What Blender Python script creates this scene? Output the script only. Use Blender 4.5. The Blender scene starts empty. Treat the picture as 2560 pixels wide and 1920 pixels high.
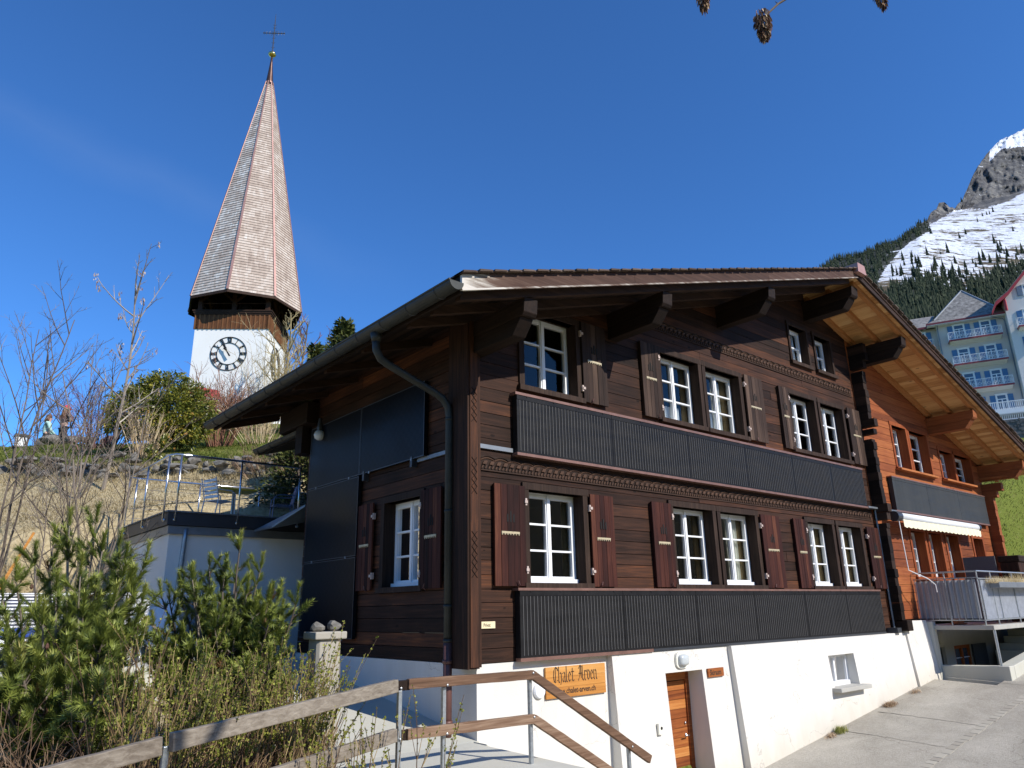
import bpy, bmesh, math, random
import numpy as np
from mathutils import Vector, Matrix, noise as mnoise

random.seed(7)
SC = bpy.context.scene
COL = SC.collection
R_ = math.radians

# ------------------------------------------------------------------ camera
CAM_R = ((0.76620652, -0.17608893, -0.61799697),
         (-0.64232182, -0.23788221, -0.72858406),
         (-0.0187149, 0.9551988, -0.29537266))
CAM_C = Vector((-6.11484308, -8.0, 0.68516528))
F_PX = 1828.4876
CR = Matrix(CAM_R)
cam_data = bpy.data.cameras.new("camera")
cam = bpy.data.objects.new("camera", cam_data)
COL.objects.link(cam)
cam_data.sensor_fit = 'HORIZONTAL'
cam_data.sensor_width = 36.0
cam_data.lens = 36.0 * F_PX / 2560.0
cam_data.clip_start = 0.05
cam_data.clip_end = 9000.0
cam.matrix_world = Matrix.Translation(CAM_C) @ CR.to_4x4()
SC.camera = cam
FWD = Vector((.647, .763))
RGT = Vector((.763, -.647))


def at(px, py, D):
    """world point at forward distance D seen at photo pixel (2560 wide)"""
    r = CR @ Vector((px - 1280.0, -(py - 960.0), -F_PX))
    k = D / (r.x * FWD.x + r.y * FWD.y)
    return CAM_C + r * k


# ------------------------------------------------------------------ mesh builder
class MB:
    def __init__(self):
        self.v = []; self.f = []; self.t = []

    def add(self, vs, fs, tone=0.5):
        n = len(self.v)
        self.v.extend([tuple(x) for x in vs])
        for k in fs:
            self.f.append(tuple(i + n for i in k)); self.t.append(tone)

    def box(self, a, b, tone=0.5):
        x0, y0, z0 = a; x1, y1, z1 = b
        vs = [(x0, y0, z0), (x1, y0, z0), (x1, y1, z0), (x0, y1, z0), (x0, y0, z1), (x1, y0, z1), (x1, y1, z1), (x0, y1, z1)]
        self.add(vs, BOXF, tone)

    def fbox(self, F, a, b, c, tone=0.5):
        """box in frame F: a along right, b up, c outward"""
        vs = []
        for (i, j, k) in ((0, 0, 0), (1, 0, 0), (1, 0, 1), (0, 0, 1), (0, 1, 0), (1, 1, 0), (1, 1, 1), (0, 1, 1)):
            vs.append(F.p(a[i], b[j], c[k]))
        self.add(vs, BOXF, tone)

    def beam(self, p, q, w, h, up=(0, 0, 1), tone=0.5):
        p = Vector(p); q = Vector(q); d = (q - p).normalized()
        s = d.cross(Vector(up))
        if s.length < 1e-4: s = d.cross(Vector((1, 0, 0)))
        s.normalize(); u = s.cross(d).normalized()
        vs = []
        for o in (p, q):
            for (i, j) in ((-1, -1), (1, -1), (1, 1), (-1, 1)):
                vs.append(o + s * (i * w / 2) + u * (j * h / 2))
        self.add(vs, [(0, 1, 2, 3), (7, 6, 5, 4), (0, 4, 5, 1), (1, 5, 6, 2), (2, 6, 7, 3), (3, 7, 4, 0)], tone)

    def prism(self, poly, ext, tone=0.5):
        n = len(poly); e = Vector(ext)
        vs = [Vector(p) for p in poly] + [Vector(p) + e for p in poly]
        fs = [tuple(range(n - 1, -1, -1)), tuple(range(n, 2 * n))]
        for i in range(n):
            j = (i + 1) % n
            fs.append((i, j, n + j, n + i))
        self.add(vs, fs, tone)

    def tube(self, pts, rad, n=6, tone=0.5, cap=True):
        pts = [Vector(p) for p in pts]
        m = len(pts)
        if not hasattr(rad, '__len__'): rad = [rad] * m
        d0 = (pts[1] - pts[0]).normalized()
        ref = Vector((0, 0, 1)) if abs(d0.z) < .9 else Vector((1, 0, 0))
        s = d0.cross(ref).normalized()
        vs = []
        for i, p in enumerate(pts):
            if i == 0: d = d0
            elif i == m - 1: d = pts[i] - pts[i - 1]
            else: d = pts[i + 1] - pts[i - 1]
            if d.length < 1e-9: d = d0
            d = d.normalized()
            s = (s - d * s.dot(d))
            if s.length < 1e-6: s = d.orthogonal()
            s.normalize(); u = d.cross(s)
            for k in range(n):
                a = 2 * math.pi * k / n
                vs.append(p + (s * math.cos(a) + u * math.sin(a)) * rad[i])
        fs = []
        for i in range(m - 1):
            for k in range(n):
                k2 = (k + 1) % n
                fs.append((i * n + k, i * n + k2, (i + 1) * n + k2, (i + 1) * n + k))
        if cap:
            fs.append(tuple(range(n - 1, -1, -1)))
            fs.append(tuple(range((m - 1) * n, m * n)))
        self.add(vs, fs, tone)

    def lathe(self, base, prof, n=20, tone=0.5, axis=(0, 0, 1)):
        ax = Vector(axis).normalized(); s = ax.orthogonal().normalized(); u = ax.cross(s)
        base = Vector(base)
        vs = []
        for (r, h) in prof:
            for k in range(n):
                a = 2 * math.pi * k / n
                vs.append(base + ax * h + (s * math.cos(a) + u * math.sin(a)) * max(r, 1e-4))
        fs = []
        for i in range(len(prof) - 1):
            for k in range(n):
                k2 = (k + 1) % n
                fs.append((i * n + k, i * n + k2, (i + 1) * n + k2, (i + 1) * n + k))
        fs.append(tuple(range(n - 1, -1, -1)))
        fs.append(tuple(range((len(prof) - 1) * n, len(prof) * n)))
        self.add(vs, fs, tone)

    def quad(self, a, b, c, d, tone=0.5):
        self.add([a, b, c, d], [(0, 1, 2, 3)], tone)

    def tri(self, a, b, c, tone=0.5):
        self.add([a, b, c], [(0, 1, 2)], tone)

    def build(self, name, mat, parent=None, smooth=False, bevel=0, fix=False, offset=None):
        off = world_loc(parent) if parent is not None else (Vector(offset) if offset else Vector((0, 0, 0)))
        me = bpy.data.meshes.new(name)
        ox, oy, oz = off
        me.from_pydata([(x - ox, y - oy, z - oz) for (x, y, z) in self.v], [], self.f)
        a = me.attributes.new("tone", 'FLOAT', 'FACE')
        a.data.foreach_set("value", self.t)
        me.materials.append(mat)
        if fix:
            bm = bmesh.new(); bm.from_mesh(me)
            bmesh.ops.recalc_face_normals(bm, faces=bm.faces)
            bm.to_mesh(me); bm.free()
        if smooth:
            me.polygons.foreach_set("use_smooth", [True] * len(me.polygons))
        me.update()
        o = bpy.data.objects.new(name, me)
        COL.objects.link(o)
        if parent is not None: o.parent = parent
        else: o.location = off
        if bevel:
            b = o.modifiers.new("bevel", 'BEVEL'); b.width = bevel; b.segments = 2; b.limit_method = 'ANGLE'
        return o


BOXF = [(0, 3, 2, 1), (4, 5, 6, 7), (0, 1, 5, 4), (1, 2, 6, 5), (2, 3, 7, 6), (3, 0, 4, 7)]


class Frame:
    def __init__(self, o, r, n, u=(0, 0, 1)):
        self.o = Vector(o); self.r = Vector(r); self.n = Vector(n); self.u = Vector(u)

    def p(self, a, b, c):
        return self.o + self.r * a + self.u * b + self.n * c


def world_loc(o):
    v = Vector((0, 0, 0))
    while o is not None:
        v += o.location; o = o.parent
    return v


def thing(name, label, cat, loc, group=None):
    o = bpy.data.objects.new(name, None)
    o.empty_display_size = .2
    COL.objects.link(o); o.location = loc
    o['label'] = label; o['category'] = cat
    if group: o['group'] = group
    return o


def tag(o, label, cat, group=None, kind=None):
    o['label'] = label; o['category'] = cat
    if group: o['group'] = group
    if kind: o['kind'] = kind
    return o


def lerp(a, b, t): return a + (b - a) * t


def smooth(a, b, x):
    t = min(1, max(0, (x - a) / (b - a))); return t * t * (3 - 2 * t)


# ------------------------------------------------------------------ materials
def new_mat(name):
    m = bpy.data.materials.new(name); m.use_nodes = True
    nt = m.node_tree
    return m, nt, nt.nodes, nt.links, nt.nodes["Principled BSDF"]


def coords(nd, lk, scale, kind='Object'):
    tc = nd.new('ShaderNodeTexCoord'); mp = nd.new('ShaderNodeMapping')
    lk.new(tc.outputs[kind], mp.inputs[0]); mp.inputs['Scale'].default_value = scale
    return mp.outputs[0]


def noise_node(nd, lk, vec, scale=1.0, detail=4, rough=.55, dist=0):
    n = nd.new('ShaderNodeTexNoise')
    lk.new(vec, n.inputs['Vector'])
    n.inputs['Scale'].default_value = scale; n.inputs['Detail'].default_value = detail
    n.inputs['Roughness'].default_value = rough; n.inputs['Distortion'].default_value = dist
    return n.outputs['Fac']


def ramp(nd, lk, fac, stops):
    r = nd.new('ShaderNodeValToRGB')
    el = r.color_ramp.elements
    while len(el) < len(stops): el.new(.5)
    for e, (p, c) in zip(el, stops):
        e.position = p; e.color = (*c, 1) if len(c) == 3 else c
    if fac is not None: lk.new(fac, r.inputs[0])
    return r.outputs[0]


def math_node(nd, lk, op, a, b=None, c=None):
    n = nd.new('ShaderNodeMath'); n.operation = op
    for i, x in enumerate((a, b, c)):
        if x is None: continue
        if hasattr(x, 'links'): lk.new(x, n.inputs[i])
        else: n.inputs[i].default_value = x
    return n.outputs[0]


def mix_col(nd, lk, fac, a, b, mode='MIX'):
    n = nd.new('ShaderNodeMix'); n.data_type = 'RGBA'; n.blend_type = mode
    for sock, x in ((n.inputs[0], fac), (n.inputs[6], a), (n.inputs[7], b)):
        if hasattr(x, 'links'): lk.new(x, sock)
        elif isinstance(x, (int, float)): sock.default_value = x
        else: sock.default_value = (*x, 1)
    return n.outputs[2]


def bump(nd, lk, bs, h, strength=.3, dist=.01):
    b = nd.new('ShaderNodeBump'); b.inputs['Strength'].default_value = strength
    b.inputs['Distance'].default_value = dist
    lk.new(h, b.inputs['Height']); lk.new(b.outputs[0], bs.inputs['Normal'])


def attr(nd, name):
    a = nd.new('ShaderNodeAttribute'); a.attribute_name = name
    return a.outputs['Fac']


def m_wood(name, stops, axis='h', grain=1.0, rough=.7, tonew=.6, bstr=.35, knots=False, fade=None):
    """stops: list of (pos, colour) from darkest to lightest; the board's own tone plus grain picks the colour"""
    m, nt, nd, lk, bs = new_mat(name)
    sc = {'h': (1.1, 1.1, 26), 'v': (24, 24, 1.2), 'y': (22, 1.1, 22), 'x': (1.1, 22, 22)}[axis]
    sc = tuple(s * grain for s in sc)
    v = coords(nd, lk, sc)
    g = noise_node(nd, lk, v, 1.0, 6, .65, .6)
    v2 = coords(nd, lk, (.7, .7, .7))
    big = noise_node(nd, lk, v2, 1.6, 3, .5)
    f = math_node(nd, lk, 'MULTIPLY', attr(nd, 'tone'), tonew)
    f = math_node(nd, lk, 'ADD', f, math_node(nd, lk, 'MULTIPLY', math_node(nd, lk, 'SUBTRACT', g, .5), 1.05))
    f = math_node(nd, lk, 'ADD', f, math_node(nd, lk, 'MULTIPLY', big, .42))
    f = math_node(nd, lk, 'SUBTRACT', f, .02)
    if fade:
        sp_ = nd.new('ShaderNodeSeparateXYZ'); lk.new(coords(nd, lk, (1, 1, 1)), sp_.inputs[0])
        mr = nd.new('ShaderNodeMapRange'); lk.new(sp_.outputs[0], mr.inputs[0]); mr.inputs[1].default_value = fade[0]; mr.inputs[2].default_value = fade[1]; mr.inputs[3].default_value = 0; mr.inputs[4].default_value = fade[2]
        f = math_node(nd, lk, 'ADD', f, mr.outputs[0])
    c = ramp(nd, lk, f, stops)
    if knots:
        vo = nd.new('ShaderNodeTexVoronoi'); vo.inputs['Scale'].default_value = 1.0
        ks = {'h': (2.2, 2.2, 5), 'v': (6, 6, 2.0), 'y': (5, 2.0, 5), 'x': (2.0, 5, 5)}[axis]
        lk.new(coords(nd, lk, ks), vo.inputs['Vector'])
        kf = math_node(nd, lk, 'LESS_THAN', vo.outputs['Distance'], .1)
        c = mix_col(nd, lk, math_node(nd, lk, 'MULTIPLY', kf, .75), c, (stops[0][1][0] * .5, stops[0][1][1] * .5, stops[0][1][2] * .5))
    lk.new(c, bs.inputs['Base Color'])
    bs.inputs['Roughness'].default_value = rough
    bs.inputs['Specular IOR Level'].default_value = .16
    bump(nd, lk, bs, g, bstr, .006)
    return m


def m_plain(name, col, rough=.6, metal=0, var=.15, scale=8, bstr=.1, coat=0, spec=.5):
    m, nt, nd, lk, bs = new_mat(name)
    v = coords(nd, lk, (scale, scale, scale))
    n = noise_node(nd, lk, v, 1.0, 6, .6)
    lo = tuple(c * (1 - var) for c in col); hi = tuple(min(1, c * (1 + var)) for c in col)
    c = ramp(nd, lk, n, [(.25, lo), (.75, hi)])
    lk.new(c, bs.inputs['Base Color'])
    bs.inputs['Roughness'].default_value = rough; bs.inputs['Metallic'].default_value = metal
    bs.inputs['Coat Weight'].default_value = coat
    bs.inputs['Specular IOR Level'].default_value = spec
    if bstr: bump(nd, lk, bs, n, bstr, .005)
    return m


def m_tone(name, stops, rough=.7, spec=.3, sub=0, noise_scale=3, nw=.25):
    m, nt, nd, lk, bs = new_mat(name)
    n = noise_node(nd, lk, coords(nd, lk, (noise_scale,) * 3), 1, 3)
    f = math_node(nd, lk, 'ADD', attr(nd, 'tone'), math_node(nd, lk, 'MULTIPLY', math_node(nd, lk, 'SUBTRACT', n, .5), nw))
    lk.new(ramp(nd, lk, f, stops), bs.inputs['Base Color'])
    bs.inputs['Roughness'].default_value = rough
    bs.inputs['Specular IOR Level'].default_value = spec
    if sub:
        tr = nd.new('ShaderNodeBsdfTranslucent'); mx = nd.new('ShaderNodeMixShader'); mx.inputs[0].default_value = sub
        lk.new(ramp(nd, lk, f, stops), tr.inputs[0])
        lk.new(bs.outputs[0], mx.inputs[1]); lk.new(tr.outputs[0], mx.inputs[2])
        lk.new(mx.outputs[0], nd['Material Output'].inputs[0])
    return m


def m_plaster(name, col, stain, amt=.5, rough=.85, splash=False):
    m, nt, nd, lk, bs = new_mat(name)
    fine = noise_node(nd, lk, coords(nd, lk, (55, 55, 55)), 1, 5)
    st = noise_node(nd, lk, coords(nd, lk, (2.2, 2.2, .35)), 1.3, 6, .62, .5)
    big = noise_node(nd, lk, coords(nd, lk, (.8, .8, .8)), 1, 4)
    c = mix_col(nd, lk, math_node(nd, lk, 'MULTIPLY', math_node(nd, lk, 'SMOOTH_MIN', st, big, .2), amt), col, stain)
    if splash:
        sp_ = nd.new('ShaderNodeSeparateXYZ'); lk.new(coords(nd, lk, (1, 1, 1)), sp_.inputs[0])
        # height over the sloping road (object origin is 1 m below the timber base)
        h = math_node(nd, lk, 'ADD', math_node(nd, lk, 'SUBTRACT', sp_.outputs[2], math_node(nd, lk, 'MULTIPLY', sp_.outputs[0], .118)), 1.536)
        jag = noise_node(nd, lk, coords(nd, lk, (5, 5, 3)), 1, 6, .65)
        mr = nd.new('ShaderNodeMapRange'); lk.new(math_node(nd, lk, 'SUBTRACT', h, math_node(nd, lk, 'MULTIPLY', jag, .5)), mr.inputs[0])
        mr.inputs[1].default_value = .25; mr.inputs[2].default_value = -.3; mr.inputs[3].default_value = 0; mr.inputs[4].default_value = .55
        c = mix_col(nd, lk, mr.outputs[0], c, (.5, .44, .34))
        cr = nd.new('ShaderNodeTexVoronoi'); cr.feature = 'DISTANCE_TO_EDGE'; cr.inputs['Scale'].default_value = .55
        wv = coords(nd, lk, (1, 1, 1)); ad = nd.new('ShaderNodeVectorMath'); ad.operation = 'ADD'; lk.new(wv, ad.inputs[0])
        nn = nd.new('ShaderNodeTexNoise'); nn.inputs['Scale'].default_value = 2.5; nn.inputs['Detail'].default_value = 6; lk.new(wv, nn.inputs['Vector'])
        lk.new(nn.outputs['Color'], ad.inputs[1]); lk.new(ad.outputs[0], cr.inputs['Vector'])
        ck = math_node(nd, lk, 'MULTIPLY', math_node(nd, lk, 'LESS_THAN', cr.outputs['Distance'], .0035), math_node(nd, lk, 'GREATER_THAN', big, .52))
        c = mix_col(nd, lk, math_node(nd, lk, 'MULTIPLY', ck, .45), c, (.3, .27, .23))
    lk.new(c, bs.inputs['Base Color']); bs.inputs['Roughness'].default_value = rough
    bump(nd, lk, bs, math_node(nd, lk, 'ADD', fine, math_node(nd, lk, 'MULTIPLY', big, .8)), .28, .01)
    return m


def m_glass(name, tint=(.85, .9, .92), boost=1.0):
    m, nt, nd, lk, bs = new_mat(name)
    nd.remove(bs)
    tr = nd.new('ShaderNodeBsdfTransparent'); tr.inputs[0].default_value = (*tint, 1)
    gl = nd.new('ShaderNodeBsdfGlossy'); gl.inputs['Roughness'].default_value = .015
    fr = nd.new('ShaderNodeFresnel'); fr.inputs[0].default_value = 1.5
    wob = noise_node(nd, lk, coords(nd, lk, (2, 2, 2)), 1, 1)
    b = nd.new('ShaderNodeBump'); b.inputs['Strength'].default_value = .04; b.inputs['Distance'].default_value = .05
    lk.new(wob, b.inputs['Height']); lk.new(b.outputs[0], gl.inputs['Normal'])
    mx = nd.new('ShaderNodeMixShader')
    lk.new(math_node(nd, lk, 'MULTIPLY', fr.outputs[0], boost), mx.inputs[0])
    lk.new(tr.outputs[0], mx.inputs[1]); lk.new(gl.outputs[0], mx.inputs[2])
    lk.new(mx.outputs[0], nd['Material Output'].inputs[0])
    return m


DARKWOOD = [(.05, (.0075, .004, .0027)), (.35, (.025, .0122, .0078)), (.58, (.052, .0235, .0142)), (.78, (.1, .039, .019)), (.93, (.19, .066, .024)), (1, (.3, .115, .035))]
TRIMWOOD = [(.1, (.01, .006, .0045)), (.5, (.037, .022, .0155)), (1, (.1, .062, .044))]
M = {}
M['dark_h'] = m_wood('weathered_dark_planks', DARKWOOD, 'h', knots=True, bstr=.6)
M['dark_v'] = m_wood('dark_stained_boards', DARKWOOD, 'v')
M['trim_v'] = m_wood('dark_window_trim', TRIMWOOD, 'v')
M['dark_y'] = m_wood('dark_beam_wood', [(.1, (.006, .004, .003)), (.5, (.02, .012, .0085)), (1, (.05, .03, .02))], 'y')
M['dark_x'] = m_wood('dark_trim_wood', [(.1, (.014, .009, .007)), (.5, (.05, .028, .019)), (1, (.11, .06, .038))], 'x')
M['shutter_old'] = m_wood('weathered_brown_shutter', [(.05, (.014, .009, .007)), (.4, (.042, .025, .0185)), (.7, (.08, .05, .036)), (1, (.15, .1, .072))], 'v')
M['shutter'] = m_wood('shutter_redbrown_boards', [(.05, (.011, .0042, .0034)), (.4, (.034, .0105, .008)), (.7, (.068, .021, .0135)), (1, (.14, .052, .027))], 'v')
M['orange_h'] = m_wood('new_larch_planks', [(.1, (.13, .037, .015)), (.45, (.255, .073, .026)), (.75, (.38, .128, .042)), (1, (.52, .215, .072))], 'h', knots=True)
M['orange_v'] = m_wood('new_larch_trim', [(.1, (.15, .035, .013)), (.5, (.27, .07, .022)), (1, (.42, .14, .042))], 'v')
M['orange_y'] = m_wood('larch_beam', [(.1, (.15, .045, .016)), (.5, (.27, .085, .028)), (1, (.4, .15, .05))], 'y')
M['pine_y'] = m_wood('pine_soffit_boards', [(.1, (.36, .17, .06)), (.45, (.58, .31, .12)), (.8, (.7, .43, .19)), (1, (.78, .52, .26))], 'y', knots=True, rough=.55)
M['rafter'] = m_wood('pine_rafter', [(.1, (.26, .1, .034)), (.5, (.42, .18, .06)), (1, (.55, .28, .11))], 'x')
M['barge'] = m_wood('weathered_barge_board', [(.05, (.03, .016, .011)), (.45, (.075, .04, .028)), (.7, (.12, .075, .055)), (.86, (.3, .26, .22)), (1, (.6, .56, .5))], 'x', tonew=.75, fade=(-.45, -1.35, .75))
M['rail_brown'] = m_wood('rail_brown_wood', [(.05, (.05, .026, .015)), (.45, (.16, .092, .057)), (.8, (.32, .22, .15)), (1, (.5, .42, .33))], 'x', grain=1.5, bstr=.6)
M['rail_grey'] = m_wood('rail_grey_wood', [(.05, (.05, .038, .028)), (.4, (.165, .136, .106)), (.75, (.31, .27, .22)), (1, (.5, .46, .39))], 'x', grain=1.5, bstr=.6)
M['door'] = m_wood('orange_door_boards', [(.08, (.1, .025, .01)), (.4, (.27, .08, .022)), (.7, (.45, .17, .045)), (1, (.6, .3, .1))], 'h', grain=.8)
M['sign'] = m_wood('sign_pine', [(.05, (.3, .11, .025)), (.5, (.52, .23, .055)), (1, (.68, .38, .13))], 'h', grain=.9, bstr=.15)
M['text'] = m_plain('burnt_lettering', (.05, .025, .012), .8, var=.3)
M['white'] = m_plaster('white_render', (.77, .75, .7), (.4, .36, .29), .62, splash=True)
M['white_tower'] = m_plaster('tower_render', (.84, .83, .8), (.6, .57, .5), .45)
M['white_garage'] = m_plaster('garage_render', (.9, .87, .8), (.6, .58, .52), .35)
M['paint'] = m_plain('white_window_paint', (.8, .81, .82), .35, var=.04, scale=5, bstr=.03)
M['glass'] = m_glass('window_glass')
M['curtain'] = m_plain('cream_curtain', (.86, .84, .76), .9, var=.12, scale=14, bstr=0)
M['curtain_tan'] = m_plain('tan_curtain', (.36, .27, .15), .9, var=.2, scale=14, bstr=0)
M['inner'] = m_plain('dimmed_room_plaster', (.09, .085, .08), .9, var=.2, scale=1.5, bstr=0)  # dark tone puts the dimness of the rooms into the plaster
M['zinc'] = m_plain('dark_zinc', (.04, .042, .038), .5, .3, .25, 5, .08, spec=.3)
M['zinc_light'] = m_plain('grey_zinc_flashing', (.22, .24, .26), .45, .5, .2, 5, .08)
M['zinc_pale'] = m_plain('pale_corrugated_metal', (.5, .52, .55), .45, .0, .15, 9, .03)
M['copper'] = m_plain('browned_copper', (.24, .13, .1), .45, .45, .25, 6, .08)
M['copper_pink'] = m_plain('fresh_copper', (.42, .235, .195), .5, .25, .18, 4, .06)
M['castiron'] = m_plain('brown_cast_pipe', (.12, .055, .045), .5, .2, .25, 7, .1)
M['galv'] = m_plain('galvanised_steel', (.42, .45, .47), .42, .75, .25, 30, .05)
M['steel'] = m_plain('stainless_steel', (.62, .63, .64), .22, .95, .06, 10, .0)
M['alu_dark'] = m_plain('dark_grey_metal', (.055, .06, .068), .4, .4, .15, 5, .03)
M['anthracite'] = m_plain('anthracite_fascia', (.035, .038, .045), .5, .1, .15, 4, .03)
M['tile'] = m_wood('brown_roof_tile', [(.1, (.035, .026, .021)), (.5, (.085, .06, .046)), (1, (.16, .12, .095))], 'h', rough=.8)
M['black'] = m_plain('matt_black', (.006, .006, .006), .9, var=.1, bstr=0)
M['gold'] = m_plain('gilded_ball', (.75, .52, .16), .22, 1, .1, 6, .02)
M['iron'] = m_plain('wrought_iron', (.1, .1, .11), .5, .6, .2, 10, .05)
M['clock'] = m_plain('black_clock_metal', (.012, .012, .013), .45, .2, .2, 6, .02)
M['hinge'] = m_plain('worn_hinge_paint', (.5, .4, .35), .5, 0, .25, 20, .05)
M['latch'] = m_plain('brass_latch_bar', (.5, .42, .27), .5, .3, .2, 20, .02)
M['white_plastic'] = m_plain('cream_plastic', (.78, .76, .66), .4, 0, .05, 6, .02)
M['lampglass'] = m_plain('frosted_lamp_glass', (.5, .53, .53), .2, 0, .05, 6, .03, coat=.3)
M['privat'] = m_plain('cream_enamel', (.76, .66, .42), .35, 0, .06, 8, .02)
M['red'] = m_plain('red_paint', (.42, .035, .04), .5, 0, .12, 2, .02)
M['terracotta'] = m_plain('terracotta', (.4, .15, .08), .8, 0, .15, 8, .1)
M['blue_shutter'] = m_plain('blue_shutter_paint', (.06, .16, .31), .5, 0, .12, 2, .02)
M['hotel'] = m_plaster('hotel_render', (.6, .52, .45), (.48, .43, .38), .4)
M['hotel_white'] = m_plaster('hotel_brick_white', (.68, .65, .6), (.55, .52, .48), .4)
M['hotel_trim'] = m_plain('hotel_white_trim', (.76, .76, .74), .6, 0, .05, 3, .02)
M['hotel_glass'] = m_plain('hotel_window_glass', (.06, .09, .13), .06, 0, .3, 1, .0, spec=.8)
M['yellow'] = m_plain('yellow_table_laminate', (.8, .6, .04), .4, 0, .06, 4, .02)
M['blue_chair'] = m_plain('blue_lacquer', (.1, .17, .33), .35, 0, .08, 4, .02)
M['white_chair'] = m_plain('white_lacquer', (.78, .8, .82), .35, 0, .05, 4, .02)
M['greyrattan'] = m_plain('grey_rattan', (.1, .1, .11), .7, 0, .25, 40, .3)
M['towel'] = m_plain('white_cotton', (.78, .79, .8), .95, 0, .06, 12, .15)
M['awning_white'] = m_plain('white_awning_case', (.8, .82, .82), .35, 0, .05, 6, .02)
M['awning_cream'] = m_plain('cream_awning_cloth', (.78, .73, .52), .85, 0, .06, 10, .05)
M['screen_grey'] = m_plain('grey_privacy_cloth', (.3, .315, .34), .7, 0, .12, 6, .05)
M['stone'] = m_plain('grey_fieldstone', (.17, .158, .135), .9, 0, .55, 7, .9)
M['darkstone'] = m_plain('dark_wall_stone', (.12, .115, .11), .9, 0, .5, 2, .6)
M['concrete'] = m_plaster('rough_concrete', (.52, .5, .45), (.2, .2, .18), .8)
M['concrete_lt'] = m_plaster('light_concrete', (.6, .575, .5), (.3, .32, .25), .6)
M['skin'] = m_plain('skin', (.5, .3, .22), .5, 0, .08, 10, .02)
M['cloth_dark'] = m_plain('dark_clothes', (.025, .026, .03), .85, 0, .25, 14, .2)
M['cloth_grey'] = m_plain('charcoal_trousers', (.05, .05, .055), .85, 0, .25, 14, .2)
M['cloth_mint'] = m_plain('mint_jacket', (.38, .58, .52), .8, 0, .12, 14, .2)
M['cap'] = m_plain('red_pink_cap', (.72, .06, .1), .7, 0, .1, 10, .05)
M['hair'] = m_plain('long_blond_hair', (.36, .2, .09), .6, 0, .35, 30, .3)
M['hair_brown'] = m_plain('brown_hair', (.14, .06, .03), .6, 0, .3, 30, .3)
M['bark'] = m_wood('brown_grey_bark', [(.1, (.06, .047, .037)), (.5, (.15, .12, .096)), (1, (.3, .255, .21))], 'v')
M['bark_pale'] = m_wood('pale_ash_bark', [(.1, (.14, .115, .09)), (.5, (.3, .255, .205)), (1, (.46, .41, .34))], 'v')
M['twig_red'] = m_tone('reddish_brown_twigs', [(0, (.08, .03, .018)), (.5, (.2, .085, .048)), (1, (.36, .2, .12))])
M['twig_purple'] = m_tone('purple_brown_twigs', [(0, (.05, .018, .02)), (.5, (.13, .055, .055)), (1, (.22, .11, .1))])
M['twig_straw'] = m_tone('straw_coloured_stems', [(0, (.2, .13, .065)), (.5, (.38, .28, .16)), (1, (.55, .44, .28))])
M['twig_yellow'] = m_tone('yellowish_willow_twigs', [(0, (.16, .12, .06)), (.5, (.32, .25, .12)), (1, (.46, .38, .2))])
M['stem'] = m_tone('budding_stems', [(0, (.07, .04, .023)), (.5, (.2, .13, .066)), (1, (.38, .285, .125))])
M['bramble'] = m_tone('dead_bramble', [(0, (.055, .032, .02)), (.5, (.155, .095, .056)), (1, (.32, .22, .135))])
M['leaf_bud'] = m_tone('young_leaf', [(0, (.12, .15, .02)), (.5, (.27, .3, .045)), (1, (.44, .43, .1))], .6, .3, .3)
M['leaf_laurel'] = m_tone('laurel_leaf', [(0, (.016, .03, .008)), (.35, (.06, .085, .014)), (.65, (.18, .19, .03)), (.88, (.38, .33, .05)), (1, (.55, .3, .09))], .35, .5, .15)
M['leaf_dry'] = m_tone('dry_seed_keys', [(0, (.12, .055, .03)), (.5, (.3, .2, .12)), (1, (.62, .5, .34))], .8, .2, .2)
M['keys'] = m_tone('brown_seed_keys', [(0, (.045, .022, .014)), (.5, (.12, .06, .035)), (.85, (.3, .19, .11)), (1, (.6, .48, .32))], .8, .2, .1)
M['needle'] = m_tone('pine_needles', [(0, (.03, .045, .01)), (.35, (.11, .15, .025)), (.7, (.25, .29, .055)), (.88, (.4, .42, .1)), (.95, (.26, .14, .05)), (1, (.2, .1, .04))], .5, .4, .2)
M['needle_far'] = m_tone('spruce_needles', [(0, (.008, .014, .008)), (.5, (.022, .034, .016)), (1, (.05, .062, .028))], .8, .2)
M['needle_olive'] = m_tone('olive_conifer', [(0, (.022, .032, .008)), (.5, (.07, .085, .02)), (1, (.16, .16, .04))], .6, .3)
M['pinecone'] = m_plain('pine_cone', (.1, .045, .03), .8, 0, .3, 30, .3)


def m_panel(name, base, rough, line):
    m, nt, nd, lk, bs = new_mat(name)
    n = noise_node(nd, lk, coords(nd, lk, (1.2, 1.2, 6)), 1, 5)
    s = noise_node(nd, lk, coords(nd, lk, (14, 14, .6)), 1, 4)
    f = math_node(nd, lk, 'ADD', math_node(nd, lk, 'MULTIPLY', n, .5), math_node(nd, lk, 'MULTIPLY', s, .5))
    isrib = math_node(nd, lk, 'GREATER_THAN', attr(nd, 'tone'), .9)
    lk.new(mix_col(nd, lk, isrib, ramp(nd, lk, f, [(.3, base), (.75, line)]), (.12, .116, .112)), bs.inputs['Base Color'])
    bs.inputs['Specular IOR Level'].default_value = .16
    rr = ramp(nd, lk, n, [(.2, (rough * .8,) * 3), (.8, (min(1, rough * 1.4),) * 3)])
    lk.new(rr, bs.inputs['Roughness'])
    return m


M['collector'] = m_panel('collector_absorber', (.0075, .0073, .0075), .42, (.021, .02, .02))
M['collector_grey'] = m_panel('grey_collector_mesh', (.03, .033, .035), .55, (.052, .056, .058))
M['rib'] = m_plain('collector_rib', (.06, .066, .074), .28, .5, .3, 9, .0)


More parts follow.
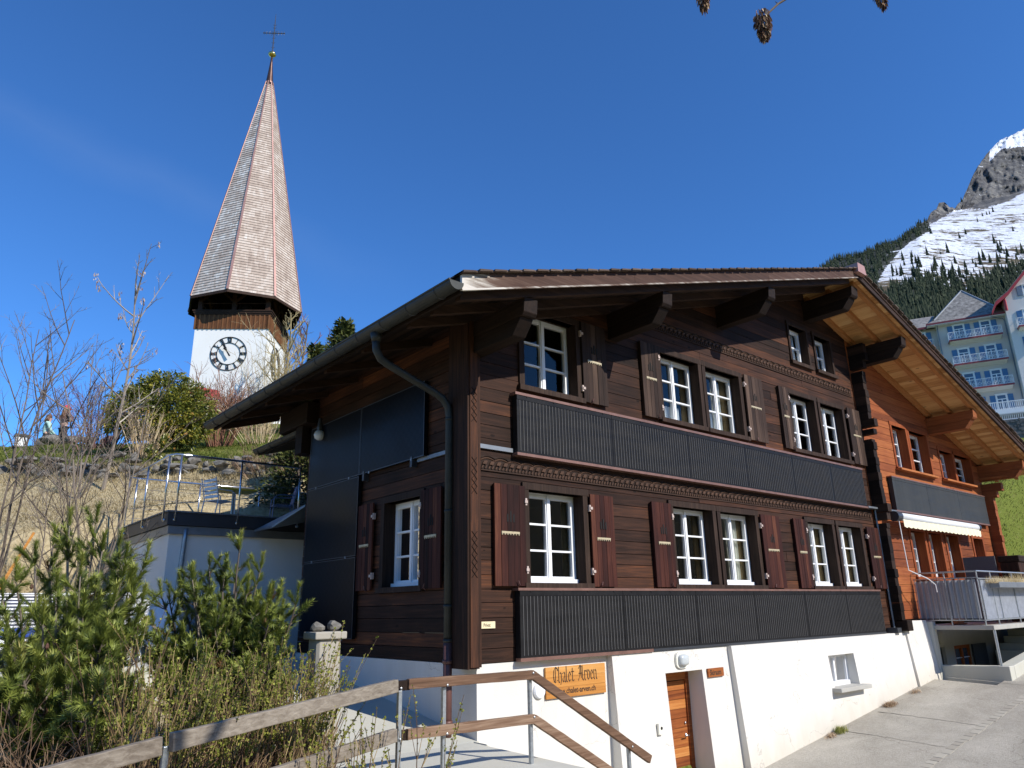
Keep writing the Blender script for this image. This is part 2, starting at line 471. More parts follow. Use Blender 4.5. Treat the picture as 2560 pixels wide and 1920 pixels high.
def m_pv():
    m, nt, nd, lk, bs = new_mat('black_pv_module')
    v = coords(nd, lk, (1, 1, 1))
    br = nd.new('ShaderNodeTexChecker'); br.inputs['Scale'].default_value = 12.5
    lk.new(v, br.inputs[0])
    br.inputs[1].default_value = (.0045, .005, .007, 1); br.inputs[2].default_value = (.007, .0075, .0105, 1)
    lk.new(br.outputs[0], bs.inputs['Base Color'])
    n = noise_node(nd, lk, coords(nd, lk, (1, 1, 1)), 1, 3)
    lk.new(ramp(nd, lk, n, [(.3, (.3,) * 3), (.75, (.42,) * 3)]), bs.inputs['Roughness'])
    bs.inputs['Specular IOR Level'].default_value = .12; bs.inputs['Coat Weight'].default_value = .02
    bs.inputs['Coat Roughness'].default_value = .1
    return m


M['pv'] = m_pv()


def m_asphalt():
    m, nt, nd, lk, bs = new_mat('grey_asphalt')
    fine = noise_node(nd, lk, coords(nd, lk, (75, 75, 75)), 1, 3, .75)
    grit = noise_node(nd, lk, coords(nd, lk, (19, 19, 19)), 1, 5, .75)
    big = noise_node(nd, lk, coords(nd, lk, (.7, .9, 1)), 1, 5, .6, .8)
    f = math_node(nd, lk, 'ADD', math_node(nd, lk, 'MULTIPLY', fine, .45), math_node(nd, lk, 'ADD', math_node(nd, lk, 'MULTIPLY', grit, .3), math_node(nd, lk, 'MULTIPLY', big, .35)))
    lk.new(ramp(nd, lk, f, [(.34, (.12, .108, .088)), (.5, (.34, .31, .255)), (.6, (.45, .415, .345)), (.7, (.6, .56, .48))]), bs.inputs['Base Color'])
    cr = nd.new('ShaderNodeTexVoronoi'); cr.feature = 'DISTANCE_TO_EDGE'; cr.inputs['Scale'].default_value = .33
    wv = coords(nd, lk, (1, 1, 1)); ad = nd.new('ShaderNodeVectorMath'); ad.operation = 'ADD'; lk.new(wv, ad.inputs[0])
    nn = nd.new('ShaderNodeTexNoise'); nn.inputs['Scale'].default_value = 1.4; nn.inputs['Detail'].default_value = 7; lk.new(wv, nn.inputs['Vector'])
    lk.new(nn.outputs['Color'], ad.inputs[1]); lk.new(ad.outputs[0], cr.inputs['Vector'])
    ck = math_node(nd, lk, 'MULTIPLY', math_node(nd, lk, 'LESS_THAN', cr.outputs['Distance'], .003), .3)
    base_ = ramp(nd, lk, f, [(.34, (.16, .145, .12)), (.5, (.38, .35, .29)), (.6, (.47, .435, .365)), (.7, (.6, .56, .48))])
    patch = ramp(nd, lk, noise_node(nd, lk, coords(nd, lk, (.35, .5, 1)), 1, 5, .65, 1.5), [(.4, (1, 1, 1)), (.66, (.84, .83, .82))])
    col_ = mix_col(nd, lk, 1.0, base_, patch, 'MULTIPLY')
    lk.new(mix_col(nd, lk, ck, col_, (.1, .09, .075)), bs.inputs['Base Color'])
    bs.inputs['Roughness'].default_value = .95
    bump(nd, lk, bs, math_node(nd, lk, 'ADD', fine, grit), .8, .016)
    return m


M['asphalt'] = m_asphalt()
M['cobble'] = m_tone('pale_kerb_stone', [(0, (.33, .3, .25)), (.5, (.385, .355, .295)), (1, (.43, .4, .335))], .95, .2, 0, 30, .4)
M['joint'] = m_plain('asphalt_joint_filler', (.42, .385, .32), .95, 0, .25, 30, .3)


def m_ground():
    m, nt, nd, lk, bs = new_mat('hillside_ground')
    a = attr(nd, 'green')
    n = noise_node(nd, lk, coords(nd, lk, (.9, .9, .9)), 1, 6, .6)
    f2 = noise_node(nd, lk, coords(nd, lk, (12, 12, 12)), 1, 6, .7)
    straw = ramp(nd, lk, f2, [(.25, (.23, .18, .095)), (.5, (.46, .375, .22)), (.75, (.62, .525, .34))])
    green = ramp(nd, lk, f2, [(.25, (.04, .055, .01)), (.5, (.12, .15, .025)), (.75, (.28, .29, .07))])
    k = math_node(nd, lk, 'ADD', a, math_node(nd, lk, 'MULTIPLY', math_node(nd, lk, 'SUBTRACT', n, .5), 1.1))
    k2 = ramp(nd, lk, k, [(.4, (0, 0, 0)), (.62, (1, 1, 1))])
    lk.new(mix_col(nd, lk, k2, straw, green), bs.inputs['Base Color'])
    bs.inputs['Roughness'].default_value = 1
    bs.inputs['Specular IOR Level'].default_value = .1
    bump(nd, lk, bs, f2, 1.0, .06)
    return m


M['ground'] = m_ground()
M['blade_dry'] = m_tone('dry_grass_blades', [(0, (.26, .2, .1)), (.5, (.5, .405, .23)), (1, (.7, .6, .38))], .8, .2, .2)
M['blade_green'] = m_tone('green_grass_blades', [(0, (.045, .062, .01)), (.5, (.16, .185, .032)), (1, (.42, .38, .13))], .8, .2, .25)
M['soil'] = m_plain('dark_garden_soil', (.06, .042, .028), 1, 0, .5, 14, .8)


def m_mountain():
    m, nt, nd, lk, bs = new_mat('snow_rock_and_scrub')
    bs.inputs['Specular IOR Level'].default_value = .1
    tc = nd.new('ShaderNodeTexCoord')
    rot = nd.new('ShaderNodeMapping'); lk.new(tc.outputs['Object'], rot.inputs[0]); rot.inputs['Rotation'].default_value = (0, 0, R_(40.3))
    def nz(sc, det=8, ro=.6, dist=0):
        mp = nd.new('ShaderNodeMapping'); lk.new(rot.outputs[0], mp.inputs[0]); mp.inputs['Scale'].default_value = sc
        return noise_node(nd, lk, mp.outputs[0], 1, det, ro, dist)
    n1 = nz((.011, .0035, .012)); n2 = nz((.05, .012, .05), 9, .7, .4); n3 = nz((.012, .004, .03), 9, .72, .8)
    rock = ramp(nd, lk, math_node(nd, lk, 'ADD', math_node(nd, lk, 'MULTIPLY', n3, .6), math_node(nd, lk, 'MULTIPLY', n2, .4)),
                [(.34, (.025, .025, .028)), (.47, (.1, .098, .098)), (.56, (.19, .18, .165)), (.68, (.34, .31, .26))])
    scrub = ramp(nd, lk, n2, [(.3, (.06, .05, .03)), (.6, (.24, .18, .09))])
    snow = (.78, .8, .84)
    k = math_node(nd, lk, 'ADD', attr(nd, 'snow'), math_node(nd, lk, 'ADD', math_node(nd, lk, 'MULTIPLY', math_node(nd, lk, 'SUBTRACT', n1, .5), 1.3), math_node(nd, lk, 'MULTIPLY', math_node(nd, lk, 'SUBTRACT', n2, .5), 1.8)))
    ks = ramp(nd, lk, k, [(.44, (0, 0, 0)), (.56, (1, 1, 1))])
    scrub = mix_col(nd, lk, attr(nd, 'forest'), scrub, (.02, .028, .014))
    base = mix_col(nd, lk, attr(nd, 'rock'), scrub, rock)
    lk.new(mix_col(nd, lk, ks, base, snow), bs.inputs['Base Color'])
    bs.inputs['Roughness'].default_value = .9
    bump(nd, lk, bs, math_node(nd, lk, 'ADD', n2, n3), .9, 9.0)
    return m


M['mountain'] = m_mountain()


def m_stripe():
    m, nt, nd, lk, bs = new_mat('blue_white_striped_cushion')
    w = nd.new('ShaderNodeTexWave'); w.inputs['Scale'].default_value = 6.5; w.bands_direction = 'Z'
    lk.new(coords(nd, lk, (1, 1, 1)), w.inputs['Vector'])
    lk.new(ramp(nd, lk, w.outputs['Fac'], [(.42, (.78, .78, .76)), (.5, (.05, .055, .09))]), bs.inputs['Base Color'])
    bs.inputs['Roughness'].default_value = .9
    return m


M['stripe'] = m_stripe()
M['blue_cushion'] = m_plain('blue_cushion', (.03, .08, .38), .9, 0, .1, 10, .1)


def m_shingle(name, stops):
    m, nt, nd, lk, bs = new_mat(name)
    v = coords(nd, lk, (7, 7, 1.2))
    vo = nd.new('ShaderNodeTexVoronoi'); vo.inputs['Scale'].default_value = 1; lk.new(v, vo.inputs['Vector'])
    n = noise_node(nd, lk, coords(nd, lk, (.8, .8, .8)), 1, 4)
    f = math_node(nd, lk, 'ADD', math_node(nd, lk, 'MULTIPLY', attr(nd, 'tone'), .45), math_node(nd, lk, 'MULTIPLY', n, .5))
    f = math_node(nd, lk, 'ADD', f, math_node(nd, lk, 'MULTIPLY', math_node(nd, lk, 'SUBTRACT', vo.outputs['Color'], .5), .3))
    lk.new(ramp(nd, lk, f, stops), bs.inputs['Base Color'])
    bs.inputs['Roughness'].default_value = .75
    return m


M['shingle'] = m_shingle('weathered_shingles', [(0, (.085, .06, .047)), (.25, (.3, .222, .172)), (.55, (.46, .36, .285)), (.8, (.6, .51, .43)), (1, (.86, .81, .73))])
M['slate'] = m_plain('grey_slate_roof', (.2, .19, .175), .85, 0, .75, 2.2, .6)

# ------------------------------------------------------------------ world and sun
SUN = Vector((.262, -1, .75)).normalized()
world = bpy.data.worlds.new("World"); SC.world = world; world.use_nodes = True
wn = world.node_tree.nodes; wl = world.node_tree.links
bg = wn['Background']
sky = wn.new('ShaderNodeTexSky'); sky.sky_type = 'NISHITA'; sky.sun_disc = False
sky.sun_elevation = math.asin(SUN.z)
sky.sun_rotation = math.atan2(SUN.x, SUN.y)
sky.altitude = 1300; sky.air_density = 1.0; sky.dust_density = .3; sky.ozone_density = 2.5
hs = wn.new('ShaderNodeMix'); hs.data_type = 'RGBA'; hs.blend_type = 'MULTIPLY'; hs.inputs[0].default_value = 1
wl.new(sky.outputs[0], hs.inputs[6]); hs.inputs[7].default_value = (.46, .93, 1.46, 1)
# one very faint cirrus streak, fixed to the sky
tcw = wn.new('ShaderNodeTexCoord')
d1 = (CR @ Vector((-1280.0, 694.0, -F_PX))).normalized(); d2 = (CR @ Vector((-724.0, 445.0, -F_PX))).normalized()
nrm = d1.cross(d2).normalized()
dt = wn.new('ShaderNodeVectorMath'); dt.operation = 'DOT_PRODUCT'; wl.new(tcw.outputs['Generated'], dt.inputs[0]); dt.inputs[1].default_value = nrm
dl = wn.new('ShaderNodeVectorMath'); dl.operation = 'DOT_PRODUCT'; wl.new(tcw.outputs['Generated'], dl.inputs[0]); dl.inputs[1].default_value = (d1 + d2).normalized()
nz_ = wn.new('ShaderNodeTexNoise'); nz_.inputs['Scale'].default_value = 7; nz_.inputs['Detail'].default_value = 7; wl.new(tcw.outputs['Generated'], nz_.inputs['Vector'])
off_ = math_node(wn, wl, 'ADD', dt.outputs['Value'], math_node(wn, wl, 'MULTIPLY', math_node(wn, wl, 'SUBTRACT', nz_.outputs['Fac'], .5), .09))
band = math_node(wn, wl, 'SUBTRACT', 1.0, math_node(wn, wl, 'MULTIPLY', math_node(wn, wl, 'ABSOLUTE', off_), 26.0)); band = math_node(wn, wl, 'MAXIMUM', band, 0.0)
near_ = math_node(wn, wl, 'MAXIMUM', math_node(wn, wl, 'MULTIPLY', math_node(wn, wl, 'SUBTRACT', dl.outputs['Value'], .93), 14.0), 0.0)
fac_ = math_node(wn, wl, 'MULTIPLY', math_node(wn, wl, 'MULTIPLY', band, near_), .028)
cl_ = wn.new('ShaderNodeMix'); cl_.data_type = 'RGBA'; wl.new(fac_, cl_.inputs[0]); wl.new(hs.outputs[2], cl_.inputs[6]); cl_.inputs[7].default_value = (5.5, 6.2, 7.0, 1)
wl.new(cl_.outputs[2], bg.inputs[0]); bg.inputs[1].default_value = .126
sd = bpy.data.lights.new("sun", 'SUN'); sd.energy = 5.0; sd.angle = R_(.53); sd.color = (1, .945, .86)
so = bpy.data.objects.new("sun", sd); COL.objects.link(so)
so.rotation_euler = (-SUN).to_track_quat('-Z', 'Y').to_euler()
so.location = (0, -20, 30)
SC.view_settings.view_transform = 'Standard'; SC.view_settings.look = 'None'
SC.view_settings.exposure = .12; SC.view_settings.gamma = 1; SC.view_settings.use_curve_mapping = False
SC.cycles.use_denoising = True
SC.cycles.max_bounces = 8
SC.cycles.transparent_max_bounces = 16
#PART2
# ------------------------------------------------------------------ chalet
FR = Frame((0, 0, 0), (1, 0, 0), (0, -1, 0))
FL = Frame((0, 0, 0), (0, 1, 0), (-1, 0, 0))
RIDGE = 10.0


def zt(x): return 8.10 - .306 * abs(x - RIDGE)


chalet = thing("chalet", "large dark timber chalet with white base, black solar panels and an orange larch end", "chalet", (0, 0, -1))
rng = random.Random(3)


def clip_intervals(a0, a1, holes):
    segs = [(a0, a1)]
    for (h0, h1) in holes:
        out = []
        for (s0, s1) in segs:
            if h1 <= s0 or h0 >= s1: out.append((s0, s1)); continue
            if h0 > s0: out.append((s0, h0))
            if h1 < s1: out.append((h1, s1))
        segs = out
    return segs


def planks(F, a0, a1, z0, z1, openings, course=.188, top=None, depth=.13, warm=0, lmin=3.2, lmax=8.5):
    mb = MB(); z = z0
    while z < z1 - .02:
        h = course * rng.uniform(.9, 1.1); zc1 = min(z + h, z1)
        lo, hi = a0, a1
        if top is not None:
            xs = [a0 + (a1 - a0) * i / 400 for i in range(401)]
            ok = [x for x in xs if top(x) >= z + .03]
            if not ok: break
            lo, hi = ok[0], ok[-1]
        a = lo; cuts = []
        while a < hi:
            b = a + rng.uniform(lmin, lmax); cuts.append((a, min(b, hi))); a = b
        base = rng.random()
        zs = sorted({z, zc1} | {e for o in openings for e in (o[2], o[3]) if z < e < zc1})
        for (c0, c1) in cuts:
            tone = min(1, max(0, .45 * base + .55 * rng.random() + warm)); j = rng.uniform(-.004, .005)
            for q0, q1 in zip(zs[:-1], zs[1:]):
                holes = [(o[0], o[1]) for o in openings if o[2] < q1 - 1e-5 and o[3] > q0 + 1e-5]
                for (s0, s1) in clip_intervals(c0, c1, holes):
                    if s1 - s0 < .01: continue
                    g = .0045
                    mb.fbox(F, (s0 + .0015, s1 - .0015), (q0 + (g if q0 == z else 0), q1 - (g if q1 == zc1 else 0)), (-depth, j), tone)
        z = zc1
    # backing so that the joints stay dark
    return mb


LOW = [(.92, 2.03), (4.25, 5.39), (5.64, 6.78), (8.77, 9.81), (10.10, 11.14)]
UPP = [(.90, 2.04), (4.24, 5.39), (5.62, 6.77), (8.74, 9.82), (10.09, 11.15)]
ATT = [(9.13, 9.9), (10.29, 11.05)]
op_dark = [(a, b, 1.05, 2.36) for a, b in LOW] + [(a, b, 3.94, 5.2) for a, b in UPP] + [(a, b, 6.05, 6.95) for a, b in ATT]
planks(FR, 0, 11.95, .03, 8.2, op_dark, top=lambda x: zt(x) - .3).build('timber_wall', M['dark_h'], chalet, fix=True)
op_left = [(1.38, 2.42, 1.06, 2.37)]
planks(FL, .02, 5.45, .02, 4.9, op_left, depth=.12).build('timber_wall', M['dark_h'], chalet, fix=True)
op_or = [(13.89, 14.73, 4.08, 5.22), (14.95, 16.1, 4.08, 5.22), (16.88, 17.82, 4.08, 4.9), (17.98, 19.2, 4.08, 4.9),
         (13.93, 14.72, 1.3, 2.44), (15.03, 15.8, 1.3, 2.44), (16.2, 17.0, 1.3, 2.44), (18.17, 18.9, 1.9, 2.44)]
planks(FR, 12.0, 19.95, .3, 8.2, op_or, course=.2, top=lambda x: zt(x) - .3, warm=-.05).build('timber_wall', M['orange_h'], chalet, fix=True)
# inner rooms
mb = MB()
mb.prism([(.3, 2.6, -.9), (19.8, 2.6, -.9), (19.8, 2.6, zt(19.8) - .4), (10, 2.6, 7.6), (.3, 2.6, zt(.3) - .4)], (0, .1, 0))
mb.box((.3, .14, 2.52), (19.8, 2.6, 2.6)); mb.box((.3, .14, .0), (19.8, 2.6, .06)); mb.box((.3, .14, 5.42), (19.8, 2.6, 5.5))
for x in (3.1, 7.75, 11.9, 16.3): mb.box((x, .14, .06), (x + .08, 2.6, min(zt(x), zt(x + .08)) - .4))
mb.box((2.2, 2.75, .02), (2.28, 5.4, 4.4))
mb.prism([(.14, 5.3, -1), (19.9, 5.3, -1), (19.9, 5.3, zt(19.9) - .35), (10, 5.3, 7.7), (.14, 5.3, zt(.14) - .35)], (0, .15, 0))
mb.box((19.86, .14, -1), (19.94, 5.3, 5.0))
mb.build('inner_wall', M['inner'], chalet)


def window(F, a0, a1, z0, z1, recess=.18, rows=3, leaves=2, trim='trim_v', tw=.1, curtain=None, sill=True, proud=.035, mullion=.1, cuts=None):
    t = MB()
    cb = -recess - .09
    t.fbox(F, (a0 - tw, a0), (z0 - .02, z1 + .001), (cb, proud), .35)
    t.fbox(F, (a1, a1 + tw), (z0 - .02, z1 + .001), (cb, proud + .002), .45)
    t.fbox(F, (a0 - tw - .02, a1 + tw + .02), (z1, z1 + tw), (cb, proud + .006), .4)
    t.fbox(F, (a0 - tw - .03, a1 + tw + .03), (z0 - .085, z0 - .004), (cb, proud + .045), .5)
    t.build('window_trim', M[trim], chalet, fix=True)
    w = MB(); c0, c1 = -recess - .06, -recess
    f = .045
    w.fbox(F, (a0, a0 + f), (z0, z1), (c0, c1)); w.fbox(F, (a1 - f, a1), (z0, z1), (c0, c1))
    w.fbox(F, (a0 + f, a1 - f), (z1 - f, z1), (c0, c1)); w.fbox(F, (a0 + f, a1 - f), (z0, z0 + f), (c0, c1))
    c0b, c1b = -recess - .055, -recess + .012
    i0, i1, j0, j1 = a0 + f - .012, a1 - f + .012, z0 + f - .012, z1 - f + .012
    edges = [i0, (i0 + i1) / 2, i1] if leaves == 2 else [i0, i1]
    st = .05
    for l0, l1 in zip(edges[:-1], edges[1:]):
        w.fbox(F, (l0 + .002, l0 + st), (j0, j1), (c0b, c1b)); w.fbox(F, (l1 - st, l1 - .002), (j0, j1), (c0b, c1b))
        w.fbox(F, (l0 + st, l1 - st), (j1 - st, j1), (c0b, c1b - .002)); w.fbox(F, (l0 + st, l1 - st), (j0, j0 + st + .015), (c0b, c1b - .002))
        for r in range(1, rows):
            zz = lerp(j0 + st, j1 - st, r / rows)
            w.fbox(F, (l0 + st, l1 - st), (zz - .014, zz + .014), (c0b + .01, c1b - .006))
    if leaves == 2:
        mid = (i0 + i1) / 2
        w.fbox(F, (mid - .028, mid + .028), (j0 + .01, j1), (c1b, c1b + .016))
    if sill:
        w.fbox(F, (a0 + .01, a1 - .01), (z0 - .002, z0 + .06), (c1b, c1b + .05))
    wo = w.build('window', M['paint'], chalet, fix=True)
    g = MB()
    cg = -recess - .03
    g.quad(F.p(a0 + f, z0 + f, cg), F.p(a1 - f, z0 + f, cg), F.p(a1 - f, z1 - f, cg), F.p(a0 + f, z1 - f, cg))
    g.build('pane', M['glass'], wo)
    if curtain:
        for (u0, u1, v0, v1, mat) in curtain:
            cu = MB(); n = 26; rows_ = []
            for k in range(n + 1):
                u = lerp(u0, u1, k / n); aa = lerp(a0 + .04, a1 - .04, u)
                cc = -recess - .14 - .03 * math.sin(k * 1.75) - .012 * math.sin(k * .7)
                rows_.append((F.p(aa, lerp(z0, z1, v0), cc), F.p(aa, lerp(z0, z1, v1), cc)))
            for k in range(n):
                cu.quad(rows_[k][0], rows_[k + 1][0], rows_[k + 1][1], rows_[k][1])
            cu.build('curtain', M[mat], wo, smooth=True)
    return wo


CUR = {
    (1, 0): [(.02, .1, 0, 1, 'curtain_tan'), (.93, 1, 0, 1, 'curtain_tan')],
    (1, 1): [(.0, .2, 0, 1, 'curtain_tan'), (.9, 1, 0, 1, 'curtain_tan')],
    (1, 2): [(.56, .87, 0, 1, 'curtain'), (.88, 1, 0, 1, 'curtain_tan'), (0, .2, 0, 1, 'curtain_tan')],
    (1, 3): [(.5, .82, 0, 1, 'curtain'), (.86, 1, 0, 1, 'curtain_tan'), (0, .3, 0, 1, 'curtain')],
    (1, 4): [(.45, .8, 0, 1, 'curtain'), (.84, 1, 0, 1, 'curtain_tan'), (0, .25, 0, 1, 'curtain_tan')],
    (2, 1): [(.05, .8, 0, .3, 'towel'), (.9, 1, 0, 1, 'curtain_tan')],
    (2, 2): [(0, .5, 0, .36, 'towel'), (.55, .8, 0, .9, 'curtain'), (.88, 1, 0, 1, 'curtain_tan')],
    (2, 3): [(.0, .3, 0, 1, 'curtain_tan')],
    (2, 4): [(.6, .7, 0, 1, 'curtain_tan')],
}
for i, (a, b) in enumerate(LOW): window(FR, a, b, 1.05, 2.36, curtain=CUR.get((1, i)))
for i, (a, b) in enumerate(UPP): window(FR, a, b, 3.94, 5.2, curtain=CUR.get((2, i)))
for (a, b) in ATT: window(FR, a, b, 6.05, 6.95, rows=2, leaves=1, tw=.07, recess=.16, curtain=[(0, 1, 0, 1, 'towel')])
window(FL, 1.38, 2.42, 1.06, 2.37, curtain=[(.55, 1, 0, 1, 'curtain_tan')])
for (a, b, c, d) in op_or:
    window(FR, a, b, c, d, recess=.22, leaves=1, trim='orange_v', tw=.1, rows=3 if d - c > .6 else 2, curtain=[(0, .9, 0, 1, 'curtain_tan')] if c < 4 else None, sill=False, proud=.02)
mb = MB()
mb.fbox(FR, (13.72, 16.12), (3.985, 4.035), (.02, .16), .9); mb.fbox(FR, (16.72, 19.0), (3.985, 4.035), (.02, .16), .95)
mb.build('window_sill', M['orange_h'], chalet)


def shutter(F, a0, a1, z0, z1, hinge_side=1, twin=False, mat='shutter'):
    s = MB(); n = 5; w = (a1 - a0) / n
    for k in range(n):
        s.fbox(F, (a0 + k * w + .003, a0 + (k + 1) * w - .003), (z0, z1), (.042, .072 + rng.uniform(-.003, .003)), rng.choice((.05, .2, .4, .65, .95)))
    if twin:
        s.fbox(F, (a0 + .012, a1 + .01), (z0 + .01, z1 - .01), (.004, .034), .3)
    s.fbox(F, (a0 + .03, a1 - .03), (z0 + .14, z0 + .22), (.02, .0415), .3); s.fbox(F, (a0 + .03, a1 - .03), (z1 - .22, z1 - .14), (.02, .0415), .3)
    so_ = s.build('shutter', M[mat], chalet, fix=True)
    m = (a0 + a1) / 2; h = z1 - z0
    v = MB()
    for dx, dz in ((-.055, 0), (0, .045), (.055, 0)):
        v.fbox(F, (m + dx - .014, m + dx + .014), (z0 + h * .62, z0 + h * .7 + dz), (.06, .0785))
    v.build('vent_slot_shade', M['black'], so_)  # raised black strips, not holes: the slots' shade is put into the colour
    l = MB(); l.fbox(F, (m - (a1 - a0) * .3, m + (a1 - a0) * .27), (z0 + h * .505, z0 + h * .527), (.072, .086))
    for k in range(7):
        aa = lerp(m - (a1 - a0) * .28, m + (a1 - a0) * .25, k / 6)
        l.fbox(F, (aa - .007, aa + .007), (z0 + h * .492, z0 + h * .505), (.074, .084))
    l.build('latch_bar', M['latch'], so_)
    ah = a1 if hinge_side > 0 else a0
    for zz in (z0 + .2, z1 - .24):
        hh = MB()
        hh.fbox(F, (ah - .02, ah + .03), (zz, zz + .04), (.075, .09)); hh.fbox(F, (ah + (.0 if hinge_side > 0 else -.03), ah + (.03 if hinge_side > 0 else 0)), (zz - .03, zz + .07), (.03, .075))
        hh.build('hinge', M['hinge'], so_)
    k = MB(); k.tube([F.p(m + .12 * hinge_side, z0 - .015, .06), F.p(m + .12 * hinge_side, z0 + .02, .1), F.p(m + .1 * hinge_side, z0 + .07, .1)], .009, 5)
    k.build('catch', M['castiron'], so_)


for (a, b, h, tw) in [(.25, .82, 1, True), (2.16, 2.68, -1, False), (3.63, 4.16, 1, True), (6.92, 7.6, -1, False), (8.14, 8.62, 1, True), (11.38, 12.0, -1, False)]:
    shutter(FR, a, b, 1.0, 2.39, h, tw)
for (a, b, h, tw) in [(2.14, 2.72, -1, False), (3.65, 4.14, 1, True), (6.92, 7.58, -1, False), (8.25, 8.62, 1, True), (11.34, 12.0, -1, False)]:
    shutter(FR, a, b, 3.89, 5.28, h, tw, 'shutter_old')
shutter(FL, .76, 1.29, 1.0, 2.43, 1); shutter(FL, 2.72, 3.24, 1.03, 2.42, -1)


# ---- carved friezes
def frieze(x0, x1, z0, z1, top=None):
    mb = MB(); H = z1 - z0; x = x0
    mb.fbox(FR, (x0, x1), (z0 - .03, z1 + .045), (-.01, .008), .1)
    while x < x1 - .12:
        t = rng.random()
        # lower row of slanted ticks, upper row of raised leaf blocks
        for k in range(2):
            a = x + k * .062
            mb.prism([FR.p(a, z0, .006), FR.p(a + .024, z0, .006), FR.p(a + .046, z0 + H * .3, .006), FR.p(a + .02, z0 + H * .3, .006)], (0, -.02, 0), .75 + .2 * rng.random())
        mb.prism([FR.p(x + .02, z0 + H * .42, .006), FR.p(x + .085, z0 + H * .42, .006), FR.p(x + .11, z0 + H * .74, .006), FR.p(x + .09, z0 + H * .8, .006), FR.p(x + .045, z0 + H * .74, .006)], (0, -.026, 0), .8 + .2 * t)
        x += .124
    x = x0
    while x < x1 - .25:
        pts = [FR.p(x + .248 * k / 8, z1 + .0 + .034 * abs(math.sin(math.pi * k / 8)) ** .8 + .008 * (k / 8), .012) for k in range(9)]
        mb.tube(pts, .009, 4, .0, False)
        pts = [FR.p(x + .248 * k / 8, z1 - .026 + .034 * abs(math.sin(math.pi * k / 8)) ** .8, .008) for k in range(9)]
        mb.tube(pts, .014, 4, .8, False)
        x += .248
    mb.fbox(FR, (x0, x1), (z0 - .03, z0 - .012), (0, .02), .5)
    mb.build('carved_frieze', M['dark_x'], chalet)


frieze(.06, 11.85, 2.59, 2.73); frieze(3.6, 11.85, 5.66, 5.8)
for F_, a_, b_, c_ in ((FR, (0.0, .64), (2.87, 2.93), .035), (FL, (.4, 1.48), (2.9, 2.955), .035), (FR, (11.52, 12.0), (2.84, 2.88), .14), (FR, (12.45, 13.05), (2.84, 2.88), .14)):
    mb = MB(); mb.fbox(F_, a_, b_, (0, c_)); mb.build('drip_flashing', M['zinc_light'], chalet)
# ---- corner post with chip carving
mb = MB()
mb.box((-.235, -.10, -.02), (-.045, .36, 4.75), .35); mb.box((-.05, -.085, -.005), (.0, .05, 4.75), .55)
mb.box((-.2, -.118, .0), (-.07, -.1, 4.7), .7)
for (zc, n) in ((3.2, 5), (2.2, 5), (1.1, 6)):
    for k in range(n):
        z = zc + k * .1
        mb.beam((-.18, -.12, z), (-.09, -.12, z + .1), .006, .012, (0, 1, 0), .0); mb.beam((-.09, -.12, z), (-.18, -.12, z + .1), .006, .012, (0, 1, 0), .0)
mb.build('corner_post', M['dark_v'], chalet, fix=True)


# ---- log ends between the two halves and at the far right corner
def logends(x0, x1, prof, mat, z0, name='log_ends'):
    mb = MB(); z = z0
    for (zt_, yy) in prof:
        while z < zt_ - .05:
            h = .19
            mb.box((x0 + rng.uniform(-.008, .008), -yy - rng.uniform(0, .035), z + .0006), (x1 + rng.uniform(-.008, .008), 0.02, min(z + h, zt_) - .0006), rng.random()); z += h
    mb.build(name, M[mat], chalet, fix=True)


logends(12.02, 12.2, [(2.5, .24), (2.75, .29), (2.98, .36), (4.55, .25), (4.8, .31), (5.05, .38), (6.3, .26), (6.6, .32), (7.02, .4)], 'dark_y', .3)
mb = MB(); mb.box((12.08, -.34, .06), (12.36, .1, .3), .4); mb.build('sill_beam', M['dark_y'], chalet, bevel=.02)
logends(19.75, 19.95, [(3.75, .26), (3.95, .38), (4.15, .55), (4.35, .75), (4.6, 1.0)], 'orange_y', .3)

# ---- roof
def slab(mb, x0, x1, y0, y1, d0, d1, tone=.5):
    """sheet under the roof line between depths d0 (upper) and d1 (lower)"""
    P = [(x0, y0, zt(x0) - d0), (x1, y0, zt(x1) - d0), (x1, y0, zt(x1) - d1), (x0, y0, zt(x0) - d1)]
    mb.prism(P, (0, y1 - y0, 0), tone)


YB = 7.3
mb = MB()
sl = math.sqrt(1 + .306 ** 2)
for side in (-1, 1):
    n = 46
    for k in range(n):
        u0 = .05 + k * (11.28 - .05) / n; u1 = u0 + (11.28 - .05) / n + .05
        xa, xb = RIDGE + side * u0, RIDGE + side * u1
        za, zb = zt(xa) - .004, zt(xb) + .003
        y = -1.47
        segs = 1
        P = [(xa, y, za), (xb, y, zb), (xb, y, zb - .022), (xa, y, za - .022)]
        if side < 0: P = P[::-1]
        mb.prism(P, (0, YB + .03 - y, 0), rng.random())
    # tile ends along the verge
        xi = xb - side * .2; q_ = rng.uniform(.004, .012); y0_ = -1.5 + rng.uniform(-.012, .012)
        P = [(xi, y0_, zt(xi) - .004), (xb, y0_, zt(xb) + q_), (xb, y0_, zt(xb) - .02), (xi, y0_, zt(xi) - .025)]
        mb.prism(P if side > 0 else P[::-1], (0, .2, 0), rng.random())
mb.build('roof', M['tile'], chalet, fix=True)
mb = MB(); mb.box((RIDGE - .16, -1.52, 8.03), (RIDGE + .16, YB, 8.13)); mb.prism([(RIDGE - .2, -1.53, 7.93), (RIDGE + .2, -1.53, 7.93), (RIDGE + .17, -1.53, 8.16), (RIDGE - .17, -1.53, 8.16)], (0, .35, 0))
mb.build('ridge_flashing', M['copper_pink'], chalet, fix=True)
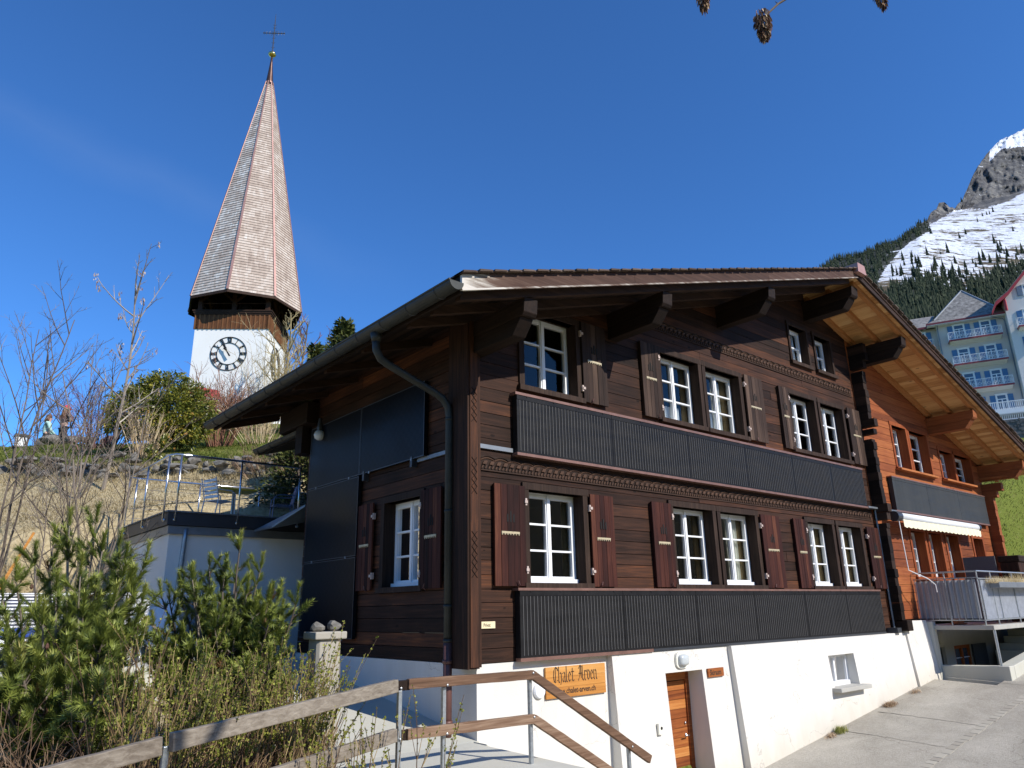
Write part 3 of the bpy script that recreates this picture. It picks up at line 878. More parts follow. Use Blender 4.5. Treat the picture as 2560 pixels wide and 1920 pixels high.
# soffit: boards run along Y
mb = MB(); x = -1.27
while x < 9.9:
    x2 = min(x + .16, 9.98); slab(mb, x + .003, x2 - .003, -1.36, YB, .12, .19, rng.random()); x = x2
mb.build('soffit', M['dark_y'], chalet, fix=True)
mb = MB(); x = 10.02
while x < 21.2:
    x2 = min(x + .14, 21.25); slab(mb, x + .002, x2 - .002, -1.36, YB, .12, .19, rng.random()); x = x2
mb.build('soffit', M['pine_y'], chalet, fix=True)
for (yy, w) in ((-1.2, .1), (-.62, .09), (-.06, .1)):
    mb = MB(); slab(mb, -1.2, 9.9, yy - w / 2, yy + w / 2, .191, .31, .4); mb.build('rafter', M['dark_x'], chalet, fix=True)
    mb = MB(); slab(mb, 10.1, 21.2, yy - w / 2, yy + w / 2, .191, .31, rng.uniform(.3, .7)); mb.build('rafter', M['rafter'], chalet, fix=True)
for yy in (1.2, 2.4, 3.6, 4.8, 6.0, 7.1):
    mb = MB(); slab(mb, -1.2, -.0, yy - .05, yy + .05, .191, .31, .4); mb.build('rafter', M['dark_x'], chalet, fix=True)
# barge boards
mb = MB(); x = -1.3
while x < 9.95:
    x2 = min(x + rng.uniform(2.8, 4.2), 9.98)
    slab(mb, x + .002, x2 - .002, -1.42, -1.365, .03, .235, rng.uniform(.15, .42)); x = x2
slab(mb, -1.3, 9.98, -1.432, -1.42, .222, .245, .8)
mb.build('barge_board', M['barge'], chalet, fix=True)
mb = MB()
slab(mb, 10.02, 21.3, -1.42, -1.365, .03, .235, .3); slab(mb, 10.02, 21.3, -1.44, -1.42, .03, .11, .5)
mb.build('barge_board', M['dark_x'], chalet, fix=True)
mb = MB(); mb.box((-1.3, -1.38, zt(-1.28) - .27), (-1.255, YB, zt(-1.28) - .04), .3)
mb.build('fascia', M['dark_y'], chalet)


def purlin(xc, w, mat, h=.48, y_in=.25, tip=1.25):
    zp = min(zt(xc - w / 2), zt(xc + w / 2)) - .3
    mb = MB()
    x = xc - w / 2
    up = [(x, y_in, zp), (x, -tip, zp), (x, -tip + .02, zp - .2), (x, -tip + .06, zp - .245), (x, y_in, zp - .245)]
    lo = [(x, y_in, zp - .249), (x, -tip + .1, zp - .249), (x, -tip + .12, zp - .29), (x, -tip + .27, zp - h + .015), (x, -tip + .31, zp - h), (x, y_in, zp - h)]
    mb.prism(up, (w, 0, 0), .5); mb.prism([(a + .005, b, c) for a, b, c in lo], (w - .01, 0, 0), .35)
    mb.build('purlin', M[mat], chalet, fix=True, bevel=.008)


for xc, w, mat in ((-.02, .24, 'dark_y'), (3.0, .24, 'dark_y'), (6.36, .24, 'dark_y'), (10.12, .3, 'dark_y'), (12.45, .26, 'dark_y'), (16.5, .28, 'orange_y'), (19.9, .26, 'orange_y')):
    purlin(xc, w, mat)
# left eave purlin end at the back with the wooden box
mb = MB(); mb.box((-.26, 5.1, 4.25), (.1, 6.4, 4.68), .4); mb.box((-.2, 5.4, 3.7), (.1, 5.7, 4.3), .3); mb.build('bracket_beam', M['dark_y'], chalet, bevel=.01)


# ---- gutters
def gutter(x, y0, y1, z, r, name='gutter', step=.66):
    mb = MB(); n = 10; ys = [y0, y1]
    vs = []; fs = []
    for y in ys:
        for k in range(n + 1):
            a = math.pi * k / n
            vs.append((x - r * math.cos(a), y, z - r * math.sin(a)))
        for k in range(n, -1, -1):
            a = math.pi * k / n
            vs.append((x - (r - .008) * math.cos(a), y, z - (r - .008) * math.sin(a)))
    m = 2 * (n + 1)
    for k in range(m):
        k2 = (k + 1) % m
        fs.append((k, k2, m + k2, m + k))
    mb.add(vs, fs)
    for yy in (y0, y1 - .01):
        P = [(x - r * math.cos(math.pi * k / n), yy, z - r * math.sin(math.pi * k / n)) for k in range(n + 1)]
        mb.prism(P, (0, .01, 0))
    mb.tube([(x - r, y0, z + .006), (x - r, y1, z + .006)], .014, 6)
    g = mb.build(name, M['zinc'], chalet, fix=True)
    y = y0 + .35
    while y < y1:
        h = MB()
        pts = [(x - (r + .004) * math.cos(math.pi * k / 10), y, z - (r + .004) * math.sin(math.pi * k / 10)) for k in range(11)]
        h.tube(pts, .007, 4); h.build('gutter_bracket', M['alu_dark'], g); y += step


gutter(-1.39, -1.44, 7.35, 4.49, .105)
gutter(-.1, 5.45, 8.0, 4.2, .08)
mb = MB()
mb.prism([(-.06, 5.4, 4.2), (3, 5.4, 5.1), (3, 5.4, 5.0), (-.06, 5.4, 4.1)], (0, 2.6, 0)); mb.build('rear_roof', M['dark_y'], chalet, fix=True)
mb = MB()
mb.tube([(-1.39, .47, 4.40), (-1.39, .47, 4.28)], [.085, .06], 12)
path = [Vector(p) for p in [(-1.39, .47, 4.30), (-1.38, .47, 4.16), (-1.31, .46, 4.04), (-1.2, .45, 3.98), (-.48, .33, 3.66), (-.36, .315, 3.59), (-.28, .305, 3.48), (-.262, .3, 3.34), (-.262, .3, .3)]]
mb.tube(path, .055, 12)
for z in (3.3, 2.0, .75, .32): mb.tube([(-.262, .3, z - .02), (-.262, .3, z + .02)], .062, 12)
mb.build('downpipe', M['zinc'], chalet, smooth=True)
mb = MB(); mb.tube([(-.262, .3, .3), (-.262, .3, -.9)], .058, 12); mb.tube([(-.262, .3, .04), (-.262, .3, .09)], .07, 12); mb.tube([(-.262, .3, -.68), (-.262, .3, -.64)], .07, 12)
mb.build('downpipe', M['castiron'], chalet, smooth=True)
mb = MB(); mb.tube([(12.0, -.06, 2.85), (12.0, -.06, .12)], .022, 8); mb.build('cable_duct', M['zinc_light'], chalet)


# ---- solar collectors
def collector(F, a0, a1, z0, z1, c0, c1, mat, ribs=True, pitch=.066):
    mb = MB(); mb.fbox(F, (a0 + .004, a1 - .004), (z0, z1), (c0, c1), .3)
    mb.fbox(F, (a0 + .004, a1 - .004), (z1 - .07, z1), (c1, c1 + .006), .3)
    if ribs:
        a = a0 + .06
        while a < a1 - .03:
            mb.fbox(F, (a - .004, a + .004), (z0 + .03, z1 - .075), (c1, c1 + .007), 1.0); a += pitch
    for k in range(4):
        aa = lerp(a0 + .2, a1 - .2, k / 3)
        mb.fbox(F, (aa - .012, aa + .012), (z1 - .02, z1 + .005), (c1 + .006, c1 + .014), .6)
    return mb.build('solar_panel', M[mat], chalet, fix=True)


us = [.65, 2.7, 4.72, 6.55, 8.3, 9.95, 11.5]
for a, b in zip(us[:-1], us[1:]): collector(FR, a, b, 2.865, 3.735, .02, .12, 'collector')
ls = [.63, 2.72, 4.55, 6.3, 8.1, 9.8, 11.42]
for a, b in zip(ls[:-1], ls[1:]): collector(FR, a, b, .07, .94, .02, .12, 'collector')
for a, b in ((13.1, 15.2), (15.2, 17.35), (17.35, 19.5)): collector(FR, a, b, 2.9, 3.73, .02, .12, 'collector_grey', ribs=False)
mb = MB()
mb.fbox(FR, (.62, 11.52), (3.735, 3.775), (0, .135)); mb.fbox(FR, (.6, 11.45), (.94, .975), (0, .135))
mb.fbox(FR, (.64, 11.55), (2.825, 2.865), (.0, .13)); mb.fbox(FR, (.62, 3.35), (.025, .07), (.03, .13)); mb.fbox(FR, (13.08, 19.52), (3.73, 3.76), (0, .135)); mb.fbox(FR, (13.05, 19.5), (2.86, 2.9), (0, .13))
mb.build('panel_flashing', M['copper'], chalet)
mb = MB(); mb.fbox(FR, (3.36, 11.43), (.03, .068), (.02, .125)); mb.build('panel_flashing', M['alu_dark'], chalet)


def pv(y0, y1, z0, z1):
    mb = MB(); mb.fbox(FL, (y0 + .006, y1 - .006), (z0 + .006, z1 - .006), (.03, .09), .5)
    o = mb.build('solar_panel', M['pv'], chalet, fix=True)
    fr = MB(); e = .014
    fr.fbox(FL, (y0 + .006, y0 + .006 + e), (z0 + .006, z1 - .006), (.09, .0935)); fr.fbox(FL, (y1 - .006 - e, y1 - .006), (z0 + .006, z1 - .006), (.09, .0935))
    fr.fbox(FL, (y0 + .006 + e, y1 - .006 - e), (z0 + .006, z0 + .006 + e), (.09, .0935)); fr.fbox(FL, (y0 + .006 + e, y1 - .006 - e), (z1 - .006 - e, z1 - .006), (.09, .0935))
    fr.build('panel_frame', M['alu_dark'], o)
    cl = MB()
    for yy in (y0 + .35, y1 - .35):
        cl.fbox(FL, (yy - .02, yy + .02), (z0 - .02, z0 + .02), (.09, .102))
    cl.build('clamp', M['zinc_light'], o)


pv(1.2, 3.21, 2.945, 4.15); pv(3.21, 5.2, 2.945, 4.15); pv(3.21, 5.2, 1.59, 2.94); pv(3.21, 5.2, .28, 1.585)
mb = MB()
for y, z in ((1.55, 2.83), (3.05, 2.83)): mb.fbox(FL, (y - .03, y + .03), (z, z + .16), (.0, .1))
mb.build('mounting_bracket', M['alu_dark'], chalet)

# ---- white plinth, stepping forward to the right, with door and cellar window
def batter_wall(mb, x0, x1, ztop, yt, zb, yb, holes):
    """front wall between x0 and x1, face y from yt (top) to yb (bottom), with rectangular holes, back at y=.35"""
    xs = sorted({x0, x1} | {h[0] for h in holes} | {h[1] for h in holes})
    zs = sorted({zb, ztop} | {h[2] for h in holes if h[2] > zb} | {h[3] for h in holes})
    fy = lambda z: lerp(yb, yt, (z - zb) / (ztop - zb))
    for a, b in zip(xs[:-1], xs[1:]):
        for c, d in zip(zs[:-1], zs[1:]):
            if any(h[0] <= a + 1e-6 and h[1] >= b - 1e-6 and h[2] <= c + 1e-6 and h[3] >= d - 1e-6 for h in holes): continue
            vs = [(a, fy(c), c), (b, fy(c), c), (b, .34, c), (a, .34, c), (a, fy(d), d), (b, fy(d), d), (b, .34, d), (a, .34, d)]
            mb.add(vs, BOXF)


mb = MB()
batter_wall(mb, -.02, 2.42, .022, .0, -2.6, -.02, [])
batter_wall(mb, 2.42, 5.33, .024, -.1, -2.8, -.27, [(3.6, 4.55, -2.2, -.305)])
batter_wall(mb, 5.33, 12.2, .026, -.19, -2.8, -.42, [(8.52, 9.57, -.88, -.29)])
batter_wall(mb, 12.2, 13.42, .27, -.21, -2.0, -.42, [])
mb.box((0.0, .34, -2.0), (.3, 5.5, .015)); 
mb.build('plinth_wall', M['white'], chalet, fix=True)
mb = MB(); mb.box((13.42, -.34, -1.6), (13.62, .5, .24)); mb.build('shade_strip_block', M['concrete_lt'], chalet, bevel=.01)  # grey block added in place of the shaded strip at the pier's end
mb = MB(); mb.box((11.7, -.26, .03), (11.9, -.02, .14)); mb.build('meter_box', M['alu_dark'], chalet)
# door
mb = MB()
for k in range(12):
    z0 = -2.18 + k * .142
    mb.fbox(FR, (3.62, 4.46), (z0 + .003, z0 + .139), (-.24, -.2), rng.random())
d = mb.build('door', M['door'], chalet, fix=True)
mb = MB(); mb.tube([(4.4, .2, -1.3), (4.4, .13, -1.3), (4.29, .13, -1.3)], .011, 8); mb.lathe((4.4, .2, -1.3), [(.03, 0), (.03, .012)], 12, axis=(0, -1, 0)); mb.lathe((4.4, .2, -1.12), [(.02, 0), (.02, .02)], 12, axis=(0, -1, 0))
mb.build('handle', M['steel'], d, smooth=True)
mb = MB(); mb.fbox(FR, (4.46, 4.55), (-2.2, -.305), (-.26, -.17), .2); mb.fbox(FR, (3.6, 4.46), (-.46, -.305), (-.26, -.17), .6)
mb.build('door_frame', M['door'], chalet)
mb = MB(); mb.box((3.5, .24, -2.3), (4.65, .3, -.25)); mb.build('cellar_back', M['inner'], chalet)
mb = MB(); mb.box((8.4, .3, -1), (9.7, .33, -.2)); mb.build('cellar_back', M['inner'], chalet)
# cellar window
w = MB()
F2 = Frame((0, -.05, 0), (1, 0, 0), (0, -1, 0))
w.fbox(F2, (8.52, 8.58), (-.88, -.29), (-.05, 0)); w.fbox(F2, (9.5, 9.57), (-.88, -.29), (-.05, 0)); w.fbox(F2, (8.58, 9.5), (-.35, -.29), (-.05, 0)); w.fbox(F2, (8.58, 9.5), (-.88, -.8), (-.05, .05)); w.fbox(F2, (9.0, 9.06), (-.8, -.35), (-.045, .004))
wo = w.build('window', M['paint'], chalet, fix=True)
g = MB(); g.fbox(F2, (8.58, 9.5), (-.8, -.35), (-.03, -.024)); g.build('pane', M['glass'], wo)
g = MB(); g.fbox(F2, (8.58, 9.5), (-.8, -.35), (-.09, -.08)); g.build('blind', M['screen_grey'], wo)
mb = MB(); mb.box((8.42, -.45, -.95), (9.68, -.1, -.875)); mb.build('window_sill', M['concrete'], chalet, bevel=.008)


# ---- lettering
def text_mesh(body, size, F, a, b, c, sx=1.0, depth=.004, bold=0.0, slant=0):
    cu = bpy.data.curves.new("lettering", 'FONT'); cu.body = body; cu.size = size; cu.extrude = depth; cu.offset = bold; cu.shear = slant; cu.resolution_u = 3
    to = bpy.data.objects.new("lettering", cu); COL.objects.link(to)
    dg = bpy.context.evaluated_depsgraph_get(); dg.update()
    me = bpy.data.meshes.new_from_object(to.evaluated_get(dg))
    mb = MB(); mb.add([F.p(a + v.co.x * sx, b + v.co.y, c + v.co.z) for v in me.vertices], [tuple(p.vertices) for p in me.polygons])
    bpy.data.objects.remove(to); bpy.data.meshes.remove(me); bpy.data.curves.remove(cu)
    return mb


GOTH = {
    'h': (.55, [[(0, 1.6), (0, .08), (.12, 0)], [(0, .85), (.3, 1.02), (.45, .85), (.45, .1), (.33, -.2)]]),
    'a': (.58, [[(.05, .9), (.3, 1.02), (.44, .88), (.44, .1), (.55, 0)], [(.44, .55), (.1, .4), (.1, .15), (.25, 0), (.44, .14)]]),
    'l': (.3, [[(.05, 1.6), (.05, .12), (.2, 0)]]),
    'e': (.52, [[(.42, .7), (.26, 1.02), (.08, .82), (.08, .2), (.26, 0), (.45, .16)], [(.08, .48), (.42, .7)]]),
    't': (.5, [[(.15, 1.35), (.15, .12), (.3, 0), (.42, .1)], [(-.02, 1), (.4, 1)]]),
    'C': (.95, [[(.78, 1.42), (.5, 1.62), (.2, 1.3), (.13, .6), (.24, .15), (.5, 0), (.82, .22)], [(.46, 1.45), (.46, .2)], [(.78, 1.42), (.86, 1.25)]]),
    'A': (1.0, [[(.08, 1.3), (.32, 1.62), (.6, 1.45), (.76, 1.52), (.76, .15), (.92, 0)], [(.35, 1.6), (.3, .6), (.02, .05)], [(.12, .75), (.76, .75)], [(.52, 1.42), (.52, .3)]]),
    'r': (.45, [[(.08, 1), (.08, .1), (.2, 0)], [(.08, .82), (.28, 1.02), (.4, .88)]]),
    'v': (.55, [[(.05, 1.05), (.1, .2), (.26, 0), (.46, .2), (.46, .8), (.3, 1.02)]]),
    'n': (.6, [[(.05, 1), (.05, .1), (.15, 0)], [(.05, .82), (.3, 1.02), (.46, .85), (.46, .12), (.58, 0)]]),
    ' ': (.55, []),
}


def gothic(s, F, a, b, c, size, sx=1.0, nib=.16):
    mb = MB(); x = 0
    nx, ny = nib * .72 / 2, nib * .5 / 2
    for ch in s:
        adv, st = GOTH[ch]
        for pl in st:
            for (p, q) in zip(pl[:-1], pl[1:]):
                P = [(p[0] - nx, p[1] - ny), (p[0] + nx, p[1] + ny), (q[0] + nx, q[1] + ny), (q[0] - nx, q[1] - ny)]
                # keep the thinnest strokes visible
                pts = [F.p(a + (x + u) * size * sx, b + v * size, c) for u, v in P]
                mb.prism(pts, tuple(F.n * .003))
            for p in (pl[0], pl[-1]):
                r = nib * .42
                pts = [F.p(a + (x + p[0] + u * r) * size * sx, b + (p[1] + v * r) * size, c) for u, v in ((-1, 0), (0, -1), (1, 0), (0, 1))]
                mb.prism(pts, tuple(F.n * .0035))
        x += adv + .08
    return mb, x * size * sx


sg = MB(); FS = Frame((0, -.012, 0), (1, 0, 0), (0, -1, 0))
for k in range(3): sg.fbox(FS, (1.14, 2.325), (-.485 + k * .135, -.485 + (k + 1) * .135 - .002), (0, .028), .3 + .25 * k)
sgo = sg.build('house_sign', M['sign'], None, fix=True, offset=(1.14, 0, -.485), bevel=.003)
tag(sgo, "large orange pine board sign reading Chalet Arven on the white chalet base", "sign")
mb, wd = gothic("Chalet Arven", FS, 1.27, -.285, .0285, .125, .88)
mb.build('lettering', M['text'], sgo)
mb = text_mesh("www.chalet-arven.ch", .105, FS, 1.29, -.435, .029, .92, .002, .0015)
mb.build('lettering', M['text'], sgo)
sg = MB(); FK = Frame((0, -.13, 0), (1, 0, 0), (0, -1, 0))
sg.fbox(FK, (4.66, 5.09), (-.435, -.3), (0, .03), .45)
sk = sg.build('door_sign', M['door'], None, fix=True, offset=(4.66, -.13, -.435)); tag(sk, "small orange wooden sign reading Skiraum beside the cellar door", "sign")
text_mesh("Skiraum", .12, FK, 4.70, -.405, .0305, .82, .002, .002).build('lettering', M['text'], sk)
sg = MB(); sg.fbox(FR, (.035, .285), (.46, .548), (.006, .016), .5)
pr = sg.build('name_plate', M['privat'], None, offset=(.035, 0, .46), bevel=.003); tag(pr, "small cream plate reading Privat on the dark planks by the corner post", "sign")
text_mesh("Privat", .062, FR, .085, .483, .0165, .82, .001, .0005).build('lettering', M['text'], pr)
# wall lamp over the door
wlm = thing("wall_lamp", "cream oval bulkhead lamp on the white wall above the cellar door", "lamp", (4.02, -.13, -.13))
mb = MB(); FW = Frame((4.02, -.105, -.13), (1, 0, 0), (0, -1, 0))
def oval(F, w, h, c0, c1, mb, dome=0, n=28, rr=.4):
    rings = []
    prof = [(1, c0), (1, c1)] if not dome else [(1, c0), (.98, lerp(c0, c1, .4)), (.85, lerp(c0, c1, .8)), (.55, c1), (.05, c1 + .004)]
    vs = []; fs = []
    for s_, c in prof:
        for k in range(n):
            a = 2 * math.pi * k / n; ca, sa = math.cos(a), math.sin(a)
            e = 2 / 3.2
            vs.append(F.p(math.copysign(abs(ca) ** e, ca) * w * s_, math.copysign(abs(sa) ** e, sa) * h * s_, c))
    for i in range(len(prof) - 1):
        for k in range(n):
            k2 = (k + 1) % n; fs.append((i * n + k, i * n + k2, (i + 1) * n + k2, (i + 1) * n + k))
    fs.append(tuple(range((len(prof) - 1) * n, len(prof) * n)))
    mb.add(vs, fs)
oval(FW, .155, .125, 0, .045, mb); mb.build('base_plate', M['white_plastic'], wlm, fix=True)
mb = MB(); oval(FW, .118, .09, .045, .115, mb, 1); mb.build('glass_cover', M['lampglass'], wlm, fix=True, smooth=True)
# switch and round cover
sw = thing("wall_switch", "small white key switch on the wall left of the cellar door", "switch", (3.29, -.16, -1.06))
mb = MB(); mb.fbox(Frame((3.29, -.175, -1.06), (1, 0, 0), (0, -1, 0)), (-.05, .05), (-.08, .08), (0, .04)); mb.build('housing', M['white_plastic'], sw, bevel=.008)
mb = MB(); mb.lathe((3.3, -.215, -1.05), [(.022, 0), (.022, .006)], 14, axis=(0, -1, 0)); mb.build('key_cylinder', M['black'], sw)
mb = MB(); mb.lathe((1.03, .0, -.37), [(.1, 0), (.1, .03), (.085, .05), (.03, .055)], 24, axis=(0, -1, 0)); tag(mb.build('wall_cover', M['paint'], None, smooth=False, offset=(1.03, 0, -.37)), "round white cover cap on the white wall behind the wooden handrail", "cap")
# glass globe lamp under the rear eave
gl_ = thing("globe_lamp", "small ribbed glass globe lamp under the rear left eave", "lamp", (-.14, 4.75, 4.02))
mb = MB(); mb.lathe((-.14, 4.75, 3.84), [(.03, 0), (.085, .03), (.105, .1), (.09, .16), (.05, .19)], 18); mb.build('globe', M['lampglass'], gl_, smooth=True)
mb = MB(); mb.lathe((-.14, 4.75, 4.03), [(.05, 0), (.055, .06), (.03, .24)], 14); mb.build('socket', M['alu_dark'], gl_)

# ------------------------------------------------------------------ awning on the orange end
aw = thing("awning", "rolled awning with white case and cream scalloped valance under the grey panels", "awning", (12.6, -.1, 2.6))
mb = MB(); mb.tube([(12.75, -.26, 2.7), (17.85, -.26, 2.7)], .1, 16); mb.build('cassette', M['awning_white'], aw, smooth=True)
mb = MB(); mb.tube([(12.5, -.26, 2.69), (12.76, -.26, 2.7)], .125, 16); mb.tube([(17.85, -.26, 2.7), (17.95, -.26, 2.7)], .115, 16); mb.build('end_cap', M['alu_dark'], aw)
mb = MB(); n = 140; prev = None
for k in range(n + 1):
    x = lerp(12.85, 17.95, k / n); zb = 2.46 - .03 * abs(math.sin(k * math.pi / 7)); y = -.33 - .01 * math.sin(k * .8)
    cur_ = (Vector((x, -.33, 2.66)), Vector((x, y, zb)))
    if prev: mb.quad(prev[0], cur_[0], cur_[1], prev[1])
    prev = cur_
mb.build('valance', M['awning_cream'], aw, smooth=True)
mb = MB(); mb.tube([(12.66, -.3, 2.58), (12.68, -.3, 2.0), (12.72, -.3, 1.42), (13.1, -.55, 1.22), (13.35, -.6, 1.08), (13.37, -.6, .9)], .012, 6); mb.build('crank', M['paint'], aw)
#PART3
# ------------------------------------------------------------------ balcony, steps and low wall at the far end
bal = thing("balcony", "concrete balcony with grey privacy cloth and ribbed front screen below the awning", "balcony", (13.5, -1.4, .1))
mb = MB(); mb.box((13.5, -1.62, .05), (20.5, -.02, .15)); mb.build('slab', M['concrete'], bal, bevel=.01)
mb = MB(); mb.tube([(13.6, -1.58, .05), (13.6, -1.58, -1.1)], .03, 8); mb.build('support_post', M['galv'], bal)
mb = MB(); n = 60; prev = None
for k in range(n + 1):
    y = lerp(-.06, -1.4, k / n); x = 13.56 + .018 * math.sin(k * math.pi / 3)
    c_ = (Vector((x, y, .3)), Vector((x, y, 1.17)))
    if prev: mb.quad(prev[0], c_[0], c_[1], prev[1])
    prev = c_
mb.build('privacy_cloth', M['screen_grey'], bal, smooth=True)
mb = MB()
for k in range(10):
    y = lerp(-.05, -1.42, k / 9.5); mb.beam((13.535, y, .27), (13.535, y, 1.22), .014, .014)
mb.box((13.52, -1.44, 1.2), (13.55, -.03, 1.225)); mb.box((13.52, -1.44, .25), (13.55, -.03, .275))
k = 0; x = 13.62
while x < 20.4:
    mb.beam((x, -1.47, .27), (x, -1.47, 1.18), .02, .014); x += 1.13
mb.box((13.52, -1.48, 1.18), (20.4, -1.45, 1.205)); mb.box((13.52, -1.48, .25), (20.4, -1.45, .275))
mb.build('railing_bars', M['galv'], bal)
mb = MB(); prev = None
for k in range(441):
    x = lerp(13.62, 20.4, k / 440); y = -1.445 + (.03 if (k // 2) % 2 else -.01)
    c_ = (Vector((x, y, .28)), Vector((x, y, 1.17)))
    if prev: mb.quad(prev[0], c_[0], c_[1], prev[1])
    prev = c_
mb.build('front_screen', M['zinc_pale'], bal)
mb = MB()
mb.tube([(13.53, -.03, 1.36), (13.53, -1.46, 1.36), (20.4, -1.46, 1.36)], .02, 8)
for p in ((13.53, -.75), (13.53, -1.46), (14.4, -1.46), (15.9, -1.46), (17.4, -1.46)): mb.tube([(p[0], p[1], .12), (p[0], p[1], 1.36)], .017, 6)
mb.build('handrail', M['galv'], bal)
fb = thing("flower_box", "long grey planter of dry heather hung on the balcony front railing", "planter", (15.6, -1.6, 1.0))
mb = MB(); mb.box((14.1, -1.72, .98), (18.4, -1.5, 1.11)); mb.build('planter', M['zinc_light'], fb, bevel=.01)
mb = MB()
for k in range(1500):
    x = rng.uniform(13.85, 18.4); y = rng.uniform(-1.72, -1.48); h = rng.uniform(.05, .2) * (1.6 if 15.6 < x < 16.1 else 1); z = 1.08
    a = rng.uniform(0, 6.28); l = Vector((math.cos(a) * .06, math.sin(a) * .05, h))
    mb.tri((x - .008, y, z), (x + .008, y, z), Vector((x, y, z)) + l, rng.random())
mb.build('heather', M['blade_dry'], fb)
pot = MB(); pot.lathe((13.9, -.75, .16), [(.14, 0), (.19, .02), (.19, .03), (.12, .04), (.17, .22), (.185, .22), (.185, .26), (.15, .26)], 20)
tag(pot.build('plant_pot', M['terracotta'], None, smooth=False, offset=(13.9, -.75, .16)), "round terracotta pot standing on the balcony slab", "flower pot")
wb = MB(); wb.box((17.0, -.83, .16), (17.03, -.04, 1.85)); tag(wb.build('windbreak', M['greyrattan'], None, offset=(17, -.4, .16)), "plain grey windbreak screen standing on the balcony", "screen")
sh = thing("wood_store", "dark brown slatted cabinet beside the grey windbreak on the balcony", "cabinet", (18.5, -1.1, .15))
mb = MB()
for k in range(6): mb.box((17.1 + k * .62, -1.33, .16), (17.1 + k * .62 + .61, -.9, 1.66), rng.random())
mb.build('body', M['dark_v'], sh)
mb = MB()
for k in range(5): mb.box((17.1 + k * .75, -1.37, 1.67), (17.1 + k * .75 + .72, -.86, 1.84), rng.random())
mb.build('lid', M['dark_x'], sh, bevel=.02)
# basement front below the balcony
bas = thing("basement_wall", "raw concrete basement wall with small hatches in the shade below the balcony", "wall", (16, .2, -1))
mb = MB(); batter_wall(mb, 13.62, 21, .06, .12, -2.0, .12, [(14.2, 15.1, -1.0, -.42), (15.7, 16.8, -1.0, -.42)]); mb.build('wall_face', M['concrete'], bas, fix=True)
mb = MB(); mb.box((14.2, .2, -1.0), (15.1, .25, -.42)); mb.build('hatch', M['alu_dark'], bas)
mb = MB(); mb.box((14.2, .12, -1.0), (14.4, .19, -.42)); mb.build('hatch_frame', M['orange_v'], bas)
mb = MB(); F3 = Frame((0, .2, 0), (1, 0, 0), (0, -1, 0))
for a, b in ((15.7, 15.78), (16.2, 16.3), (16.72, 16.8)): mb.fbox(F3, (a, b), (-1.0, -.42), (0, .06), .8)
mb.fbox(F3, (15.78, 16.72), (-.5, -.42), (0, .055), .7)
o = mb.build('window', M['orange_v'], bas)
mb = MB(); mb.fbox(F3, (15.78, 16.72), (-.74, -.72), (.01, .05)); mb.build('glazing_bar', M['paint'], o)
mb = MB(); mb.fbox(F3, (15.78, 16.72), (-1.0, -.5), (.0, .01)); mb.build('pane', M['hotel_glass'], o)
mb = MB(); mb.box((16.82, .06, -1.02), (17.78, .1, -.42)); mb.build('shutter', M['alu_dark'], bas)
mb = MB(); mb.lathe((14.87, .12, -.17), [(.17, 0), (.17, .05), (.1, .1), (.02, .11)], 20, axis=(0, -1, 0)); tag(mb.build('wall_lamp', M['concrete'], None, offset=(14.87, .12, -.17)), "round grey lamp on the shaded concrete wall under the balcony", "lamp")


def road_z(x, y): return -1.887 + .118 * (x - 5.5) + .05 * min(y, 0)


lw = MB()
def zq(x, y): return road_z(x, y)
lw.add([(13.55, -.05, zq(13.5, 0) - .3), (13.85, -.05, zq(13.5, 0) - .3), (13.85, -1.75, -1.5), (13.55, -1.75, -1.5), (13.55, -.05, -.76), (13.85, -.05, -.76), (13.85, -1.75, -.72), (13.55, -1.75, -.72)], BOXF)
lw.add([(13.86, -1.45, -1.5), (24, -1.45, -.6), (24, -1.75, -.6), (13.86, -1.75, -1.5), (13.86, -1.45, -.72), (24, -1.45, .4), (24, -1.75, .4), (13.86, -1.75, -.72)], BOXF)
tag(lw.build('low_wall', M['concrete_lt'], None, fix=True, bevel=.015, offset=(13.7, -1.2, -1)), "low concrete kerb wall edging the asphalt under the balcony", "wall")
st = MB()
for k in range(5):
    st.box((17.9 + k * .42, -1.4, -1.4), (23, -.1, -.62 + k * .17))
st.box((18.0, -1.35, -.5), (18.3, -1.1, -.2))
tag(st.build('side_steps', M['concrete_lt'], None, bevel=.012, offset=(16.5, -.8, -1)), "rough concrete steps rising beside the basement wall at the far end", "steps")

# ------------------------------------------------------------------ ground
def prof(pts, x):
    if x <= pts[0][0]: return pts[0][1]
    for (a, b), (c, d) in zip(pts[:-1], pts[1:]):
        if x <= c: return b + (d - b) * (x - a) / (c - a)
    (a, b), (c, d) = pts[-2:]
    return d + (d - b) / (c - a) * (x - c)


HILL = [(10.5, -.2), (12, .75), (13, 1.3), (16.4, 2.72), (19.6, 4.2), (20.3, 4.75), (26, 6.7), (30, 7.95), (40, 10.9), (50, 13.4), (58, 14.2), (90, 16), (200, 20)]
LEFT = [(26, 6.7), (28, 6.95), (31, 6.3), (60, 3), (200, -5)]
RIGHT = [(10, -1.2), (20, -1.0), (27, -.2), (33, 1.2), (40, 4.3), (60, 10.5), (84, 19.0), (95, 21), (150, 42), (300, 100)]


def dq(x, y):
    px, py = x - CAM_C.x, y - CAM_C.y
    return px * FWD.x + py * FWD.y, px * RGT.x + py * RGT.y


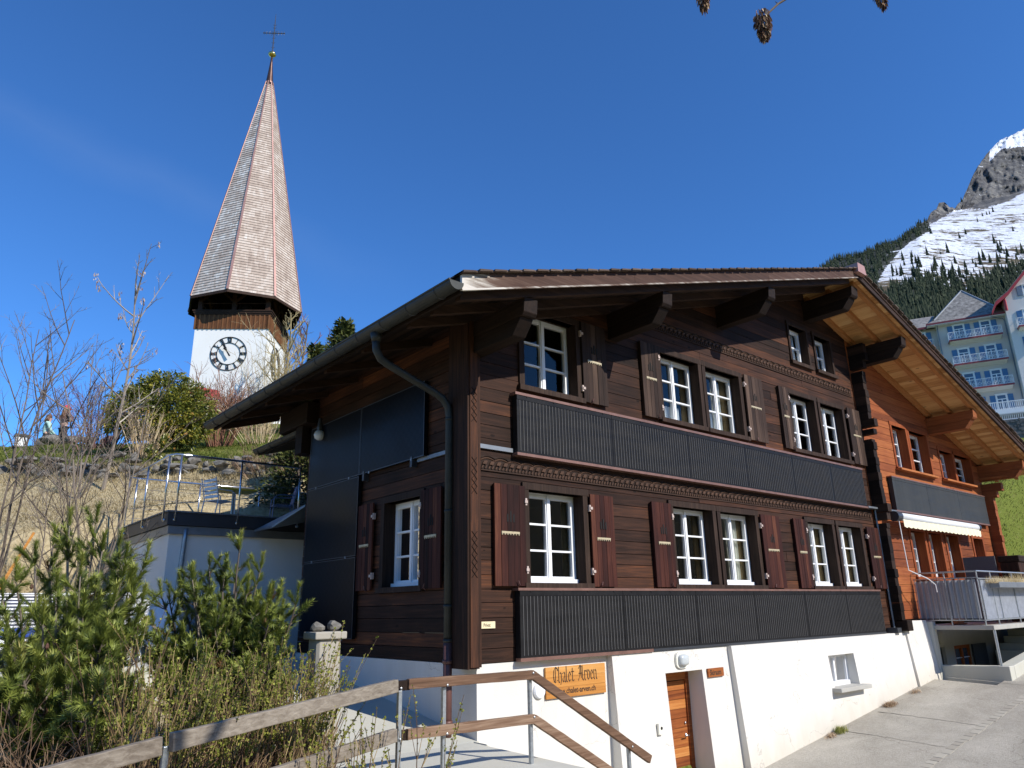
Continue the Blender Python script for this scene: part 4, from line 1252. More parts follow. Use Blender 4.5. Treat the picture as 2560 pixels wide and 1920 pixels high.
def ground_z(x, y):
    D, u = dq(x, y)
    q = u / max(D, 1)
    garden = -.88 + .175 * min(6.3, max(0, y - .4))
    h = prof(HILL, D)
    if D > 26:
        h = lerp(prof(LEFT, D), h, smooth(-.535, -.47, q))
    k = smooth(-.2, .25, q)
    if k > 0: h = lerp(h, prof(RIGHT, D), k)
    s = smooth(7.0, 11.0, y)
    z = lerp(garden, max(h, garden), s)
    if x > -1.6 and y < 8.6 and x < 24: z = min(z, lerp(-1.2, z, smooth(7.4, 8.6, y)))
    r = smooth(-.6, 1.2, x) * (1 - smooth(-.2, .6, y) * (1 if x < 22 else 0))
    if x > 22: r *= 1 - smooth(-1, 6, y) * smooth(20, 26, x)
    if r > 0: z = lerp(z, min(road_z(x, y) - .25, 3), r)
    if -5.2 < x < -1.6 and 6.4 < y < 10.8: z = lerp(min(z, .08 + .1 * max(0, y - 7)), z, smooth(2.3, 5.0, -x))
    if 13.3 < x < 23 and -1.9 < y < .8: z = min(z, -1.5)
    if q < -.8 and D > 5: z += smooth(-.82, -1.5, q) * min(5, max(0, (D - 12) * .4)) * smooth(2, 12, y)  # unseen bank at the far left, added to darken the panel reflections
    if y < -17: z += min(18, (-17 - y) * .45)  # unseen slope across the street, added to darken the window reflections
    if y < -2.2 and x < 0: z = lerp(z, -.95, smooth(-2.2, -3.2, y) * (1 - smooth(-14, -18, y)))
    return z


def gline(segs):
    out = []
    for a, b, st_ in segs:
        n = max(1, int((b - a) / st_))
        out += [a + (b - a) * i / n for i in range(n)]
    out.append(segs[-1][1]); return out


gx = gline([(-70, -16, 3), (-16, 4, .4), (4, 26, .9), (26, 60, 2), (60, 260, 8)])
gy = gline([(-90, -14, 4), (-14, -4, 1), (-4, 34, .4), (34, 60, 1), (60, 260, 6)])
V = []; Fc = []; G = []
for j, y in enumerate(gy):
    for i, x in enumerate(gx):
        D, u = dq(x, y)
        z = ground_z(x, y)
        w = mnoise.noise(Vector((x * .35, y * .35, 0))) * .12 + mnoise.noise(Vector((x * 1.3, y * 1.3, 3))) * .05
        if y > 8 or x < -2: z += w * smooth(7, 10, y)
        V.append((x, y, z))
        g = smooth(19.4, 20.8, D + mnoise.noise(Vector((x * .4, y * .4, 9))) * 1.2)
        if y < 6: g = .25
        if y < -15: g = 1.2
        q = u / max(D, 1)
        if q > .2: g = .8 + .35 * mnoise.noise(Vector((x * .12, y * .12, 2)))
        if y < 0 and x > 0: g = 0
        G.append(g - .12 * (mnoise.noise(Vector((x * .2, y * .2, 5)))))
nx = len(gx)
for j in range(len(gy) - 1):
    for i in range(nx - 1):
        Fc.append((j * nx + i, j * nx + i + 1, (j + 1) * nx + i + 1, (j + 1) * nx + i))
me = bpy.data.meshes.new("ground"); me.from_pydata(V, [], Fc); me.materials.append(M['ground'])
a = me.attributes.new("green", 'FLOAT', 'POINT'); a.data.foreach_set("value", G)
me.polygons.foreach_set("use_smooth", [True] * len(Fc))
go = bpy.data.objects.new("ground", me); COL.objects.link(go); go['kind'] = 'structure'
# road
rb = MB(); n = 60
xs = gline([(.9, 30, .8), (30, 90, 5)])
ys = [.3, -1.0, -1.6, -2.3, -4, -6, -9, -14]
for i in range(len(xs) - 1):
    for j in range(len(ys) - 1):
        a, b, c, d = xs[i], xs[i + 1], ys[j], ys[j + 1]
        if b > 13.7 and d > -1.7: continue
        rb.quad((a, d, road_z(a, d)), (b, d, road_z(b, d)), (b, c, road_z(b, c)), (a, c, road_z(a, c)))
ro = rb.build('road', M['asphalt'], None); ro['kind'] = 'structure'
kb = MB(); x = 4.0
while x < 26:
    l = rng.uniform(.16, .26); y = -2.32 + rng.uniform(-.015, .015)
    z0 = road_z(x, y); z1 = road_z(x + l, y)
    kb.add([(x, y - .07, z0 - .03), (x + l - .012, y - .055, z1 - .03), (x + l - .012, y + .055, z1 - .03), (x, y + .07, z0 - .03),
            (x, y - .07, z0 + .004), (x + l - .012, y - .07, z1 + .004), (x + l - .012, y + .07, z1 + .008), (x, y + .07, z0 + .008)], BOXF, rng.random())
    x += l + .015
ko = kb.build('kerb_strip', M['cobble'], None); ko['kind'] = 'structure'
jn = MB()
for x in (8.27, 9.82, 13.3):
    pts = [(x + rng.uniform(-.02, .02), lerp(-.45, -2.25, k / 14)) for k in range(15)]
    for (p, q) in zip(pts[:-1], pts[1:]):
        w = rng.uniform(.012, .028)
        jn.quad((p[0] - w, p[1], road_z(*p) + .004), (p[0] + w, p[1], road_z(*p) + .004), (q[0] + w, q[1], road_z(*q) + .004), (q[0] - w, q[1], road_z(*q) + .004))
jo = jn.build('road_joints', M['joint'], None); jo['kind'] = 'structure'
# platform and path along the left wall
pf = MB()
pf.add([(-2.4, -2.2, -1.5), (-.12, -2.2, -1.5), (-.12, -.02, -1.5), (-2.4, -.02, -1.5), (-2.4, -2.2, -.9), (-.12, -2.2, -.9), (-.12, -.02, -.87), (-2.4, -.02, -.87)], BOXF)
pf.add([(-1.75, -.015, -1.5), (-.0, -.015, -1.5), (-.0, 5.6, -1.0), (-1.75, 5.6, -1.0), (-1.75, -.015, -.87), (-.0, -.015, -.87), (-.0, 5.6, -.05), (-1.75, 5.6, -.05)], BOXF)
po = pf.build('path', M['concrete_lt'], None, fix=True); po['kind'] = 'structure'
tf = MB(); tf.box((-9, 3.2, -.8), (-1.8, 6.9, .06)); to_ = tf.build('terrace_paving', M['concrete_lt'], None); to_['kind'] = 'structure'
st = MB()
for k in range(7):
    st.box((-.11 + k * .295, -1.5, -2.8), (-.11 + (k + 1) * .295 - .002, -.32, -.9 - (k + 1) * .17))
st.prism([(-.1, -.3, -.86), (2.35, -.3, -2.25), (2.35, -.3, -2.9), (-.1, -.3, -2.9)], (0, .27, 0))
st.box((1.96, -1.6, -2.9), (5.2, -.3, -2.2)); st.box((5.02, -.9, -2.4), (5.6, -.28, -1.95))
tag(st.build('concrete_steps', M['concrete_lt'], None, bevel=.01, offset=(1, -1, -2.5)), "pale concrete steps going down along the white wall to the cellar door", "steps")

# ------------------------------------------------------------------ handrail in the foreground
hr = thing("handrail", "weathered two-bar wooden handrail on galvanised posts in the foreground", "handrail", (-1.9, -1.5, -.9))
A = Vector((-2.0, -1.5, .02)); B = Vector((-.42, -1.5, 0.0)); Cc = Vector((1.45, -1.5, -1.08)); Z = Vector((0, 0, 1))
L0 = Vector((-2.16, -1.553, .02)); L1 = Vector((-4.43, -2.31, -.135)); L2 = Vector((-6.3, -2.93, -.3))


def rail(p, q, mat, w=.055, h=.095, off=(0, 0, 0)):
    if mat == 'rail_grey': h = .118
    mb = MB(); o_ = Vector(off); n = 14; d = (q - p)
    s = d.cross(Z).normalized(); u = s.cross(d).normalized()
    vs = []; fs = []
    for k in range(n + 1):
        c = p + d * (k / n) + o_
        j = rng.uniform(-.0025, .0025)
        for (i, t) in ((-1, -1), (1, -1), (1, 1), (-1, 1)):
            vs.append(c + s * (i * w / 2 + j) + u * (t * (h / 2 + j)))
    for k in range(n):
        for e in range(4):
            e2 = (e + 1) % 4; fs.append((k * 4 + e, k * 4 + e2, (k + 1) * 4 + e2, (k + 1) * 4 + e))
    fs += [(3, 2, 1, 0), tuple(n * 4 + i for i in range(4))]
    mb.add(vs, fs, rng.uniform(.25, .7))
    return mb.build('rail', M[mat], hr, bevel=.006, fix=True)


dn = Vector((0, 0, -.445))
for off in (Vector((0, 0, 0)), dn):
    rail(A, B + Vector((.04, 0, 0)), 'rail_brown', off=off); rail(B, Cc, 'rail_brown', off=off + Vector((.03, -.0, 0)))
    rail(L0, L1 + (L0 - L1) * .02, 'rail_grey', off=off * .96); rail(L1 + (L2 - L1) * .005, L2, 'rail_grey', off=off * .96 + Vector((0, .06, -.015)))
    mb = MB(); mb.beam(A + off + Vector((.03, .03, -.01)), L0 + off * .96 + Vector((0, .07, -.01)), .06, .09); mb.build('rail_joint', M['dark_y'], hr, bevel=.005)
for p, zt_, zb in ((Vector((-2.09, -1.5, 0)), -.03, -.95), (Vector((-1.55, -1.46, 0)), -.04, -.95), (Vector((-.4, -1.46, 0)), .0, -.95), (Vector((1.15, -1.46, 0)), -.92, -2.2), (Vector((-4.40, -2.24, 0)), -.16, -1.1), (Vector((-5.9, -2.76, 0)), -.3, -1.2)):
    mb = MB(); mb.box((p.x - .02, p.y - .02, zb), (p.x + .02, p.y + .02, zt_)); mb.build('post', M['galv'], hr, bevel=.004)
    if p.x > -2.5:
        mb = MB()
        for dz in (0, -.445): mb.lathe((p.x, -1.528, zt_ + dz + .02), [(.012, 0), (.012, .006), (.004, .01)], 8, axis=(0, -1, 0))
        mb.build('bolt', M['galv'], hr)

# granite gate pillar with two stones
gp = thing("gate_pillar", "granite gate pillar with flat cap behind the wooden handrail", "pillar", (-2.36, -.42, -.9))
mb = MB(); PM = Matrix.Rotation(R_(-4), 3, 'Z')
def rbox(mb, c, sx, sy, z0, z1, rot, ch=0):
    P = [(-sx, -sy + ch), (-sx + ch, -sy), (sx - ch, -sy), (sx, -sy + ch), (sx, sy - ch), (sx - ch, sy), (-sx + ch, sy), (-sx, sy - ch)] if ch else [(-sx, -sy), (sx, -sy), (sx, sy), (-sx, sy)]
    mb.prism([Vector((c[0], c[1], z0)) + rot @ Vector((x, y, 0)) for x, y in P], (0, 0, z1 - z0), .5)
rbox(mb, (-2.36, -.42), .135, .135, -1.0, .43, PM, .03); mb.build('shaft', M['cobble'], gp, fix=True, bevel=.006)
mb = MB(); rbox(mb, (-2.36, -.42), .175, .175, .43, .505, PM, .0); mb.build('cap', M['cobble'], gp, fix=True, bevel=.012)


def rock(mb, c, s, seed, flat=.7, n=2):
    bm = bmesh.new(); bmesh.ops.create_icosphere(bm, subdivisions=n, radius=1)
    r = random.Random(seed); pl = [Vector((r.gauss(0, 1), r.gauss(0, 1), r.gauss(0, 1))).normalized() for _ in range(7)]
    ang = r.uniform(0, 6.28); ca, sa = math.cos(ang), math.sin(ang)
    for v in bm.verts:
        d = v.co.normalized(); rr = 1.0
        for q in pl:
            t = d.dot(q)
            if t > .62: rr = min(rr, .62 / t)
        rr *= 1 + .12 * mnoise.noise(d * 2.3 + Vector((seed, 0, 0)))
        p = d * rr; x, y = p.x * s[0], p.y * s[1]
        v.co = Vector((x * ca - y * sa, x * sa + y * ca, p.z * s[2]))
    bm.verts.index_update()
    mb.add([v.co + Vector(c) for v in bm.verts], [tuple(v.index for v in f.verts) for f in bm.faces], r.random())
    bm.free()


mb = MB(); rock(mb, (-2.45, -.40, .555), (.1, .085, .062), 5); tag(mb.build('stone', M['stone'], None, offset=(-2.46, -.4, .5)), "dark flat fieldstone lying on the granite pillar cap, nearer the garage", "stone", "stones on the granite pillar")
mb = MB(); rock(mb, (-2.26, -.43, .557), (.1, .085, .066), 9); tag(mb.build('stone', M['stone'], None, offset=(-2.24, -.43, .5)), "paler pointed fieldstone lying on the granite pillar cap, nearer the chalet", "stone", "stones on the granite pillar")
mb = MB(); mb.box((-2.75, -.2, -.62), (-2.2, .25, -.45)); tag(mb.build('stone_slab', M['concrete_lt'], None, offset=(-2.5, 0, -.6), bevel=.02), "pale flat stone slab on the ground behind the granite pillar", "stone slab")

# ------------------------------------------------------------------ garage with roof terrace
gr = thing("garage", "low white garage with a dark edged roof terrace behind the pines", "garage", (-.7, 8.5, 0))
mb = MB(); mb.box((-2.0, 7.05, -.6), (2.4, 10.3, 2.2)); mb.build('wall', M['white_garage'], gr)
mb = MB(); mb.box((-2.09, 6.94, 2.36), (2.5, 10.4, 2.6)); mb.build('deck_fascia', M['anthracite'], gr)
mb = MB(); mb.box((-2.05, 6.98, 2.2), (2.45, 10.35, 2.35)); mb.build('deck_beam', M['zinc_light'], gr)
mb = MB(); mb.box((-2.11, 6.92, 2.605), (2.5, 10.42, 2.635))
for k in range(40): mb.box((-2.05 + k * .11, 6.905, 2.605), (-2.0 + k * .11, 6.92, 2.63)); 
for k in range(30): mb.box((-2.125, 7.0 + k * .11, 2.605), (-2.11, 7.05 + k * .11, 2.63))
mb.build('deck_edge', M['zinc_light'], gr)
mb = MB(); mb.tube([(-1.72, 7.0, 2.3), (-1.72, 7.0, 2.1), (-1.75, 7.0, 1.0), (-1.75, 7.0, 0)], .045, 10); mb.build('downpipe', M['galv'], gr, smooth=True)
mb = MB(); mb.tube([(-2.05, 9.7, 2.0), (-2.05, 9.0, 1.2), (-2.05, 8.4, .4)], .045, 10); mb.build('drain_pipe', M['alu_dark'], gr)
mb = MB(); mb.box((-1.2, 7.03, -.3), (-.35, 7.049, 1.9)); mb.build('door', M['hotel_trim'], gr)
mb = MB()
tops = [(-2.12, 10.2), (-2.12, 8.6), (-2.12, 7.12), (-1.96, 6.95), (-.77, 6.95), (.5, 6.95)]
mb.tube([(-2.12, 10.2, 3.72), (-2.12, 7.1, 3.72), (-2.05, 6.97, 3.72), (-1.9, 6.95, 3.72), (.5, 6.95, 3.72), (.62, 7.2, 3.72)], .024, 10)
mb.tube([(-2.12, 10.2, 3.72), (2.4, 10.2, 3.72)], .024, 10)
mb.build('handrail', M['steel'], gr, smooth=True)
for (x, y) in [(-2.13, 10.1), (-2.13, 8.6), (-2.13, 7.12), (-1.96, 6.93), (-.77, 6.93), (.5, 6.93), (-.55, 10.2), (.9, 10.2), (-1.95, 10.2)]:
    mb = MB(); mb.tube([(x, y, 2.45 if y < 10.15 else 2.63), (x, y, 3.71)], .02, 8)
    if y < 10.15: mb.tube([(x, y, 2.46), (x + (.06 if x < -2 else 0), y + (0 if x < -2 else .06), 2.46)], .03, 8)
    mb.build('railing_post', M['steel'], gr, smooth=True)
mb = MB()
for k in range(4):
    z = 2.82 + k * .22
    mb.tube([(-2.13, 10.15, z), (-2.13, 7.05, z)], .004, 4); mb.tube([(-2.0, 6.93, z), (.55, 6.93, z)], .004, 4); mb.tube([(-2.05, 10.2, z), (2.4, 10.2, z)], .004, 4)
mb.build('steel_cable', M['steel'], gr)
mb = MB(); mb.prism([(-.42, 6.0, 2.30), (.0, 5.5, 2.68), (.9, 5.5, 2.9), (.9, 6.9, 2.62), (-.42, 6.9, 2.30)], (0, 0, .04)); tag(mb.build('canopy', M['zinc_light'], None, fix=True, offset=(0, 6.2, 2.4)), "small grey sheet canopy between the black panels and the garage roof", "canopy")
tb = thing("garden_table", "yellow topped table with a grey column on the roof terrace", "table", (-.3, 8.6, 2.63))
mb = MB(); mb.box((-.72, 8.3, 3.35), (.12, 8.95, 3.385)); mb.build('table_top', M['yellow'], tb, bevel=.008)
mb = MB(); mb.tube([(-.3, 8.62, 2.66), (-.3, 8.62, 3.35)], .035, 10); mb.build('leg', M['galv'], tb)
mb = MB(); mb.lathe((-.3, 8.62, 2.635), [(.26, 0), (.26, .015), (.05, .05)], 18); mb.build('foot', M['galv'], tb)


def chair(x, y, z, ang, mat, label):
    r = thing("garden_chair", label, "chair", (x, y, z), "metal chairs on the roof terrace")
    Rm = Matrix.Rotation(ang, 3, 'Z'); o = Vector((x, y, z))
    P = lambda a, b, c: o + Rm @ Vector((a, b, c))
    mb = MB()
    for k in range(6): mb.beam(P(-.2 + k * .075, -.2, .44), P(-.2 + k * .075, .2, .44), .06, .014)
    mb.build('seat', M[mat], r)
    mb = MB()
    for k in range(5): mb.beam(P(-.23 - .018 * k, -.2, .52 + .085 * k), P(-.23 - .018 * k, .2, .52 + .085 * k), .014, .06)
    mb.build('backrest', M[mat], r)
    for s in (-1, 1):
        mb = MB(); mb.tube([P(-.34, s * .23, .92), P(-.22, s * .23, .46), P(-.3, s * .23, 0)], .013, 6); mb.build('leg', M[mat], r)
        mb = MB(); mb.tube([P(.22, s * .24, 0), P(.2, s * .24, .6), P(.1, s * .24, .66), P(-.26, s * .24, .66)], .013, 6); mb.build('armrest', M[mat], r)


chair(-.68, 8.35, 2.63, R_(20), 'white_chair', "white metal armchair at the yellow table on the roof terrace")
chair(.7, 8.3, 2.63, R_(165), 'blue_chair', "blue metal armchair by the railing on the roof terrace")

# garden furniture seen through the pines
lo = thing("garden_lounger", "garden lounger with blue and white striped cushions behind the big pine", "lounger", (-4.6, 5.0, .06))
mb = MB(); n = 12
for k in range(n):
    a0 = math.pi * k / n * .55; a1 = math.pi * (k + 1) / n * .55
    mb.quad((-5.3, 5.2 - .5 * math.cos(a0), .55 + .42 * math.sin(a0)), (-3.95, 5.2 - .5 * math.cos(a0), .55 + .42 * math.sin(a0)), (-3.95, 5.2 - .5 * math.cos(a1), .55 + .42 * math.sin(a1)), (-5.3, 5.2 - .5 * math.cos(a1), .55 + .42 * math.sin(a1)))
mb.box((-5.3, 5.2, .5), (-3.95, 5.35, 1.05)); mb.build('striped_cushion', M['stripe'], lo, smooth=False)
mb = MB(); mb.box((-5.2, 4.6, .45), (-4.05, 5.15, .57)); mb.build('seat_cushion', M['blue_cushion'], lo, bevel=.03)
mb = MB(); mb.box((-5.35, 4.55, .3), (-3.9, 5.4, .43)); mb.build('frame', M['white_chair'], lo)
for x in (-5.25, -4.0):
    for y in (4.62, 5.3):
        mb = MB(); mb.tube([(x, y, .06), (x, y, .3)], .025, 6); mb.build('leg', M['white_chair'], lo)
tb2 = thing("low_table", "low pale wooden garden table behind the big pine", "table", (-3.6, 4.3, .06))
mb = MB(); mb.box((-4.6, 4.0, .36), (-3.05, 4.5, .4)); mb.build('table_top', M['sign'], tb2)
for x in (-4.5, -3.15):
    mb = MB(); mb.box((x - .03, 4.1, .06), (x + .03, 4.4, .36)); mb.build('leg', M['white_chair'], tb2)
bl = thing("glass_balustrade", "glass balustrade with a white top rail in front of the garage", "railing", (-3.2, 5.6, .06))
mb = MB(); mb.tube([(-5.4, 5.6, 1.05), (-1.7, 5.6, 1.05)], .022, 8)
for x in (-5.3, -4.1, -2.95, -1.75): mb.tube([(x, 5.6, .06), (x, 5.6, 1.05)], .02, 8)
mb.build('rail', M['white_chair'], bl)
mb = MB()
for a, b in ((-5.27, -4.13), (-4.07, -2.98), (-2.92, -1.78)): mb.box((a, 5.595, .15), (b, 5.605, .98))
mb.build('glass_pane', m_glass('balustrade_glass', (.55, .62, .68)), bl)
mb = MB()
for side in (-1, 1):
    prev = None
    for k in range(17):
        x = lerp(-2.95, -2.2, k / 16); w = .03 * math.sin(k * .9) * (1 if side < 0 else .6)
        c_ = (Vector((x, 5.6 + side * (.028), 1.08)), Vector((x + .06 * math.sin(k * .3), 5.6 + side * (.06) + w, .55 + .05 * math.sin(k * .5))))
        if prev: mb.quad(prev[0], c_[0], c_[1], prev[1])
        prev = c_
mb.box((-2.95, 5.574, 1.078), (-2.2, 5.626, 1.088))
tag(mb.build('towel', M['towel'], None, smooth=True, offset=(-2.6, 5.6, 1.0)), "white towel hung over the balustrade rail behind the pines", "towel")
dc = thing("deck_chair", "pale fabric deck chair under the white towel", "chair", (-2.6, 4.6, .06))
mb = MB(); mb.prism([(-2.95, 4.9, .95), (-2.95, 4.35, .3), (-2.95, 4.37, .27), (-2.95, 4.93, .93)], (.55, 0, 0)); mb.build('sling', M['towel'], dc, fix=True)
mb = MB()
for x in (-2.97, -2.38): mb.beam((x, 4.95, 1.0), (x, 4.2, .08), .03, .03); mb.beam((x, 4.3, .62), (x, 4.95, .08), .03, .03)
mb.build('frame', M['white_chair'], dc)
rc = thing("rattan_armchair", "dark grey round-backed armchair beside the black panels", "armchair", (-.75, 5.9, .0))
mb = MB()
for k in range(13):
    a0 = lerp(.2, math.pi - .2, k / 13); a1 = lerp(.2, math.pi - .2, (k + 1) / 13)
    for (h0, h1) in ((.0, 1.0),):
        hA = .62 + .38 * math.sin(a0); hB = .62 + .38 * math.sin(a1)
        mb.quad((-.8 + .38 * math.cos(a0), 5.7 + .38 * math.sin(a0), .1), (-.8 + .38 * math.cos(a1), 5.7 + .38 * math.sin(a1), .1), (-.8 + .42 * math.cos(a1), 5.7 + .42 * math.sin(a1), hB), (-.8 + .42 * math.cos(a0), 5.7 + .42 * math.sin(a0), hA))
mb.build('shell', M['greyrattan'], rc, smooth=True)
mb = MB(); mb.box((-1.1, 5.4, .1), (-.5, 5.95, .45)); mb.build('seat', M['greyrattan'], rc, bevel=.04)
#PART4
# ------------------------------------------------------------------ church tower
TC = Vector((12.05, 45.15, 0)); TE = Vector((.799, -.601, 0)); TN = Vector((-.601, -.799, 0))
def TP(a, b, z): return TC + TE * a + TN * b + Vector((0, 0, z))
tw = thing("church_tower", "white church tower with tall shingled spire, clock and gilded ball", "church tower", (TC.x, TC.y, 13.2))
HW = 2.56
mb = MB()
mb.prism([TP(-HW - .06, HW + .06, 12), TP(HW + .06, HW + .06, 12), TP(HW + .06, -HW - .06, 12), TP(-HW - .06, -HW - .06, 12)], (0, 0, 8.685)); mb.build('wall', M['white_tower'], tw, fix=True)
FACES = [(TE, TN), (-TN, TE), (-TE, -TN), (TN, -TE)]
mb = MB()
for r_, n_ in FACES:
    F = Frame(TC + n_ * (HW + .06), r_, n_)
    mb.fbox(F, (-HW - .12, HW + .12), (20.66, 21.75), (-.2, .06), .35)
    for k in range(17):
        a = -HW - .08 + k * (2 * HW + .16) / 16
        mb.fbox(F, (a - .045, a + .045), (20.63, 21.75), (.06, .095), .8)
mb.build('boarding', m_wood('larch_tower_boards', [(.1, (.05, .022, .011)), (.45, (.13, .055, .024)), (.75, (.2, .088, .036)), (1, (.28, .13, .055))], 'v'), tw, fix=True)
mb = MB()
for (h0, h1, w) in ((21.75, 21.87, .12), (21.87, 22.0, .18), (22.0, 22.08, .24)):
    e = HW + .06 + w
    mb.prism([TP(-e, e, h0), TP(e, e, h0), TP(e, -e, h0), TP(-e, -e, h0)], (0, 0, h1 - h0), .4)
mb.build('cornice', M['dark_x'], tw, fix=True)
mb = MB()
e = HW - .12
for (a, b) in ((-e, e), (e, e), (e, -e), (-e, -e), (0, e), (e, 0), (0, -e), (-e, 0)):
    p = TP(a, b, 22.05); mb.beam(p, p + Vector((0, 0, 2.6)), .3, .3, (TE.x, TE.y, 0), .5)
for r_, n_ in FACES:
    F = Frame(TC + n_ * e, r_, n_)
    for s in (-1, 1):
        mb.beam(F.p(s * e, 22.9, 0), F.p(s * (e - .8), 23.7, 0), .14, .18, tuple(n_), .6); mb.beam(F.p(s * .1, 22.9, 0), F.p(s * .85, 23.6, 0), .14, .18, tuple(n_), .6)
    mb.beam(F.p(-e - .3, 23.75, 0), F.p(e + .3, 23.75, 0), .22, .24, (0, 0, 1), .4)
    mb.beam(F.p(-e, 22.75, .0), F.p(e, 22.75, 0), .05, .05, (0, 0, 1), .6)
mb.build('belfry_frame', M['dark_v'], tw, fix=True)
mb = MB(); mb.lathe((TC.x, TC.y, 22.7), [(.75, 0), (.72, .1), (.52, .5), (.45, .8), (.3, .95), (.05, 1.0)], 20); mb.build('bell', M['iron'], tw, smooth=True)
ZE, ZT, RE, RT = 23.085, 44.35, 4.27, .27
LEAN = Vector((.763, -.647, 0)) * .2   # the old spire stands slightly out of true
def OV(k, R, z):
    a = k * math.pi / 4; d = TN * math.cos(a) + TE * math.sin(a)
    return TC + d * R + Vector((0, 0, z)) + LEAN * max(0, (z - ZE) / (ZT - ZE))
def sr(z): return lerp(RE, RT, (z - ZE) / (ZT - ZE))
mb = MB(); n = 92
for i in range(n):
    z0 = lerp(ZE, ZT, i / n); z1 = lerp(ZE, ZT, (i + 1) / n); t_ = rng.random()
    for k in range(8):
        m_ = max(1, int(9 * (1 - i / n)))
        lip = .045
        A0, A1 = OV(k, sr(z0) + lip, z0), OV(k + 1, sr(z0) + lip, z0); B0, B1 = OV(k, sr(z1), z1 + .012), OV(k + 1, sr(z1), z1 + .012); D0, D1 = OV(k, sr(z0) - .03, z0 + .005), OV(k + 1, sr(z0) - .03, z0 + .005)
        off = rng.random() * .6
        us_ = [0] + [min(1, (j + off) / m_) for j in range(1, m_)] + [1]
        for u0, u1 in zip(us_[:-1], us_[1:]):
            t2 = (.3 * t_ + .7 * rng.random()) * .7 + (.78 if k == 7 else (.3 if k == 0 else .3))  # left face paler: silvered shingles, with grazing sheen put into the tone
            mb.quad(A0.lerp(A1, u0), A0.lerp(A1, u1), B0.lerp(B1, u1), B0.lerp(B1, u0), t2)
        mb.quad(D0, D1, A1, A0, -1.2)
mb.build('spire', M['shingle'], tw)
mb = MB()
for k in range(8):
    for (z0, z1) in [(lerp(ZE, ZT, j / 8), lerp(ZE, ZT, (j + 1) / 8)) for j in range(8)]:
        a_, b_ = OV(k, sr(z0) + .05, z0 + .02), OV(k, sr(z1) + .05, z1)
        w = lerp(.17, .07, (z0 - ZE) / (ZT - ZE)); out = (OV(k, 1, 0) - OV(k, 0, 0)).normalized()
        mb.beam(a_, b_, w, .05, tuple(out), rng.random())
mb.build('hip_flashing', M['copper_pink'], tw, fix=True)
mb = MB()
for k in range(8):
    A0, A1 = OV(k, RE + .03, ZE), OV(k + 1, RE + .03, ZE)
    mb.prism([A0, A1, OV(k + 1, RE - .07, ZE), OV(k, RE - .07, ZE)], (0, 0, -.2), .5)
mb.build('eave_board', M['dark_x'], tw, fix=True)
mb = MB()
for k in range(8):
    mb.quad(OV(k, RE - .06, ZE - .1), OV(k + 1, RE - .06, ZE - .1), OV(k + 1, 1.2, 38), OV(k, 1.2, 38), .4)
mb.build('spire_lining', M['dark_y'], tw)
TL = TC + LEAN
mb = MB(); mb.lathe((TL.x, TL.y, 44.0), [(.36, 0), (.3, .4), (.2, 1.4), (.11, 2.4), (.07, 3.2)], 16); mb.build('spire_tip', m_plain('dark_copper_tip', (.11, .06, .045), .35, .6, .2, 3, .02), tw, smooth=True)
mb = MB(); mb.lathe((TL.x, TL.y, 47.08), [(.05, 0), (.24, .08), (.34, .22), (.3, .34), (.17, .43), (.05, .46)], 24); mb.build('gilded_ball', M['gold'], tw, smooth=True)
mb = MB(); c0 = TP(0, 0, 0) + LEAN; TP_ = TP
def TP(a, b, z): return TP_(a, b, z) + LEAN
mb.tube([c0 + Vector((0, 0, 47.5)), c0 + Vector((0, 0, 50.3)), c0 + Vector((0, 0, 51.7))], [.05, .045, .015], 6)
mb.tube([TP(-.95, 0, 49.6), TP(.95, 0, 49.6)], .04, 6)
for s in (-1, 1):
    for q in (.35, .62, .85):
        mb.tube([TP(s * q, 0, 49.35 + .1 * q), TP(s * (q + .08), 0, 49.6), TP(s * q, 0, 49.85 - .1 * q)], .018, 5)
for z in (48.0, 48.5, 49.0, 50.1, 50.4):
    mb.tube([TP(-.16, 0, z + .1), TP(0, 0, z), TP(.16, 0, z + .1)], .018, 5)
for s in (-1, 1):
    for q in (-1, 1): mb.tube([TP(0, 0, 49.6), TP(s * .25, 0, 49.6 + q * .25)], .018, 5)
mb.build('cross', M['iron'], tw)
TP = TP_


